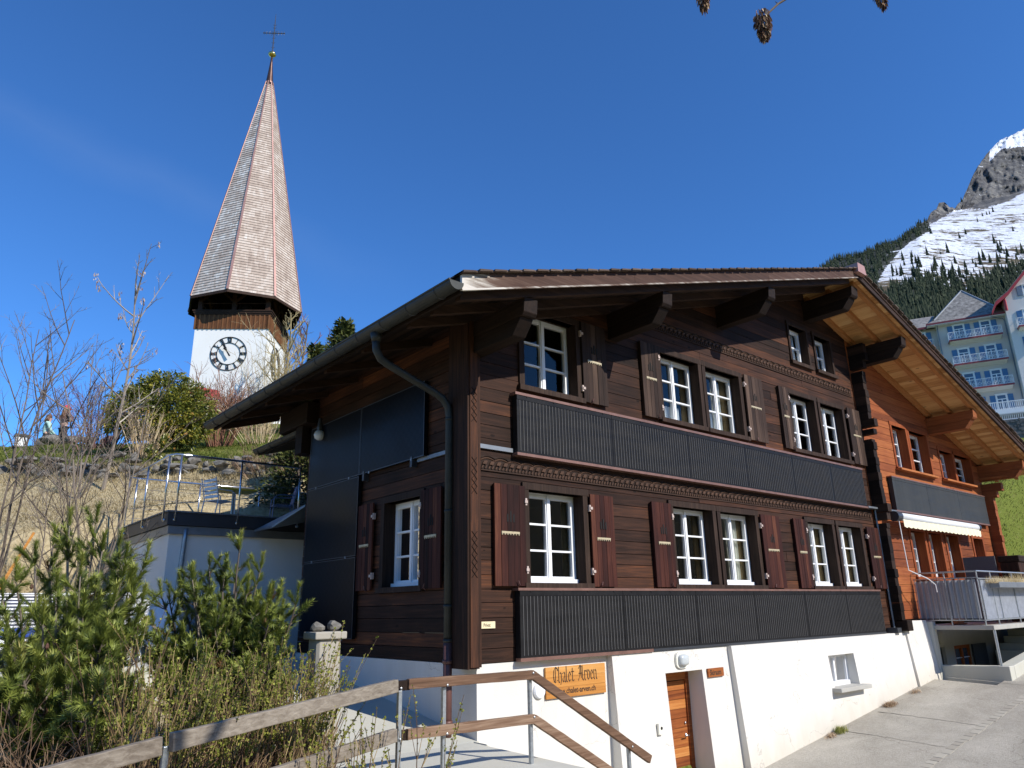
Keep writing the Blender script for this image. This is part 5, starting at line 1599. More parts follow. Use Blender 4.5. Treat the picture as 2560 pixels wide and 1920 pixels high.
def clock(r_, n_, a0, z0):
    F = Frame(TC + n_ * (HW + .065) + r_ * a0 + Vector((0, 0, z0)), r_, n_)
    cl = MB()
    def ring(R, w, c0=.0, c1=.05, N=56):
        for k in range(N):
            a, b = 2 * math.pi * k / N, 2 * math.pi * (k + 1) / N
            P = lambda ang, rr, c: F.p(rr * math.sin(ang), rr * math.cos(ang), c)
            cl.add([P(a, R - w, c0), P(a, R, c0), P(b, R, c0), P(b, R - w, c0), P(a, R - w, c1), P(a, R, c1), P(b, R, c1), P(b, R - w, c1)], BOXF)
    ring(1.29, .042); ring(.84, .028)
    root = cl.build('clock_face', M['clock'], tw, fix=True)
    NUM = ['XII', 'I', 'II', 'III', 'IIII', 'V', 'VI', 'VII', 'VIII', 'IX', 'X', 'XI']
    W = {'I': .075, 'V': .15, 'X': .16}
    for h, s in enumerate(NUM):
        ang = h * math.pi / 6; ca, sa = math.cos(ang), math.sin(ang)
        tot = sum(W[c] for c in s); x = -tot / 2; nm = MB()
        r0, r1 = .87, 1.21
        def Q(u, v): return F.p(u * ca + v * sa, -u * sa + v * ca, .02)
        def bar(u0, v0, u1, v1, w):
            d = Vector((u1 - u0, v1 - v0)).normalized(); nn = Vector((-d.y, d.x)) * w / 2
            nm.prism([Q(u0 - nn.x, v0 - nn.y), Q(u1 - nn.x, v1 - nn.y), Q(u1 + nn.x, v1 + nn.y), Q(u0 + nn.x, v0 + nn.y)], tuple(n_ * .025))
        for ch in s:
            w = W[ch]
            if ch == 'I': bar(x + w / 2, r0, x + w / 2, r1, .042)
            if ch == 'V': bar(x + .02, r1, x + w / 2, r0, .05); bar(x + w - .02, r1, x + w / 2, r0, .022)
            if ch == 'X': bar(x + .02, r1, x + w - .02, r0, .05); bar(x + w - .02, r1, x + .02, r0, .022)
            x += w
        bar(-tot / 2, r0, tot / 2, r0, .02); bar(-tot / 2, r1, tot / 2, r1, .02)
        nm.build('numeral', M['clock'], root, fix=True)
    for name, ang, L, w, c in (('hour_hand', R_(-33), .8, .11, .2), ('minute_hand', R_(-28), 1.12, .08, .26)):
        hd = MB(); ca, sa = math.cos(ang), math.sin(ang)
        def Q(u, v): return F.p(u * ca + v * sa, -u * sa + v * ca, c)
        P = [(-w * .5, -.3), (w * .5, -.3), (w * .45, .2), (w * 1.15, L * .55), (w * .5, L * .62), (0, L), (-w * .5, L * .62), (-w * 1.15, L * .55), (-w * .45, .2)]
        hd.prism([Q(u, v) for u, v in P], tuple(n_ * .03)); hd.build(name, M['clock'], root, fix=True)


clock(TE, TN, -.03, 18.75); clock(-TN, TE, -.1, 18.75)
# small porch in front of the tower
pc = thing("porch", "small dark porch with red roof and white posts at the foot of the church tower", "porch", (7.6, 38.4, 12.2))
mb = MB(); mb.box((6.9, 38.6, 12.0), (8.4, 39.6, 13.9)); mb.build('wall', M['black'], pc)
mb = MB(); mb.prism([(6.6, 38.2, 13.9), (8.7, 38.2, 13.9), (8.7, 39.0, 14.6), (6.6, 39.0, 14.6)], (0, 0, .1)); mb.build('roof', M['red'], pc, fix=True)
for x in (6.75, 7.3, 8.55):
    mb = MB(); mb.box((x - .13, 38.3, 11.6), (x + .13, 38.5, 13.9)); mb.build('post', M['hotel_trim'], pc)
fw_ = MB()
for k in range(9): fw_.box((8.9 + k * .75, 37.6 - k * .28, 11.2), (9.5 + k * .75, 37.8 - k * .28, 12.9 - .02 * k))
tag(fw_.build('board_fence', M['hotel_trim'], None, offset=(11, 37, 11.5)), "white board fence behind the brown hedge below the tower", "fence")

# ------------------------------------------------------------------ hotel on the slope
HO = Vector((93.93, 25.12, 0)); HE = Vector((.40, -.9165, 0)); HN = Vector((-.9165, -.40, 0))
FH = Frame(HO, HE, HN)
def hray(s, z, off):
    p = FH.p(s, z, 0); d = p - CAM_C
    k = ((HO + HN * off - CAM_C).dot(HN)) / d.dot(HN)
    return CAM_C + d * k
ho = thing("hotel", "large pale grey hotel with blue shutters, white balconies and grey slate roof", "hotel", (99, 22, 18))
mb = MB(); mb.fbox(FH, (.85, 8.5), (12, 35.25), (-10, 0)); mb.fbox(FH, (-14, .85), (12, 35.2), (-10, -1.0)); mb.build('wall', M['hotel'], ho)
mb = MB(); mb.fbox(FH, (8.45, 17), (12, 36.6), (-12, 1.5))
pts = [(8.45, 36.6), (9.3, 37.5), (11.6, 40.2), (13, 41.6), (17, 41.6), (17, 36.6)]
mb.prism([FH.p(a, b, 1.5) for a, b in pts], tuple(HN * -10)); mb.build('wall', M['hotel_white'], ho, fix=True)
mb = MB()
pk = hray(4.46, 39.45, -4.2)
e0, e1, e2, e3 = FH.p(-.2, 35.35, .9), FH.p(9.4, 35.35, .9), FH.p(9.4, 35.35, -9), FH.p(-.2, 35.35, -9)
m0, m1 = FH.p(.75, 36.0, 0), FH.p(8.4, 36.0, 0)
mb.quad(e0, e1, m1, m0); mb.tri(m0, m1, pk); m2, m3 = FH.p(8.4, 36, -8), FH.p(.75, 36, -8)
mb.quad(e1, e2, m2, m1); mb.tri(m1, m2, pk); mb.quad(e3, e0, m0, m3); mb.tri(m3, m0, pk); mb.tri(m2, m3, pk)
l0, l1 = FH.p(-14, 35.35, -.2), FH.p(.2, 35.35, -.2); l2, l3 = hray(.9, 36.6, -5), hray(-12, 36.75, -5)
mb.quad(l0, l1, l2, l3); mb.build('roof', M['slate'], ho)
mb = MB(); mb.beam(m0, pk, .22, .12); mb.beam(m1, pk, .22, .12); mb.build('hip_flashing', M['zinc_light'], ho)
mb = MB(); mb.fbox(FH, (-.3, 8.45), (35.1, 35.36), (.75, .98)); mb.fbox(FH, (-14, -.1), (35.1, 35.36), (-.4, -.17)); mb.build('eave_board', m_plain('dark_red_eave', (.2, .035, .04), .6), ho)
mb = MB(); mb.fbox(FH, (-.2, 8.45), (35.04, 35.1), (0, .95)); mb.build('soffit', M['hotel_trim'], ho)
# red barge of the wing and its roof
mb = MB(); bp = [(6.9, 35.15), (7.5, 36.35), (9.0, 37.45), (9.9, 38.45), (11.7, 40.4), (13.2, 41.9)]
for (p, q) in zip(bp[:-1], bp[1:]):
    mb.prism([FH.p(p[0], p[1], 2.3), FH.p(q[0], q[1], 2.3), FH.p(q[0], q[1] - .42, 2.3), FH.p(p[0], p[1] - .42, 2.3)], tuple(HN * -.25))
mb.build('barge_board', M['red'], ho, fix=True)
mb = MB()
for (p, q) in zip(bp[:-1], bp[1:]): mb.prism([FH.p(p[0], p[1] + .02, 2.35), FH.p(q[0], q[1] + .02, 2.35), FH.p(q[0], q[1] + .12, 2.35), FH.p(p[0], p[1] + .12, 2.35)], tuple(HN * -12))
mb.build('wing_roof', M['slate'], ho, fix=True)
mb = MB()
for (p, q) in zip(bp[1:-1], bp[2:]): mb.prism([FH.p(p[0], p[1] - .02, 2.2), FH.p(q[0], q[1] - .02, 2.2), FH.p(q[0], q[1] - .1, 2.2), FH.p(p[0], p[1] - .1, 2.2)], tuple(HN * -4))
mb.beam(FH.p(8.5, 35.1, 2.0), FH.p(8.5, 36.6, 2.0), .25, .3); mb.build('wing_soffit', M['red'], ho, fix=True)


def hotel_window(s0, s1, z0, z1, off=0, shutters=True, door=True, mat='blue_shutter'):
    mb = MB(); c = off
    mb.fbox(FH, (s0 - .12, s0), (z0, z1 + .14), (c, c + .07)); mb.fbox(FH, (s1, s1 + .12), (z0, z1 + .14), (c, c + .07)); mb.fbox(FH, (s0, s1), (z1, z1 + .14), (c, c + .07))
    m = (s0 + s1) / 2
    mb.fbox(FH, (m - .05, m + .05), (z0, z1 - .5), (c, c + .05)); mb.fbox(FH, (s0, s1), (z1 - .55, z1 - .45), (c, c + .055))
    for q in (s0, s1 - .07): mb.fbox(FH, (q, q + .07), (z0, z1), (c, c + .045))
    mb.fbox(FH, (s0 - .2, s1 + .2), (z1 + .14, z1 + .2), (c, c + .16))
    w = mb.build('window', M['hotel_trim'], ho)
    g = MB(); g.fbox(FH, (s0, s1), (z0, z1), (c + .005, c + .02)); g.build('pane', M['hotel_glass'], w)
    if shutters:
        for a in (s0 - .72, s1 + .15):
            sm = MB(); sm.fbox(FH, (a, a + .57), (z0 + .1, z1 + .05), (c + .02, c + .08))
            for k in range(9): sm.fbox(FH, (a + .06, a + .51), (lerp(z0 + .2, z1 - .1, k / 9), lerp(z0 + .2, z1 - .1, k / 9) + .1), (c + .08, c + .1))
            sm.build('shutter', M[mat], ho)


def hotel_balcony(s0, s1, z, off0, off1, h=1.05):
    mb = MB(); mb.fbox(FH, (s0, s1), (z - .12, z), (off0, off1)); mb.prism([FH.p(s0 + .1, z - .12, off1 - .1), FH.p(s0 + .1, z - .42, off0), FH.p(s0 + .1, z - .12, off0)], tuple(HE * (s1 - s0 - .2)))
    b = mb.build('balcony_slab', M['hotel_trim'], ho, fix=True)
    mb = MB(); mb.fbox(FH, (s0 - .02, s1 + .02), (z - .2, z + .02), (off1, off1 + .04)); mb.fbox(FH, (s0 - .04, s0), (z - .2, z + .02), (off0, off1)); mb.build('edge_trim', m_plain('balcony_red_edge', (.24, .04, .045), .6), b)
    mb = MB()
    mb.fbox(FH, (s0, s1), (z + h - .06, z + h), (off1 - .08, off1 - .02)); mb.fbox(FH, (s0, s1), (z + .08, z + .13), (off1 - .07, off1 - .03))
    n = int((s1 - s0) / .16)
    for k in range(n + 1):
        s = lerp(s0, s1, k / n); w = .035 if k % 6 == 0 else .014
        mb.fbox(FH, (s - w, s + w), (z, z + h - .03), (off1 - .07, off1 - .03))
        if k % 2 and k < n: mb.beam(FH.p(s - .12, z + .3, off1 - .05), FH.p(s + .12, z + .6, off1 - .05), .02, .03); mb.beam(FH.p(s + .12, z + .3, off1 - .05), FH.p(s - .12, z + .6, off1 - .05), .02, .03)
    mb.fbox(FH, (s0, s0 + .05), (z + h - .06, z + h), (off0, off1))
    for k in range(6): mb.fbox(FH, (s0, s0 + .03), (z, z + h - .03), (lerp(off0, off1, k / 6), lerp(off0, off1, k / 6) + .03))
    mb.build('balcony_railing', M['hotel_trim'], b)


for zb in (32.62, 29.36, 26.05, 22.8):
    hotel_window(2.75, 3.85, zb, zb + 2.15); hotel_window(5.73, 6.75, zb, zb + 2.15)
    if zb > 24: hotel_balcony(1.9, 7.7, zb, 0, 1.15)
    hotel_window(-1.6, -.5, zb + .1, zb + 2.1, off=-1.0)
    if zb > 24: hotel_balcony(-2.2, .3, zb - .1, -1.0, -.1)
hotel_window(10.75, 11.7, 36.75, 38.1, off=1.5, mat='zinc_light'); hotel_balcony(9.25, 14, 32.75, 1.5, 2.5)
hotel_window(10.2, 11.3, 32.8, 34.9, off=1.5); hotel_window(10.2, 11.3, 29.4, 31.5, off=1.5)
mb = MB(); mb.tube([FH.p(6.9, 35.05, .7), FH.p(8.2, 34.75, .1), FH.p(8.35, 34.4, .1), FH.p(8.35, 20, .1)], .06, 6); mb.tube([FH.p(.95, 35.0, .6), FH.p(.95, 34.6, .08), FH.p(.95, 20, .08)], .06, 6); mb.build('downpipe', M['zinc_light'], ho)
mb = MB(); mb.fbox(FH, (3.5, 18), (21.9, 22.45), (0, 3.2)); mb.build('terrace', M['hotel_trim'], ho)
mb = MB()
for (z, h, off) in ((22.45, 1.0, 3.1), (21.0, .9, 3.9)):
    mb.fbox(FH, (3.5, 18), (z + h - .08, z + h), (off - .05, off + .03)); mb.fbox(FH, (3.5, 18), (z + .05, z + .12), (off - .05, off + .03))
    s = 3.5
    while s < 16: mb.fbox(FH, (s - .03, s + .03), (z, z + h), (off - .04, off + .02)); s += .2
mb.build('terrace_railing', M['hotel_trim'], ho)
sw_ = MB(); sw_.fbox(FH, (-4, 18), (12, 20.9), (3.2, 4.4))
for k in range(500):
    s = rng.uniform(3, 14); z = rng.uniform(17, 20.8); w = rng.uniform(.15, .4); h = rng.uniform(.1, .25)
    sw_.fbox(FH, (s, s + w), (z, z + h), (4.35, 4.4 + rng.uniform(.01, .12)), rng.random())
tag(sw_.build('terrace_wall', M['darkstone'], None, offset=tuple(FH.p(6, 14, 4))), "dark rough stone retaining wall below the hotel terrace", "wall")

# ------------------------------------------------------------------ mountain with forest
def MX(x, y): return (1950 + x / 2.8607, 280 + y / 2.8607)
SKY = [(-400, 1560), (-100, 1330), (120, 1220), (280, 1135), (400, 1050), (580, 1030), (700, 970), (850, 925), (960, 840), (1000, 795), (1050, 780), (1075, 720), (1120, 690), (1135, 650), (1175, 645), (1215, 680), (1250, 690), (1275, 650), (1300, 640), (1330, 570), (1385, 440), (1440, 350), (1500, 275), (1525, 250), (1580, 195), (1660, 165), (1745, 120), (1850, 90), (2100, 60), (2500, 0)]
SKY2 = [(-400, 1565), (280, 1140), (1000, 800), (1300, 690), (1745, 560), (2500, 330)]
def sky_y(x): return prof(SKY, x)
def sky_jit(x): return (9 * mnoise.noise(Vector((x * .045, 1, 2))) + 5 * mnoise.noise(Vector((x * .13, 4, 2)))) * smooth(950, 1010, x)
def depth_top(x): return prof([(-400, 1250), (300, 1450), (1000, 1750), (1300, 2000), (1745, 2150), (2500, 2300)], x)
CLIFF = [(1000, 800), (1100, 790), (1250, 700), (1450, 690), (1600, 650), (1745, 575), (2500, 320)]
LOWF = [(600, 1330), (760, 1290), (870, 1180), (1000, 1180), (1100, 1150), (1250, 1230), (1400, 1190), (1500, 1140), (1745, 1080), (2500, 900)]
NR, NC = 150, 300
V = []; Fc = []; SN = []; RK = []
mpos = {}
for j in range(NR + 1):
    for i in range(NC + 1):
        x = lerp(-400, 2500, i / NC); ys = sky_y(x); yb = 1760
        t = (j / NR) ** 1.15; y = lerp(ys, yb, t)
        px, py = MX(x, y + sky_jit(x) * max(0, 1 - t * 22))
        Dt = depth_top(x)
        s2 = prof(SKY2, x); D = lerp(Dt, 330, min(1, max(0, (y - s2) / (yb - s2))) ** .62) if y > s2 else Dt + (s2 - y) * .9
        cliff = 1 if (x > 1250 and y < prof(CLIFF, x)) or (1000 < x <= 1250 and y < prof(CLIFF, x)) else 0
        fr = Vector((x * .006, y * .006, 0))
        amp = .0028 + (.02 if cliff else 0)
        nz = mnoise.fractal(fr, .8, 2.1, 7) + (.45 * (.5 - abs(mnoise.noise(Vector((x * .03, y * .012, 1))))) + .25 * (.5 - abs(mnoise.noise(Vector((x * .07, y * .05, 5)))))) * cliff + .35 * mnoise.fractal(Vector((x * .02, y * .014, 4)), .9, 2.1, 4) * (1 if cliff else .3)
        if j > 0: D *= 1 + amp * nz
        P = at(px, py, D)
        V.append(tuple(P))
        # zone masks
        s = .72; r = .3
        if cliff:
            r = 1; s = .1
            if y < ys + 75 and x > 1500: s = 1.0
            elif x > 1600 and y < prof([(1500, 260), (1600, 262), (1745, 245), (2500, 200)], x): s = 1.0
            s += .3 * max(0, mnoise.noise(Vector((x * .01, y * .05, 2))))
        elif y > prof(LOWF, x) + 60: s = .12
        elif x < prof([(0, 800), (690, 690), (1000, 690)], x): s = .3
        SN.append(s); RK.append(r)
# forest edge on the left of the snowfield
def left_edge(y): return prof([(780, 1060), (850, 1075), (920, 940), (1000, 850), (1070, 790), (1150, 730), (1230, 690), (1300, 720), (1700, 760)], y)
k = 0; FT = []
for j in range(NR + 1):
    for i in range(NC + 1):
        x = lerp(-400, 2500, i / NC); y = lerp(sky_y(x), 1760, (j / NR) ** 1.15)
        FT.append(1.0 if (y > 760 and x < left_edge(y) + 10) or y > prof(LOWF, x) + 35 else 0.0)
        if y > 780 and x < left_edge(y): SN[k] = .12
        elif RK[k] < 1 and y < prof(LOWF, x) + 40:
            SN[k] = .6 - .2 * smooth(prof(LOWF, x) - 190, prof(LOWF, x) + 30, y) - .12 * smooth(900, 700, x)
        k += 1
for j in range(NR):
    for i in range(NC):
        a = j * (NC + 1) + i; Fc.append((a, a + NC + 1, a + NC + 2, a + 1))
# a back side so that the ridge has thickness
base = len(V)
for i in range(NC + 1):
    p = Vector(V[i]); d = (p - CAM_C); d.z = 0; d.normalize()
    V.append(tuple(p + d * 260 + Vector((0, 0, -220)))); SN.append(.6); RK.append(.6); FT.append(0)
for i in range(NC): Fc.append((i, i + 1, base + i + 1, base + i))
me = bpy.data.meshes.new("mountain"); me.from_pydata(V, [], Fc); me.materials.append(M['mountain'])
for nm_, dat in (("snow", SN), ("rock", RK), ("forest", FT)):
    a = me.attributes.new(nm_, 'FLOAT', 'POINT'); a.data.foreach_set("value", dat)
me.polygons.foreach_set("use_smooth", [True] * len(Fc))
mo = bpy.data.objects.new("mountain", me); COL.objects.link(mo); mo['kind'] = 'structure'
MV = V


def msurf(x, y):
    """world point on the mountain mesh at traced position"""
    i = (x + 400) / 2900 * NC
    ys = sky_y(x); t = max(0, (y - ys) / (1760 - ys)); j = t ** (1 / 1.15) * NR
    i0 = min(NC - 1, max(0, int(i))); j0 = min(NR - 1, max(0, int(j))); fi, fj = i - i0, j - j0
    g = lambda a, b: Vector(MV[b * (NC + 1) + a])
    return g(i0, j0).lerp(g(i0 + 1, j0), fi).lerp(g(i0, j0 + 1).lerp(g(i0 + 1, j0 + 1), fi), fj)


def spruce_geo(mb, base, h, w, r, tiers=7, n=9):
    b = Vector(base); tb = r.random()
    for k in range(tiers):
        t0 = k / tiers; z0 = b.z + h * (.05 + .9 * t0); z1 = b.z + h * min(1.0, .05 + .9 * (t0 + 1.9 / tiers)); rad = w * (1 - t0) ** .85 * r.uniform(.85, 1.1) + .02 * w
        ap = Vector((b.x, b.y, z1)); vs = []
        for i in range(n):
            a = 2 * math.pi * (i + .5 * (k % 2)) / n + r.uniform(-.2, .2); rr = rad * r.uniform(.65, 1.15) * (1 if i % 2 else .72)
            vs.append(Vector((b.x + rr * math.cos(a), b.y + rr * math.sin(a), z0 - .04 * h * r.random())))
        for i in range(n):
            mb.tri(vs[i], vs[(i + 1) % n], ap, min(1, max(0, .2 + .5 * tb + .3 * r.random())))


frng = random.Random(11)
fo = MB(); cnt = 0
for it in range(9000):
    x = frng.uniform(200, 1900); y = frng.uniform(760, 1650)
    if y < sky_y(x) + 6: continue
    inleft = x < left_edge(y) - 8 and y < 1420
    low = y > prof(LOWF, x) + frng.uniform(10, 60)
    if not (inleft or low): continue
    if inleft and frng.random() > .55: continue
    if low and not inleft and frng.random() > .5: continue
    p = msurf(x, y); h = frng.uniform(13, 24) * (1.0 if low else .95)
    p.z -= 1.5
    spruce_geo(fo, p, h, h * frng.uniform(.15, .2), frng, 6, 7); cnt += 1
for k in range(120):
    x = lerp(270, 1010, k / 119) + frng.uniform(-3, 3); p = msurf(x, sky_y(x) + 10); p.z -= 2
    spruce_geo(fo, p, frng.uniform(12, 22), frng.uniform(2.3, 3.4), frng, 6, 7)
fo_ = fo.build('distant_forest', M['needle_far'], None); tag(fo_, "dark spruce forest covering the lower mountain slopes", "forest", None, 'stuff')
sp = MB(); spruce_geo(sp, (0, 0, 0), 20, 3.9, frng, 9, 9); tr = sp.build('spruce', M['needle_far'], None)
spots = []
for it in range(4000):
    x = frng.uniform(800, 1900); y = frng.uniform(600, 1330)
    if y < prof(CLIFF, x) + 25 or y > prof(LOWF, x) + 10 or x < left_edge(y) + 15: continue
    dens = smooth(prof(LOWF, x) - 240, prof(LOWF, x), y)
    cl = mnoise.noise(Vector((x * .008, y * .012, 7)))
    if frng.random() < dens * .75 * (1 if cl > -.05 else .12) + .012: spots.append((x, y))
    if len(spots) >= 120: break
spots += [(1285, 905), (1330, 875), (1415, 785), (1080, 870), (1450, 745), (1480, 735), (1525, 715), (1615, 790), (1500, 730), (1300, 640)]
for i, (x, y) in enumerate(spots):
    o = tr if i == 0 else tr.copy()
    if i: COL.objects.link(o)
    p = msurf(x, y); s = frng.uniform(.55, 1.15)
    o.location = p - Vector((0, 0, 1.2)); o.scale = (s * frng.uniform(.85, 1.15), s, s * frng.uniform(.9, 1.2)); o.rotation_euler = (0, 0, frng.uniform(0, 6.28))
    tag(o, "dark spruce standing on the snowy mountain slope above the hotel", "tree", "spruces scattered on the snow slope")
#PART5
# ------------------------------------------------------------------ vegetation
def rdir(r):
    while True:
        v = Vector((r.uniform(-1, 1), r.uniform(-1, 1), r.uniform(-1, 1)))
        if .1 < v.length < 1: return v.normalized()


def twig(mb, p, d, L, r0, r1, rg, n=4, sides=4, wob=.12, up=.0, tone=None):
    pts = [Vector(p)]; d = Vector(d).normalized(); st = L / n
    for k in range(n):
        d = (d + rdir(rg) * wob + Vector((0, 0, up))).normalized(); pts.append(pts[-1] + d * st)
    mb.tube(pts, [lerp(r0, r1, k / n) for k in range(n + 1)], sides, rg.random() if tone is None else tone, False)
    return pts, d


def grow(mbs, p, d, L, r, lvl, rg, P):
    """recursive bare branch; mbs = (trunk mesh, crown mesh)"""
    mb = mbs[0] if lvl == 0 else mbs[1]
    n = 7 if lvl == 0 else (5 if lvl == 1 else 3)
    pts, de = twig(mb, p, d, L, r, r * (.3 if lvl < P['max'] else .35), rg, n, 6 if lvl == 0 else (4 if lvl == 1 else 3), P.get('wob', .12), P.get('up', .03))
    P['ends'].append(pts[-1])
    if lvl >= P['max']: return
    nc = P['n'][lvl]
    for k in range(nc):
        t = lerp(P.get('t0', .25), .98, (k + rg.random() * .7) / nc)
        i = min(n - 1, int(t * n)); f = t * n - i
        q = pts[i].lerp(pts[i + 1], f); dd = (pts[i + 1] - pts[i]).normalized()
        side = dd.cross(rdir(rg)).normalized(); a = R_(rg.uniform(*P['ang']))
        nd_ = dd * math.cos(a) + side * math.sin(a)
        grow(mbs, q, nd_, L * P['len'] * rg.uniform(.6, 1.1) * (1.15 - .5 * t), max(r * lerp(.62, .4, t), P.get('rmin', .004)), lvl + 1, rg, P)


def bare_tree(name, label, base, stems, P, mat, crown_mat=None, seed=1, cat="tree", group=None):
    rg = random.Random(seed); P = dict(P); P['ends'] = []
    root = thing(name, label, cat, base, group)
    tr_, cr_ = MB(), MB()
    for (d, L, r) in stems:
        grow((tr_, cr_), Vector(base) + Vector((rg.uniform(-.04, .04), rg.uniform(-.04, .04), -.1)) * (P.get('spread', 1)), Vector(d), L, r, 0, rg, P)
    tr_.build('trunk', M[mat], root); cr_.build('crown', M[crown_mat or mat], root)
    return root, P['ends']


def gz(px, py, D):
    """a point on the ground below the traced position at forward distance D"""
    p = at(px, py, D); return Vector((p.x, p.y, ground_z(p.x, p.y)))


# pale slender tree with hanging seed clusters
b = gz(262, 1200, 19.0)
root, ends = bare_tree('ash_sapling', "slender pale grey bare tree with hanging dry seed clusters above the stone wall", b, [((.05, .02, 1), 6.3, .05)],
                       dict(max=3, n=[15, 5, 3], ang=(28, 52), len=.36, up=.05, wob=.06, t0=.28, rmin=.0045), 'bark_pale', seed=4)
rg = random.Random(8)
for e in rg.sample([e_ for e_ in ends if e_.z > b.z + 1.5][:400], 24):
    mb = MB()
    for k in range(9):
        o = e + Vector((rg.gauss(0, .035), rg.gauss(0, .035), -rg.uniform(0, .18)))
        mb.quad(o, o + Vector((.02, .01, -.01)), o + Vector((.02, .0, -.07)), o + Vector((0, -.01, -.06)), rg.random())
    mb.build('seed_cluster', M['leaf_dry'], root)
# multi stemmed grey trees
bare_tree('bare_tree', "multi stemmed dark grey bare tree rising behind the big pine", gz(232, 1330, 13.6), [((-.28, .0, 1), 4.8, .026), ((-.02, .15, 1), 5.2, .03), ((.16, -.1, 1), 4.5, .024), ((.3, .1, .9), 3.7, .02)],
          dict(max=3, n=[10, 5, 4], ang=(25, 55), len=.4, up=.06, wob=.085, t0=.28, rmin=.0034), 'bark', seed=12)
bare_tree('bare_tree', "tall bare tree at the left edge with reddish upright branches", gz(8, 1330, 14.5), [((.05, .0, 1), 5.8, .032), ((.2, .0, 1), 5.0, .023), ((-.15, 0, 1), 5.4, .026)],
          dict(max=3, n=[11, 5, 4], ang=(22, 50), len=.4, up=.07, wob=.08, t0=.28, rmin=.0034), 'bark', seed=23)
bare_tree('bare_tree', "low tangled bare shrub tree below the dry stone wall", gz(110, 1330, 12.6), [((-.4, .2, .8), 2.6, .02), ((.2, .1, 1), 3.0, .022), ((.5, 0, .7), 2.4, .02), ((0, 0, 1), 2.8, .02)],
          dict(max=3, n=[9, 5, 4], ang=(30, 60), len=.42, up=.03, wob=.13, t0=.2, rmin=.0032), 'bark', seed=31)
bare_tree('bare_tree', "bare tree with fine twigs beside the slender pale tree", gz(205, 1215, 18.2), [((.1, 0, 1), 4.0, .03), ((-.2, .1, 1), 3.7, .027), ((.4, .1, .9), 3.2, .024)],
          dict(max=3, n=[10, 5, 4], ang=(28, 55), len=.4, up=.03, wob=.14, t0=.25, rmin=.0038), 'bark', seed=43)
# purple brown bush
def brush(name, label, base, n, H, W, mat, seed, lean=.35, r=.01, sub=4, subL=.35, cat="shrub", wob=.1, t0=.3, sides=3):
    rg = random.Random(seed); root = thing(name, label, cat, base); s_, t_ = MB(), MB()
    for k in range(n):
        a = rg.uniform(0, 2 * math.pi); q = Vector((math.cos(a), math.sin(a), 0)) * rg.random() ** .5
        p = Vector(base) + q * W * .3 + Vector((0, 0, -.05)); d = Vector((q.x * lean * 2, q.y * lean * 2, 1)) + rdir(rg) * .15
        L = H * rg.uniform(.6, 1.05)
        pts, de = twig(s_, p, d, L, r, r * .4, rg, 5, sides, wob, .03)
        for j in range(sub):
            i = rg.randrange(1 if t0 < .3 else 2, 5); pp = pts[i].lerp(pts[min(5, i + 1)], rg.random())
            dd = ((pts[i] - pts[i - 1]).normalized() + rdir(rg) * .75).normalized()
            q2, _ = twig(t_, pp, dd, L * subL * rg.uniform(.5, 1.1), r * .5, r * .25, rg, 3, 3, .18, .03)
            if sub > 3:
                for m_ in range(2):
                    twig(t_, q2[rg.randrange(1, 3)], (dd + rdir(rg) * .8), L * subL * .5, r * .35, r * .2, rg, 2, 3, .2)
    s_.build('stems', M[mat], root); t_.build('twigs', M[mat], root)
    return root


brush('bare_bush', "purple brown leafless bush beside the evergreen laurel", gz(245, 1135, 24.5), 70, 2.2, 2.4, 'twig_purple', 3, .3, .014, 5)
brush('bare_bush', "pale straw coloured clump of upright stems in front of the laurel", gz(352, 1160, 21.6), 46, 1.5, .9, 'twig_straw', 5, .22, .014, 3, .4)
brush('coppiced_shrub', "red brown coppiced shrub on the grass under the eave end", gz(545, 1136, 25.0), 60, 2.6, 1.2, 'twig_red', 7, .22, .018, 5, .35)
brush('bare_hedge', "long reddish brown leafless hedge in front of the church tower", gz(575, 1080, 33.0), 110, 1.8, 5.5, 'twig_red', 9, .12, .018, 5, .35, "hedge")
brush('bare_hedge', "reddish brown leafless hedge beside the small porch", gz(500, 1070, 36.0), 50, 1.9, 3.0, 'twig_red', 10, .12, .018, 5, .35, "hedge")
brush('bare_bush', "tangled grey brown twigs under the far end of the roof", gz(655, 1085, 25.5), 60, 1.5, 2.6, 'twig_straw', 11, .5, .012, 4, .4)
brush('willow_bush', "yellowish leafless willow in front of the church tower", gz(672, 1060, 30.5), 34, 4.3, 1.1, 'twig_yellow', 13, .13, .014, 5, .28)
bare_tree('birch', "fine twigged bare birch behind the right side of the church tower", gz(745, 1040, 62), [((0, 0, 1), 12.5, .16), ((.15, 0, 1), 11, .12)], dict(max=3, n=[16, 6, 5], ang=(25, 55), len=.32, up=.03, wob=.08, t0=.25, rmin=.018), 'bark', 'twig_purple', seed=51)
bare_tree('birch', "bare yellowish tree between the church tower and the chalet roof", gz(705, 1050, 46), [((0, 0, 1), 8.2, .11), ((.2, .1, 1), 7, .08), ((-.2, 0, 1), 6.5, .08)], dict(max=3, n=[14, 6, 4], ang=(20, 50), len=.34, up=.04, wob=.08, t0=.25, rmin=.014), 'twig_yellow', 'twig_yellow', seed=57)
bare_tree('bare_tree', "bare tree whose top twigs show over the left chalet roof edge", gz(1195, 900, 36), [((0, 0, 1), 9.6, .11), ((-.2, 0, 1), 8.4, .08), ((.18, 0, 1), 8.2, .08)], dict(max=3, n=[12, 5, 4], ang=(22, 50), len=.36, up=.04, wob=.08, t0=.3, rmin=.012), 'bark', 'twig_red', seed=61)
bare_tree('sapling', "thin pale sapling at the stone wall behind the roof terrace", gz(690, 1225, 17.5), [((.02, 0, 1), 1.15, .016), ((.15, 0, 1), .8, .012)], dict(max=2, n=[6, 3], ang=(25, 55), len=.4, up=.05, wob=.1, t0=.3, rmin=.004), 'bark_pale', seed=65)
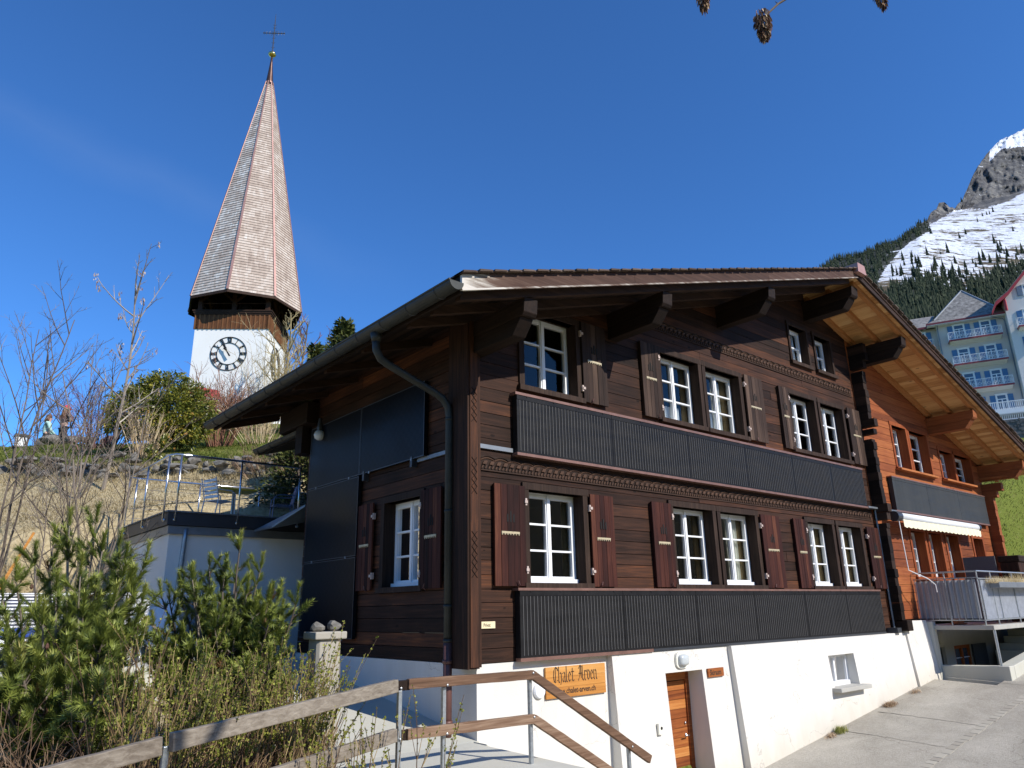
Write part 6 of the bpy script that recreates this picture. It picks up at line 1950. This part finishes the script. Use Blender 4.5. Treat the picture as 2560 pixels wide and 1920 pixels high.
bare_tree('sapling', "small pale sapling beside the dark conifer behind the roof terrace", gz(722, 1235, 17.0), [((.1, 0, 1), 1.0, .014)], dict(max=2, n=[6, 3], ang=(25, 55), len=.4, up=.05, wob=.12, t0=.3, rmin=.004), 'bark_pale', seed=66)
st_ = MB(); p = gz(30, 1420, 11.5); p.z = .8; st_.tube([p + Vector((-.25, 0, 0)), p + Vector((.22, .1, 1.2))], [.03, .02], 6)
tag(st_.build('wooden_stake', M['sign'], None, offset=tuple(p)), "pale leaning wooden stake on the dry grass at the left edge", "stake")


# evergreen laurel
def leafy(name, label, base, blobs, nleaf, mat, seed, ls=.13, cat="shrub", trunk=True):
    rg = random.Random(seed); root = thing(name, label, cat, base); mb = MB(); st = MB()
    for (c, r3, w) in blobs:
        c = Vector(base) + Vector(c)
        st.tube([Vector(base), Vector(base).lerp(c, .5) + rdir(rg) * .1, c], [.05, .035, .012], 5, .4)
        n = int(nleaf * w); cl = []
        for k in range(max(6, n // 26)):
            d = rdir(rg); d.z = d.z * .85 + .08; s = rg.uniform(.72, 1.05)
            cl.append((c + Vector((d.x * r3[0], d.y * r3[1], d.z * r3[2])) * s, d, rg.random()))
        for k in range(n):
            cc, d, t = rg.choice(cl)
            p = cc + rdir(rg) * rg.random() ** .6 * .2 * max(r3); ax = (d + rdir(rg) * .8).normalized()
            L = ls * rg.uniform(.7, 1.3); s = ax.cross(rdir(rg)).normalized() * L * .2; dn_ = Vector((0, 0, -.2 * L))
            tone = min(1, .25 + .35 * t + .3 * rg.random() + (.22 if p.z - base[2] < 1.2 and rg.random() < .3 else 0))
            mb.quad(p, p + ax * L * .5 + s, p + ax * L + dn_, p + ax * L * .5 - s, tone)
    st.build('stems', M['bark'], root); mb.build('foliage', M[mat], root)
    return root


lb = gz(385, 1150, 23)
leafy('laurel_bush', "large rounded evergreen laurel bush with yellow green leaves on the hill", lb,
      [((0, 0, 1.35), (1.1, 1.1, 1.2), 1.2), ((-.75, .3, 1.2), (.8, .8, .95), .7), ((.7, -.4, 1.35), (.85, .8, 1.1), .8), ((.2, -.2, 2.0), (.8, .8, .7), .6), ((.9, -.7, .9), (.6, .6, .7), .4), ((.3, -.5, .7), (.9, .8, .7), .6), ((-.3, .1, 1.9), (.7, .7, .6), .5)], 3800, 'leaf_laurel', 17)
leafy('laurel_bush', "small bright green leafy bush at the foot of the large laurel", gz(395, 1160, 21.3), [((0, 0, .35), (.35, .35, .4), 1)], 420, 'leaf_laurel', 19, .1)


# ---- pines with needle tufts
def shoot(mb, p, d, L, rg, n=54, nl=.055, w=.0044, tone=0.5):
    d = d.normalized(); s = d.orthogonal().normalized(); u = d.cross(s)
    for k in range(n):
        t = rg.random() ** .8; a = rg.uniform(0, 6.283); rad = s * math.cos(a) + u * math.sin(a)
        q = p + d * (L * t); dirn = (d * rg.uniform(.5, 1.0) + rad * rg.uniform(.5, .95)).normalized() * nl * rg.uniform(.75, 1.2)
        sd_ = dirn.cross(d).normalized() * w
        mb.tri(q - sd_, q + sd_, q + dirn, 1.0 if tone > 1.5 else min(.88, max(0, tone + .35 * t - .15 + rg.uniform(-.12, .12))))


def pine(name, label, base, tips, seed, extra=30, nl=.06, wid=.5, nn=50):
    rg = random.Random(seed); base = Vector(base); root = thing(name, label, "pine", base)
    br, ne, cones = MB(), MB(), []
    tips = [Vector(t) - Vector((0, 0, .14)) for t in tips]
    zs = [t.z for t in tips]; zmax = max(zs)
    allt = [(t, 1) for t in tips]
    for k in range(extra):
        t = rg.choice(tips); f = rg.uniform(.35, .95)
        q = base.lerp(t, f) + Vector((rg.gauss(0, wid * .45), rg.gauss(0, wid * .8), rg.gauss(0, wid * .22)))
        q.z = max(q.z, base.z + .25); allt.append((q, 0))
    for (t, lead) in allt:
        v = t - base; mid = base.lerp(t, .5) + Vector((0, 0, -.12 * v.length)) + rdir(rg) * .08
        N = 9; pts = []
        for k in range(N + 1):
            f = k / N; pts.append(base * (1 - f) ** 2 + mid * 2 * f * (1 - f) + t * f * f + rdir(rg) * .012)
        up_end = (pts[-1] - pts[-2]).normalized().lerp(Vector((0, 0, 1)), .5).normalized()
        br.tube(pts, [lerp(.032 if lead else .02, .007, k / N) for k in range(N + 1)], 5, rg.random(), False)
        tn = rg.uniform(.3, .6)
        shoot(ne, pts[-1] - up_end * .03, up_end, rg.uniform(.17, .25), rg, int(nn * 1.6), nl, tone=tn + .12)
        for k in range(3, N):
            f = k / N
            for m_ in range(3 if f > .45 else 2):
                q = pts[k].lerp(pts[k + 1], rg.random()); ax = (pts[k + 1] - pts[k]).normalized()
                sd_ = (ax.cross(rdir(rg))).normalized(); dd = (sd_ * .95 + ax * .4 + Vector((0, 0, .38))).normalized()
                L = rg.uniform(.06, .22) * (1.15 - .5 * f)
                q2, _ = twig(br, q, dd, L, .008, .005, rg, 2, 3, .15, .08)
                de = (q2[-1] - q2[0]).normalized().lerp(Vector((0, 0, 1)), .16)
                shoot(ne, q2[1], de, rg.uniform(.13, .21), rg, nn, nl, tone=tn if rg.random() > .035 else 2)
                if rg.random() < .5: shoot(ne, q2[0], (de + rdir(rg) * .7), rg.uniform(.07, .12), rg, int(nn * .7), nl * .9, tone=tn - .1)
        if lead and rg.random() < .5:
            c = pts[-2] + rdir(rg) * .04; cones.append(c)
    br.build('branches', M['bark'], root); ne.build('needles', M['needle'], root)
    for c in cones:
        co = MB(); co.lathe(c, [(.004, -.03), (.018, -.012), (.015, .01), (.003, .03)], 6); co.build('cone', M['pinecone'], root)
    return root


LT = [(176, 1279, 7.9), (246, 1277, 7.7), (135, 1330, 8.2), (94, 1362, 8.0), (262, 1340, 7.6), (303, 1338, 8.0), (318, 1366, 7.7), (49, 1415, 7.6), (12, 1462, 7.3), (330, 1435, 7.5), (362, 1472, 7.4), (283, 1480, 7.2), (338, 1528, 7.3), (350, 1588, 7.1), (30, 1560, 7.0), (-40, 1480, 7.2), (210, 1400, 7.3), (150, 1440, 7.1), (215, 1500, 7.0), (110, 1520, 6.9), (260, 1560, 6.8), (170, 1590, 6.7), (60, 1640, 6.7), (280, 1640, 6.7), (10, 1720, 6.6), (120, 1690, 6.5), (225, 1690, 6.5), (-60, 1620, 6.9), (330, 1690, 6.8)]
pb = at(170, 1830, 7.6); pb.z = -.75
pine('mountain_pine', "large bushy dark green mountain pine in the left foreground", pb, [at(*t) for t in LT], 3, 66, .085, .55, 100)
RT_ = [(602, 1342, 8.4), (525, 1386, 8.5), (656, 1390, 8.4), (565, 1392, 8.3), (452, 1434, 8.6), (680, 1466, 8.3), (410, 1460, 8.4), (706, 1526, 8.2), (672, 1540, 8.1), (390, 1525, 8.2), (490, 1470, 8.2), (620, 1450, 8.1), (545, 1500, 8.0), (590, 1560, 7.9), (470, 1570, 7.9), (640, 1590, 7.9), (400, 1600, 7.9), (520, 1620, 7.8), (700, 1600, 8.0), (610, 1660, 7.7), (440, 1680, 7.7), (690, 1680, 7.9), (370, 1560, 8.0)]
pb = at(565, 1800, 8.3); pb.z = -.65
pine('mountain_pine', "mountain pine with upright candle shoots in front of the white garage", pb, [at(*t) for t in RT_], 9, 56, .07, .45, 96)


# ---- conifers near the house and behind the roof
def conifer(name, label, base, h, w, mat, seed, n=2200, ls=.16):
    rg = random.Random(seed); root = thing(name, label, "conifer", base); b = Vector(base); br, ne = MB(), MB()
    br.tube([b - Vector((0, 0, .3)), b + Vector((0, 0, h * .97))], [.02 * h ** .9 + .02, .015], 6)
    for k in range(int(n / 26)):
        t = rg.random() ** .8; z = h * (.12 + .86 * t); a = rg.uniform(0, 6.283); rad = w * (1 - t) ** .7 * rg.uniform(.6, 1.08) + .05
        d = Vector((math.cos(a), math.sin(a), rg.uniform(-.15, .25))); p0 = b + Vector((0, 0, z)); p1 = p0 + d * rad
        br.tube([p0, p1], [.018, .005], 3, .4, False); tn = rg.uniform(.2, .75)
        for m_ in range(26):
            q = p0.lerp(p1, rg.uniform(.35, 1.05)) + rdir(rg) * .1 * w; ax = (d + rdir(rg) * .9 + Vector((0, 0, .3))).normalized(); L = ls * rg.uniform(.6, 1.3)
            s = ax.cross(rdir(rg)).normalized() * L * .22
            ne.quad(q, q + ax * L * .5 + s, q + ax * L, q + ax * L * .5 - s, min(1, max(0, tn + rg.uniform(-.15, .2))))
    br.build('trunk', M['bark'], root); ne.build('foliage', M[mat], root)


conifer('conifer', "dark shaded conifer beside the wall behind the chalet", gz(742, 1240, 18.5), 2.7, 1.0, 'needle_olive', 3, 3800, .13)
conifer('conifer', "olive green conifer crown peeking over the gutter of the chalet roof", gz(850, 1040, 30), 5.1, 1.5, 'needle_olive', 5, 4200, .24)
conifer('conifer', "small olive conifer top between the birch and the gutter", gz(778, 1060, 32), 4.3, .7, 'needle_olive', 6, 1800, .26)
brush('bare_bush', "dark tangled undergrowth in the shade behind the roof terrace", gz(690, 1180, 19.5), 70, .9, 2.4, 'bramble', 33, .5, .01, 4)


# ---- budding shrub, brambles and shoots in the foreground
def budding(name, label, pts, seed, Hr, mat='stem', leaf=True, lean=(.0, .0), ang=.35, r=.0065, leafn=13, hang=0, sub=2):
    rg = random.Random(seed); c = sum((Vector(p) for p in pts), Vector((0, 0, 0))) / len(pts)
    root = thing(name, label, "shrub", c); s_, l_ = MB(), MB()
    for p in pts:
        d = Vector((lean[0] + rg.gauss(0, ang), lean[1] + rg.gauss(0, ang), 1)).normalized(); L = rg.uniform(*Hr)
        P, de = twig(s_, Vector(p) - Vector((0, 0, .05)), d, L, r, r * .45, rg, 7, 4, .07 if not hang else .2, .02 - hang)
        lines = [(P, L)]
        for k in range(sub):
            i = rg.randrange(2, 6); dd = ((P[i + 1] - P[i]).normalized() + rdir(rg) * .5 + Vector((0, 0, .25))).normalized()
            Q, _ = twig(s_, P[i], dd, L * rg.uniform(.25, .5), r * .6, r * .35, rg, 4, 3, .1, .03 - hang); lines.append((Q, L * .4))
        if leaf:
            for (Q, LL) in lines:
                n = len(Q) - 1
                for k in range(int(leafn * (1 if LL == L else .6))):
                    t = rg.uniform(.35, 1.0) ** .6 * n; t = min(t, n - .001); i = min(n - 1, int(t)); q = Q[i].lerp(Q[i + 1], t - i)
                    for m_ in range(rg.choice((1, 2, 3))):
                        a = (rdir(rg) + Vector((0, 0, .6))).normalized(); l2 = rg.uniform(.01, .028); sd_ = a.cross(rdir(rg)).normalized() * l2 * .45
                        l_.quad(q, q + a * l2 * .5 + sd_, q + a * l2, q + a * l2 * .5 - sd_, rg.random())
    s_.build('stems', M[mat], root)
    if leaf: l_.build('leaves', M['leaf_bud'], root)
    return root


rg = random.Random(77)
def scatter(n, x0, x1, D0, D1, z):
    out = []
    for k in range(n):
        px = rg.uniform(x0, x1); p = at(px, 1700, rg.uniform(D0, D1)); out.append((p.x, p.y, z + rg.uniform(-.08, .08)))
    return out


def behind_rail(n, x0, x1, d0, d1, z):
    out = []
    for k in range(n):
        px = rg.uniform(x0, x1); p = at(px, 1700, 5.7 + (px - 416) * .0026 + rg.uniform(d0, d1)); out.append((p.x, p.y, z + rg.uniform(-.08, .08)))
    return out


budding('budding_shrub', "dense shrub of upright tan stems with tiny yellow green leaves behind the handrail", behind_rail(330, 400, 800, .3, 1.5, -.82), 5, (.5, 1.3), lean=(.12, .0), ang=.22, leafn=17, r=.0052)
budding('budding_shrub', "loose leafy shoots between the big pine and the dense tan shrub", scatter(42, 240, 440, 6.0, 7.0, -.8), 6, (.6, 1.5), lean=(.05, 0), ang=.28, leafn=16)
budding('budding_shrub', "thin green budding shoots in front of the granite pillar and path", [(-2.9 + rg.uniform(-.5, .9), -1.95 + rg.uniform(-.35, .3) - .1, -.95) for k in range(22)], 8, (.6, 1.1), lean=(.1, 0), ang=.2, leafn=14)
budding('bramble_tangle', "rust brown tangle of dead brambles at the lower left edge", scatter(420, -80, 360, 5.3, 6.8, -.8), 9, (.4, 1.0), 'bramble', False, ang=1.0, hang=.12, r=.0052, sub=4)
budding('bramble_tangle', "brown woody undergrowth at the foot of the tan shrub", behind_rail(420, 330, 800, .25, 1.3, -.85), 10, (.3, .8), 'bramble', False, ang=.6, hang=.04, r=.006, sub=4)
# weeds along the wall foot
def weeds(x, label, mat, n, h, seed):
    rg = random.Random(seed); mb = MB(); y0 = -.42
    for k in range(n):
        xx = x + rg.gauss(0, .09); yy = y0 - .03 + rg.gauss(0, .045); z = road_z(xx, yy) + .002; a = rdir(rg); l = Vector((a.x * .05, a.y * .05, h * rg.uniform(.4, 1)))
        mb.tri((xx - .008, yy, z), (xx + .008, yy, z), Vector((xx, yy, z)) + l, rg.random())
    tag(mb.build('weed', M[mat], None, offset=(x, y0, road_z(x, y0))), label, "weed")


weeds(8.15, "small grey green weed growing at the foot of the white wall", 'blade_green', 260, .12, 1)
weeds(7.8, "low reddish dry weed beside the green one at the wall foot", 'leaf_dry', 130, .06, 2)
weeds(10.35, "clump of dry brown leaves at the foot of the white wall under the cellar window", 'leaf_dry', 380, .09, 3)
weeds(11.6, "tiny dry tuft in the crack of the wall near the concrete pier", 'leaf_dry', 80, .09, 4)

# ---- grass blades
def blades(name, label, n, region, mat, h, seed, w=.012):
    rg = random.Random(seed); mb = MB(); k = 0
    while k < n:
        q, D = region(rg); x = CAM_C.x + FWD.x * D + RGT.x * q * D; y = CAM_C.y + FWD.y * D + RGT.y * q * D
        if -2.3 < x < 3 and 6.5 < y < 10.6: k += 1; continue
        if y < 7.2 and x < 18: k += 1; continue
        z = ground_z(x, y) + mnoise.noise(Vector((x * .35, y * .35, 0))) * .12 * smooth(7, 10, y) + mnoise.noise(Vector((x * 1.3, y * 1.3, 3))) * .05 * smooth(7, 10, y)
        a = rdir(rg); l = Vector((a.x * h * .7, a.y * h * .7, h * rg.uniform(.35, 1))); s = Vector((RGT.x, RGT.y, 0)) * w
        p = Vector((x, y, z - .02)); t = min(1, max(0, .5 + mnoise.noise(Vector((x * .8, y * .8, 1))) * .7 + rg.uniform(-.3, .3)))
        mb.tri(p - s, p + s, p + l, t); k += 1
    o = mb.build(name, M[mat], None); tag(o, label, "grass", None, 'stuff')


blades('dry_grass', "straw coloured dry grass on the slope below the stone wall", 42000, lambda r: (r.uniform(-.75, -.3), r.uniform(11.3, 20)), 'blade_dry', .1, 3)
blades('dry_tussocks', "pale dry tussock grass growing between the stones of the hillside wall", 7000, lambda r: (r.uniform(-.75, -.25), r.uniform(19.5, 20.7)), 'blade_dry', .2, 5, .014)
blades('grass', "green grass on the hill above the stone wall", 34000, lambda r: (r.uniform(-.75, -.28), 20.4 + 14 * r.random() ** 1.5), 'blade_green', .1, 4, .016)

blades('meadow_grass', "green meadow grass on the slope beyond the orange end of the chalet", 26000, lambda r: (r.uniform(.6, .82), r.uniform(28, 62)), 'blade_green', .22, 6, .03)

# ---- dry stone wall and rocks on the hill
dw = MB(); rg = random.Random(15)
for row in range(4):
    px = -60
    while px < 700:
        D = 20.0 + rg.uniform(-.15, .15); w = rg.uniform(.1, .34); p = at(px, 1180, D); z = ground_z(p.x, p.y) - .05 + row * .15 + rg.uniform(-.05, .05)
        if row < 2 or rg.random() < .6: rock(dw, (p.x, p.y, z), (w, w * .7, rg.uniform(.07, .17)), rg.randrange(9999), n=2)
        px += (w * 1.6) / 20 * 1828 * rg.uniform(.75, 1.2)
tag(dw.build('stone_wall', M['stone'], None, offset=tuple(gz(300, 1180, 20))), "low grey dry stone wall running across the hillside", "wall")
sbn = MB()
p = gz(200, 1120, 26.6)
for k in range(4): rock(sbn, (p.x - .9 + k * .55, p.y + .25 - k * .3, p.z + .22), (.42, .3, .22), 40 + k)
tag(sbn.build('stone_bench', M['stone'], None, offset=tuple(p)), "row of flat grey boulders on the ridge beside the two people", "stones")
wp = thing("white_pillar", "short white pillar with a dark cap on the ridge at the far left", "pillar", gz(47, 1130, 27.5))
p = world_loc(wp); mb = MB(); mb.box((p.x - .17, p.y - .17, p.z - .3), (p.x + .17, p.y + .17, p.z + .55)); mb.build('shaft', M['hotel_trim'], wp)
mb = MB(); mb.box((p.x - .24, p.y - .24, p.z + .55), (p.x + .24, p.y + .24, p.z + .62)); mb.build('cap', M['alu_dark'], wp)


# ---- people on the ridge
def skin_body(name, joints, edges, mat, parent):
    me = bpy.data.meshes.new(name); off = world_loc(parent)
    names = list(joints); idx = {n: i for i, n in enumerate(names)}
    me.from_pydata([tuple(Vector(joints[n][0]) - off) for n in names], [(idx[a], idx[b]) for a, b in edges], [])
    o = bpy.data.objects.new(name, me); COL.objects.link(o); o.parent = parent
    sk_ = o.modifiers.new("skin", 'SKIN'); sk_.use_smooth_shade = True
    layer = me.skin_vertices[0].data if me.skin_vertices else None
    if layer is None:
        bm = bmesh.new(); bm.from_mesh(me); bm.verts.layers.skin.verify(); bm.to_mesh(me); bm.free(); layer = me.skin_vertices[0].data
    for i, n in enumerate(names):
        r = joints[n][1]; layer[i].radius = (r if isinstance(r, tuple) else (r, r)); layer[i].use_root = (i == 0)
    ss = o.modifiers.new("sub", 'SUBSURF'); ss.levels = 1; ss.render_levels = 2
    me.materials.append(mat)
    return o


def person(base, yaw, label, sit=False, hair='hair', top='cloth_dark', legs='cloth_grey', cap=True):
    root = thing("person", label, "person", base); Rm = Matrix.Rotation(yaw, 3, 'Z'); o = Vector(base)
    P = lambda a, b, c: o + Rm @ Vector((a, b, c))
    dz = -.42 if sit else 0
    J = {'pelvis': (P(0, 0, .95 + dz), (.13, .1)), 'waist': (P(0, 0, 1.1 + dz), (.12, .09)), 'chest': (P(0, .0, 1.3 + dz), (.15, .1)), 'neckb': (P(0, .01, 1.44 + dz), (.075, .07)), 'neck': (P(0, .02, 1.5 + dz), .05), 'head': (P(0, .03, 1.6 + dz), (.085, .095)), 'crown': (P(0, .02, 1.68 + dz), (.075, .085))}
    E_ = [('pelvis', 'waist'), ('waist', 'chest'), ('chest', 'neckb'), ('neckb', 'neck'), ('neck', 'head'), ('head', 'crown')]
    for s, n in ((-1, 'l'), (1, 'r')):
        J['sh' + n] = (P(s * .18, .0, 1.4 + dz), .062); J['el' + n] = (P(s * .22, .06 if not sit else .1, 1.13 + dz), .045); J['wr' + n] = (P(s * .09, .27, 1.26 + dz if not sit else 1.0 + dz), .032); J['hd' + n] = (P(s * .05, .31, 1.31 + dz if not sit else 1.0 + dz), (.035, .02))
        if sit: J['hp' + n] = (P(s * .09, .02, .9 + dz), .085); J['kn' + n] = (P(s * .11, .42, .93 + dz), .065); J['an' + n] = (P(s * .1, .45, .52 + dz), .045); J['to' + n] = (P(s * .11, .6, .47 + dz), .04)
        else: J['hp' + n] = (P(s * .09, 0, .86), .09); J['kn' + n] = (P(s * .1, .03, .48), .065); J['an' + n] = (P(s * .1, -.01, .08), .045); J['to' + n] = (P(s * .12, .15, .04), .04)
        E_ += [('neckb', 'sh' + n), ('sh' + n, 'el' + n), ('el' + n, 'wr' + n), ('wr' + n, 'hd' + n), ('pelvis', 'hp' + n), ('hp' + n, 'kn' + n), ('kn' + n, 'an' + n), ('an' + n, 'to' + n)]
    body = skin_body('body', J, E_, M['skin'], root)
    # clothes: slightly larger shells following the same joints
    up = {k: (v[0], tuple(x * 1.16 + .006 for x in (v[1] if isinstance(v[1], tuple) else (v[1], v[1])))) for k, v in J.items() if k in ('waist', 'chest', 'neckb', 'shl', 'shr', 'ell', 'elr', 'wrl', 'wrr', 'pelvis')}
    skin_body('jacket', up, [e for e in E_ if e[0] in up and e[1] in up], M[top], root)
    lo_ = {k: (v[0], tuple(x * 1.13 + .006 for x in (v[1] if isinstance(v[1], tuple) else (v[1], v[1])))) for k, v in J.items() if k in ('pelvis', 'hpl', 'hpr', 'knl', 'knr', 'anl', 'anr')}
    skin_body('trousers', lo_, [e for e in E_ if e[0] in lo_ and e[1] in lo_], M[legs], root)
    hm = MB(); hc = P(0, .0, 1.63 + dz)
    for k in range(90):
        a = rg.uniform(math.pi * .0, math.pi * 1.0) + math.pi; c_, s__ = math.cos(a), math.sin(a); L = rg.uniform(.28, .42) if cap else rg.uniform(.12, .24)
        t0 = P(c_ * .085, s__ * .09 + .01, 1.68 + dz); t1 = P(c_ * .105, s__ * .11, 1.58 + dz); t2 = P(c_ * .12 + rg.gauss(0, .015), s__ * .12 + rg.gauss(0, .015), 1.66 - L + dz)
        hm.tube([t0, t1, t2], [.018, .02, .006], 4, rg.random())
    hm.lathe(P(0, .0, 1.66 + dz), [(.105, -.02), (.1, .05), (.07, .1), (.01, .12)], 14); hm.build('hair', M[hair], root, smooth=True)
    fm = MB()
    for s in (-1, 1): fm.lathe(P(s * .033, .117, 1.615 + dz), [(.011, 0), (.004, .006)], 6, axis=tuple(Rm @ Vector((0, 1, 0))))
    fm.tube([P(-.025, .118, 1.555 + dz), P(.025, .118, 1.555 + dz)], .005, 4); fm.build('face_features', M['cloth_dark'], root)
    nm_ = MB(); nm_.tube([P(0, .115, 1.625 + dz), P(0, .145, 1.585 + dz), P(0, .115, 1.578 + dz)], [.008, .014, .008], 5); nm_.build('nose', M['skin'], root, smooth=True)
    if cap:
        cm = MB(); cm.lathe(P(0, .02, 1.69 + dz), [(.115, -.02), (.115, .02), (.095, .08), (.05, .115), (.01, .125)], 16)
        cm.prism([P(-.08, .1, 1.67 + dz), P(.08, .1, 1.67 + dz), P(.05, .2, 1.655 + dz), P(-.05, .2, 1.655 + dz)], (0, 0, .014)); cm.build('cap', M['cap'], root, smooth=False)
        bm_ = MB(); bm_.prism([P(-.04, .335, 1.29 + dz), P(.04, .335, 1.29 + dz), P(.04, .33, 1.42 + dz), P(-.04, .33, 1.42 + dz)], tuple(Rm @ Vector((0, .01, 0))))
        ph = bm_.build('phone', M['black'], None, offset=tuple(P(0, .335, 1.33 + dz))); tag(ph, "black phone held up by the standing person in the red cap", "phone")
    return root


pp = gz(150, 1120, 27.6)
person(pp, R_(-60), "standing person in a red cap and dark clothes holding a phone on the ridge")
pp = gz(108, 1130, 26.9); pp.z -= .02
person(pp, R_(-95), "seated person with brown hair in a mint and dark jacket on the ridge", True, 'hair_brown', 'cloth_mint', 'cloth_dark', False)
p = world_loc([o for o in bpy.data.objects if o.name.startswith('person')][1]); mb = MB(); rock(mb, (p.x, p.y, p.z + .2), (.34, .3, .27), 71); tag(mb.build('boulder', M['stone'], None, offset=tuple(p)), "grey boulder that the person in the mint jacket sits on", "stone")

# ---- ash tree overhead whose drooping twigs hang into the picture
rg = random.Random(21)
ash = thing("ash_tree", "bare ash tree overhead with hanging brown clusters of dry seed keys", "tree", (-2.6, -9.6, -.95))
tm, cm, km = MB(), MB(), MB()
top = Vector((-2.5, -9.2, 4.6)); tm.tube([(-2.6, -9.6, -1.1), (-2.62, -9.5, 1.5), (-2.5, -9.2, 4.6)], [.13, .11, .07], 8)
cl = [at(1751, 40, 3.5), at(1903, 30, 3.6), at(2190, -8, 3.7), at(2005, -18, 3.6)]
def keys(c, n, L, w):
    for k in range(n):
        t = rg.random(); a = rg.uniform(0, 6.283); r = w * math.sin(math.pi * min(1, .25 + .75 * t)) ** .7 * rg.uniform(.5, 1)
        p = c + Vector((math.cos(a) * r, math.sin(a) * r, -L * t)); d = Vector((math.cos(a) * .25, math.sin(a) * .25, -1)).normalized(); l = rg.uniform(.03, .05)
        s = d.cross(rdir(rg)).normalized() * .0058
        km.add([p - s * .4, p + d * l * .45 - s, p + d * l, p + d * l * .45 + s, p + s * .4], [(0, 1, 2, 3, 4)], rg.random() ** .9)
        if k % 3 == 0: cm.tube([c + Vector((0, 0, -L * t * .6)), p], .0012, 3, .2, False)
e1 = at(2010, -30, 3.6); e0 = at(2080, -260, 3.7)
cm.tube([top, Vector((-2.9, -8.2, 5.6)), e0 + Vector((0, 0, .3)), e0], [.06, .04, .025, .018], 6)
cm.tube([e0, at(2050, -120, 3.65), e1, at(1945, 10, 3.6), at(1915, 38, 3.6)], [.016, .011, .009, .007, .006], 6)
cm.tube([e1, cl[3]], [.005, .003], 4); cm.tube([at(1945, 10, 3.6), at(1938, 4, 3.6)], [.005, .002], 4)
cm.tube([e0, at(1850, -160, 3.55), at(1760, -60, 3.5), cl[0] + Vector((0, 0, .1))], [.014, .009, .006, .004], 5)
cm.tube([e0, at(2200, -150, 3.7), cl[2] + Vector((0, 0, .06))], [.012, .007, .004], 5)
cm.tube([top, Vector((-1.6, -9.8, 6.5)), Vector((-1.2, -10.3, 7.6))], [.06, .04, .02], 6)
keys(at(1751, -60, 3.5), 300, .25, .046); keys(cl[1], 420, .2, .05); keys(at(2190, -70, 3.7), 280, .28, .046); keys(at(2008, -45, 3.6), 40, .07, .025)
tm.build('trunk', M['bark'], ash); cm.build('branches', M['bark'], ash); km.build('seed_clusters', M['keys'], ash)
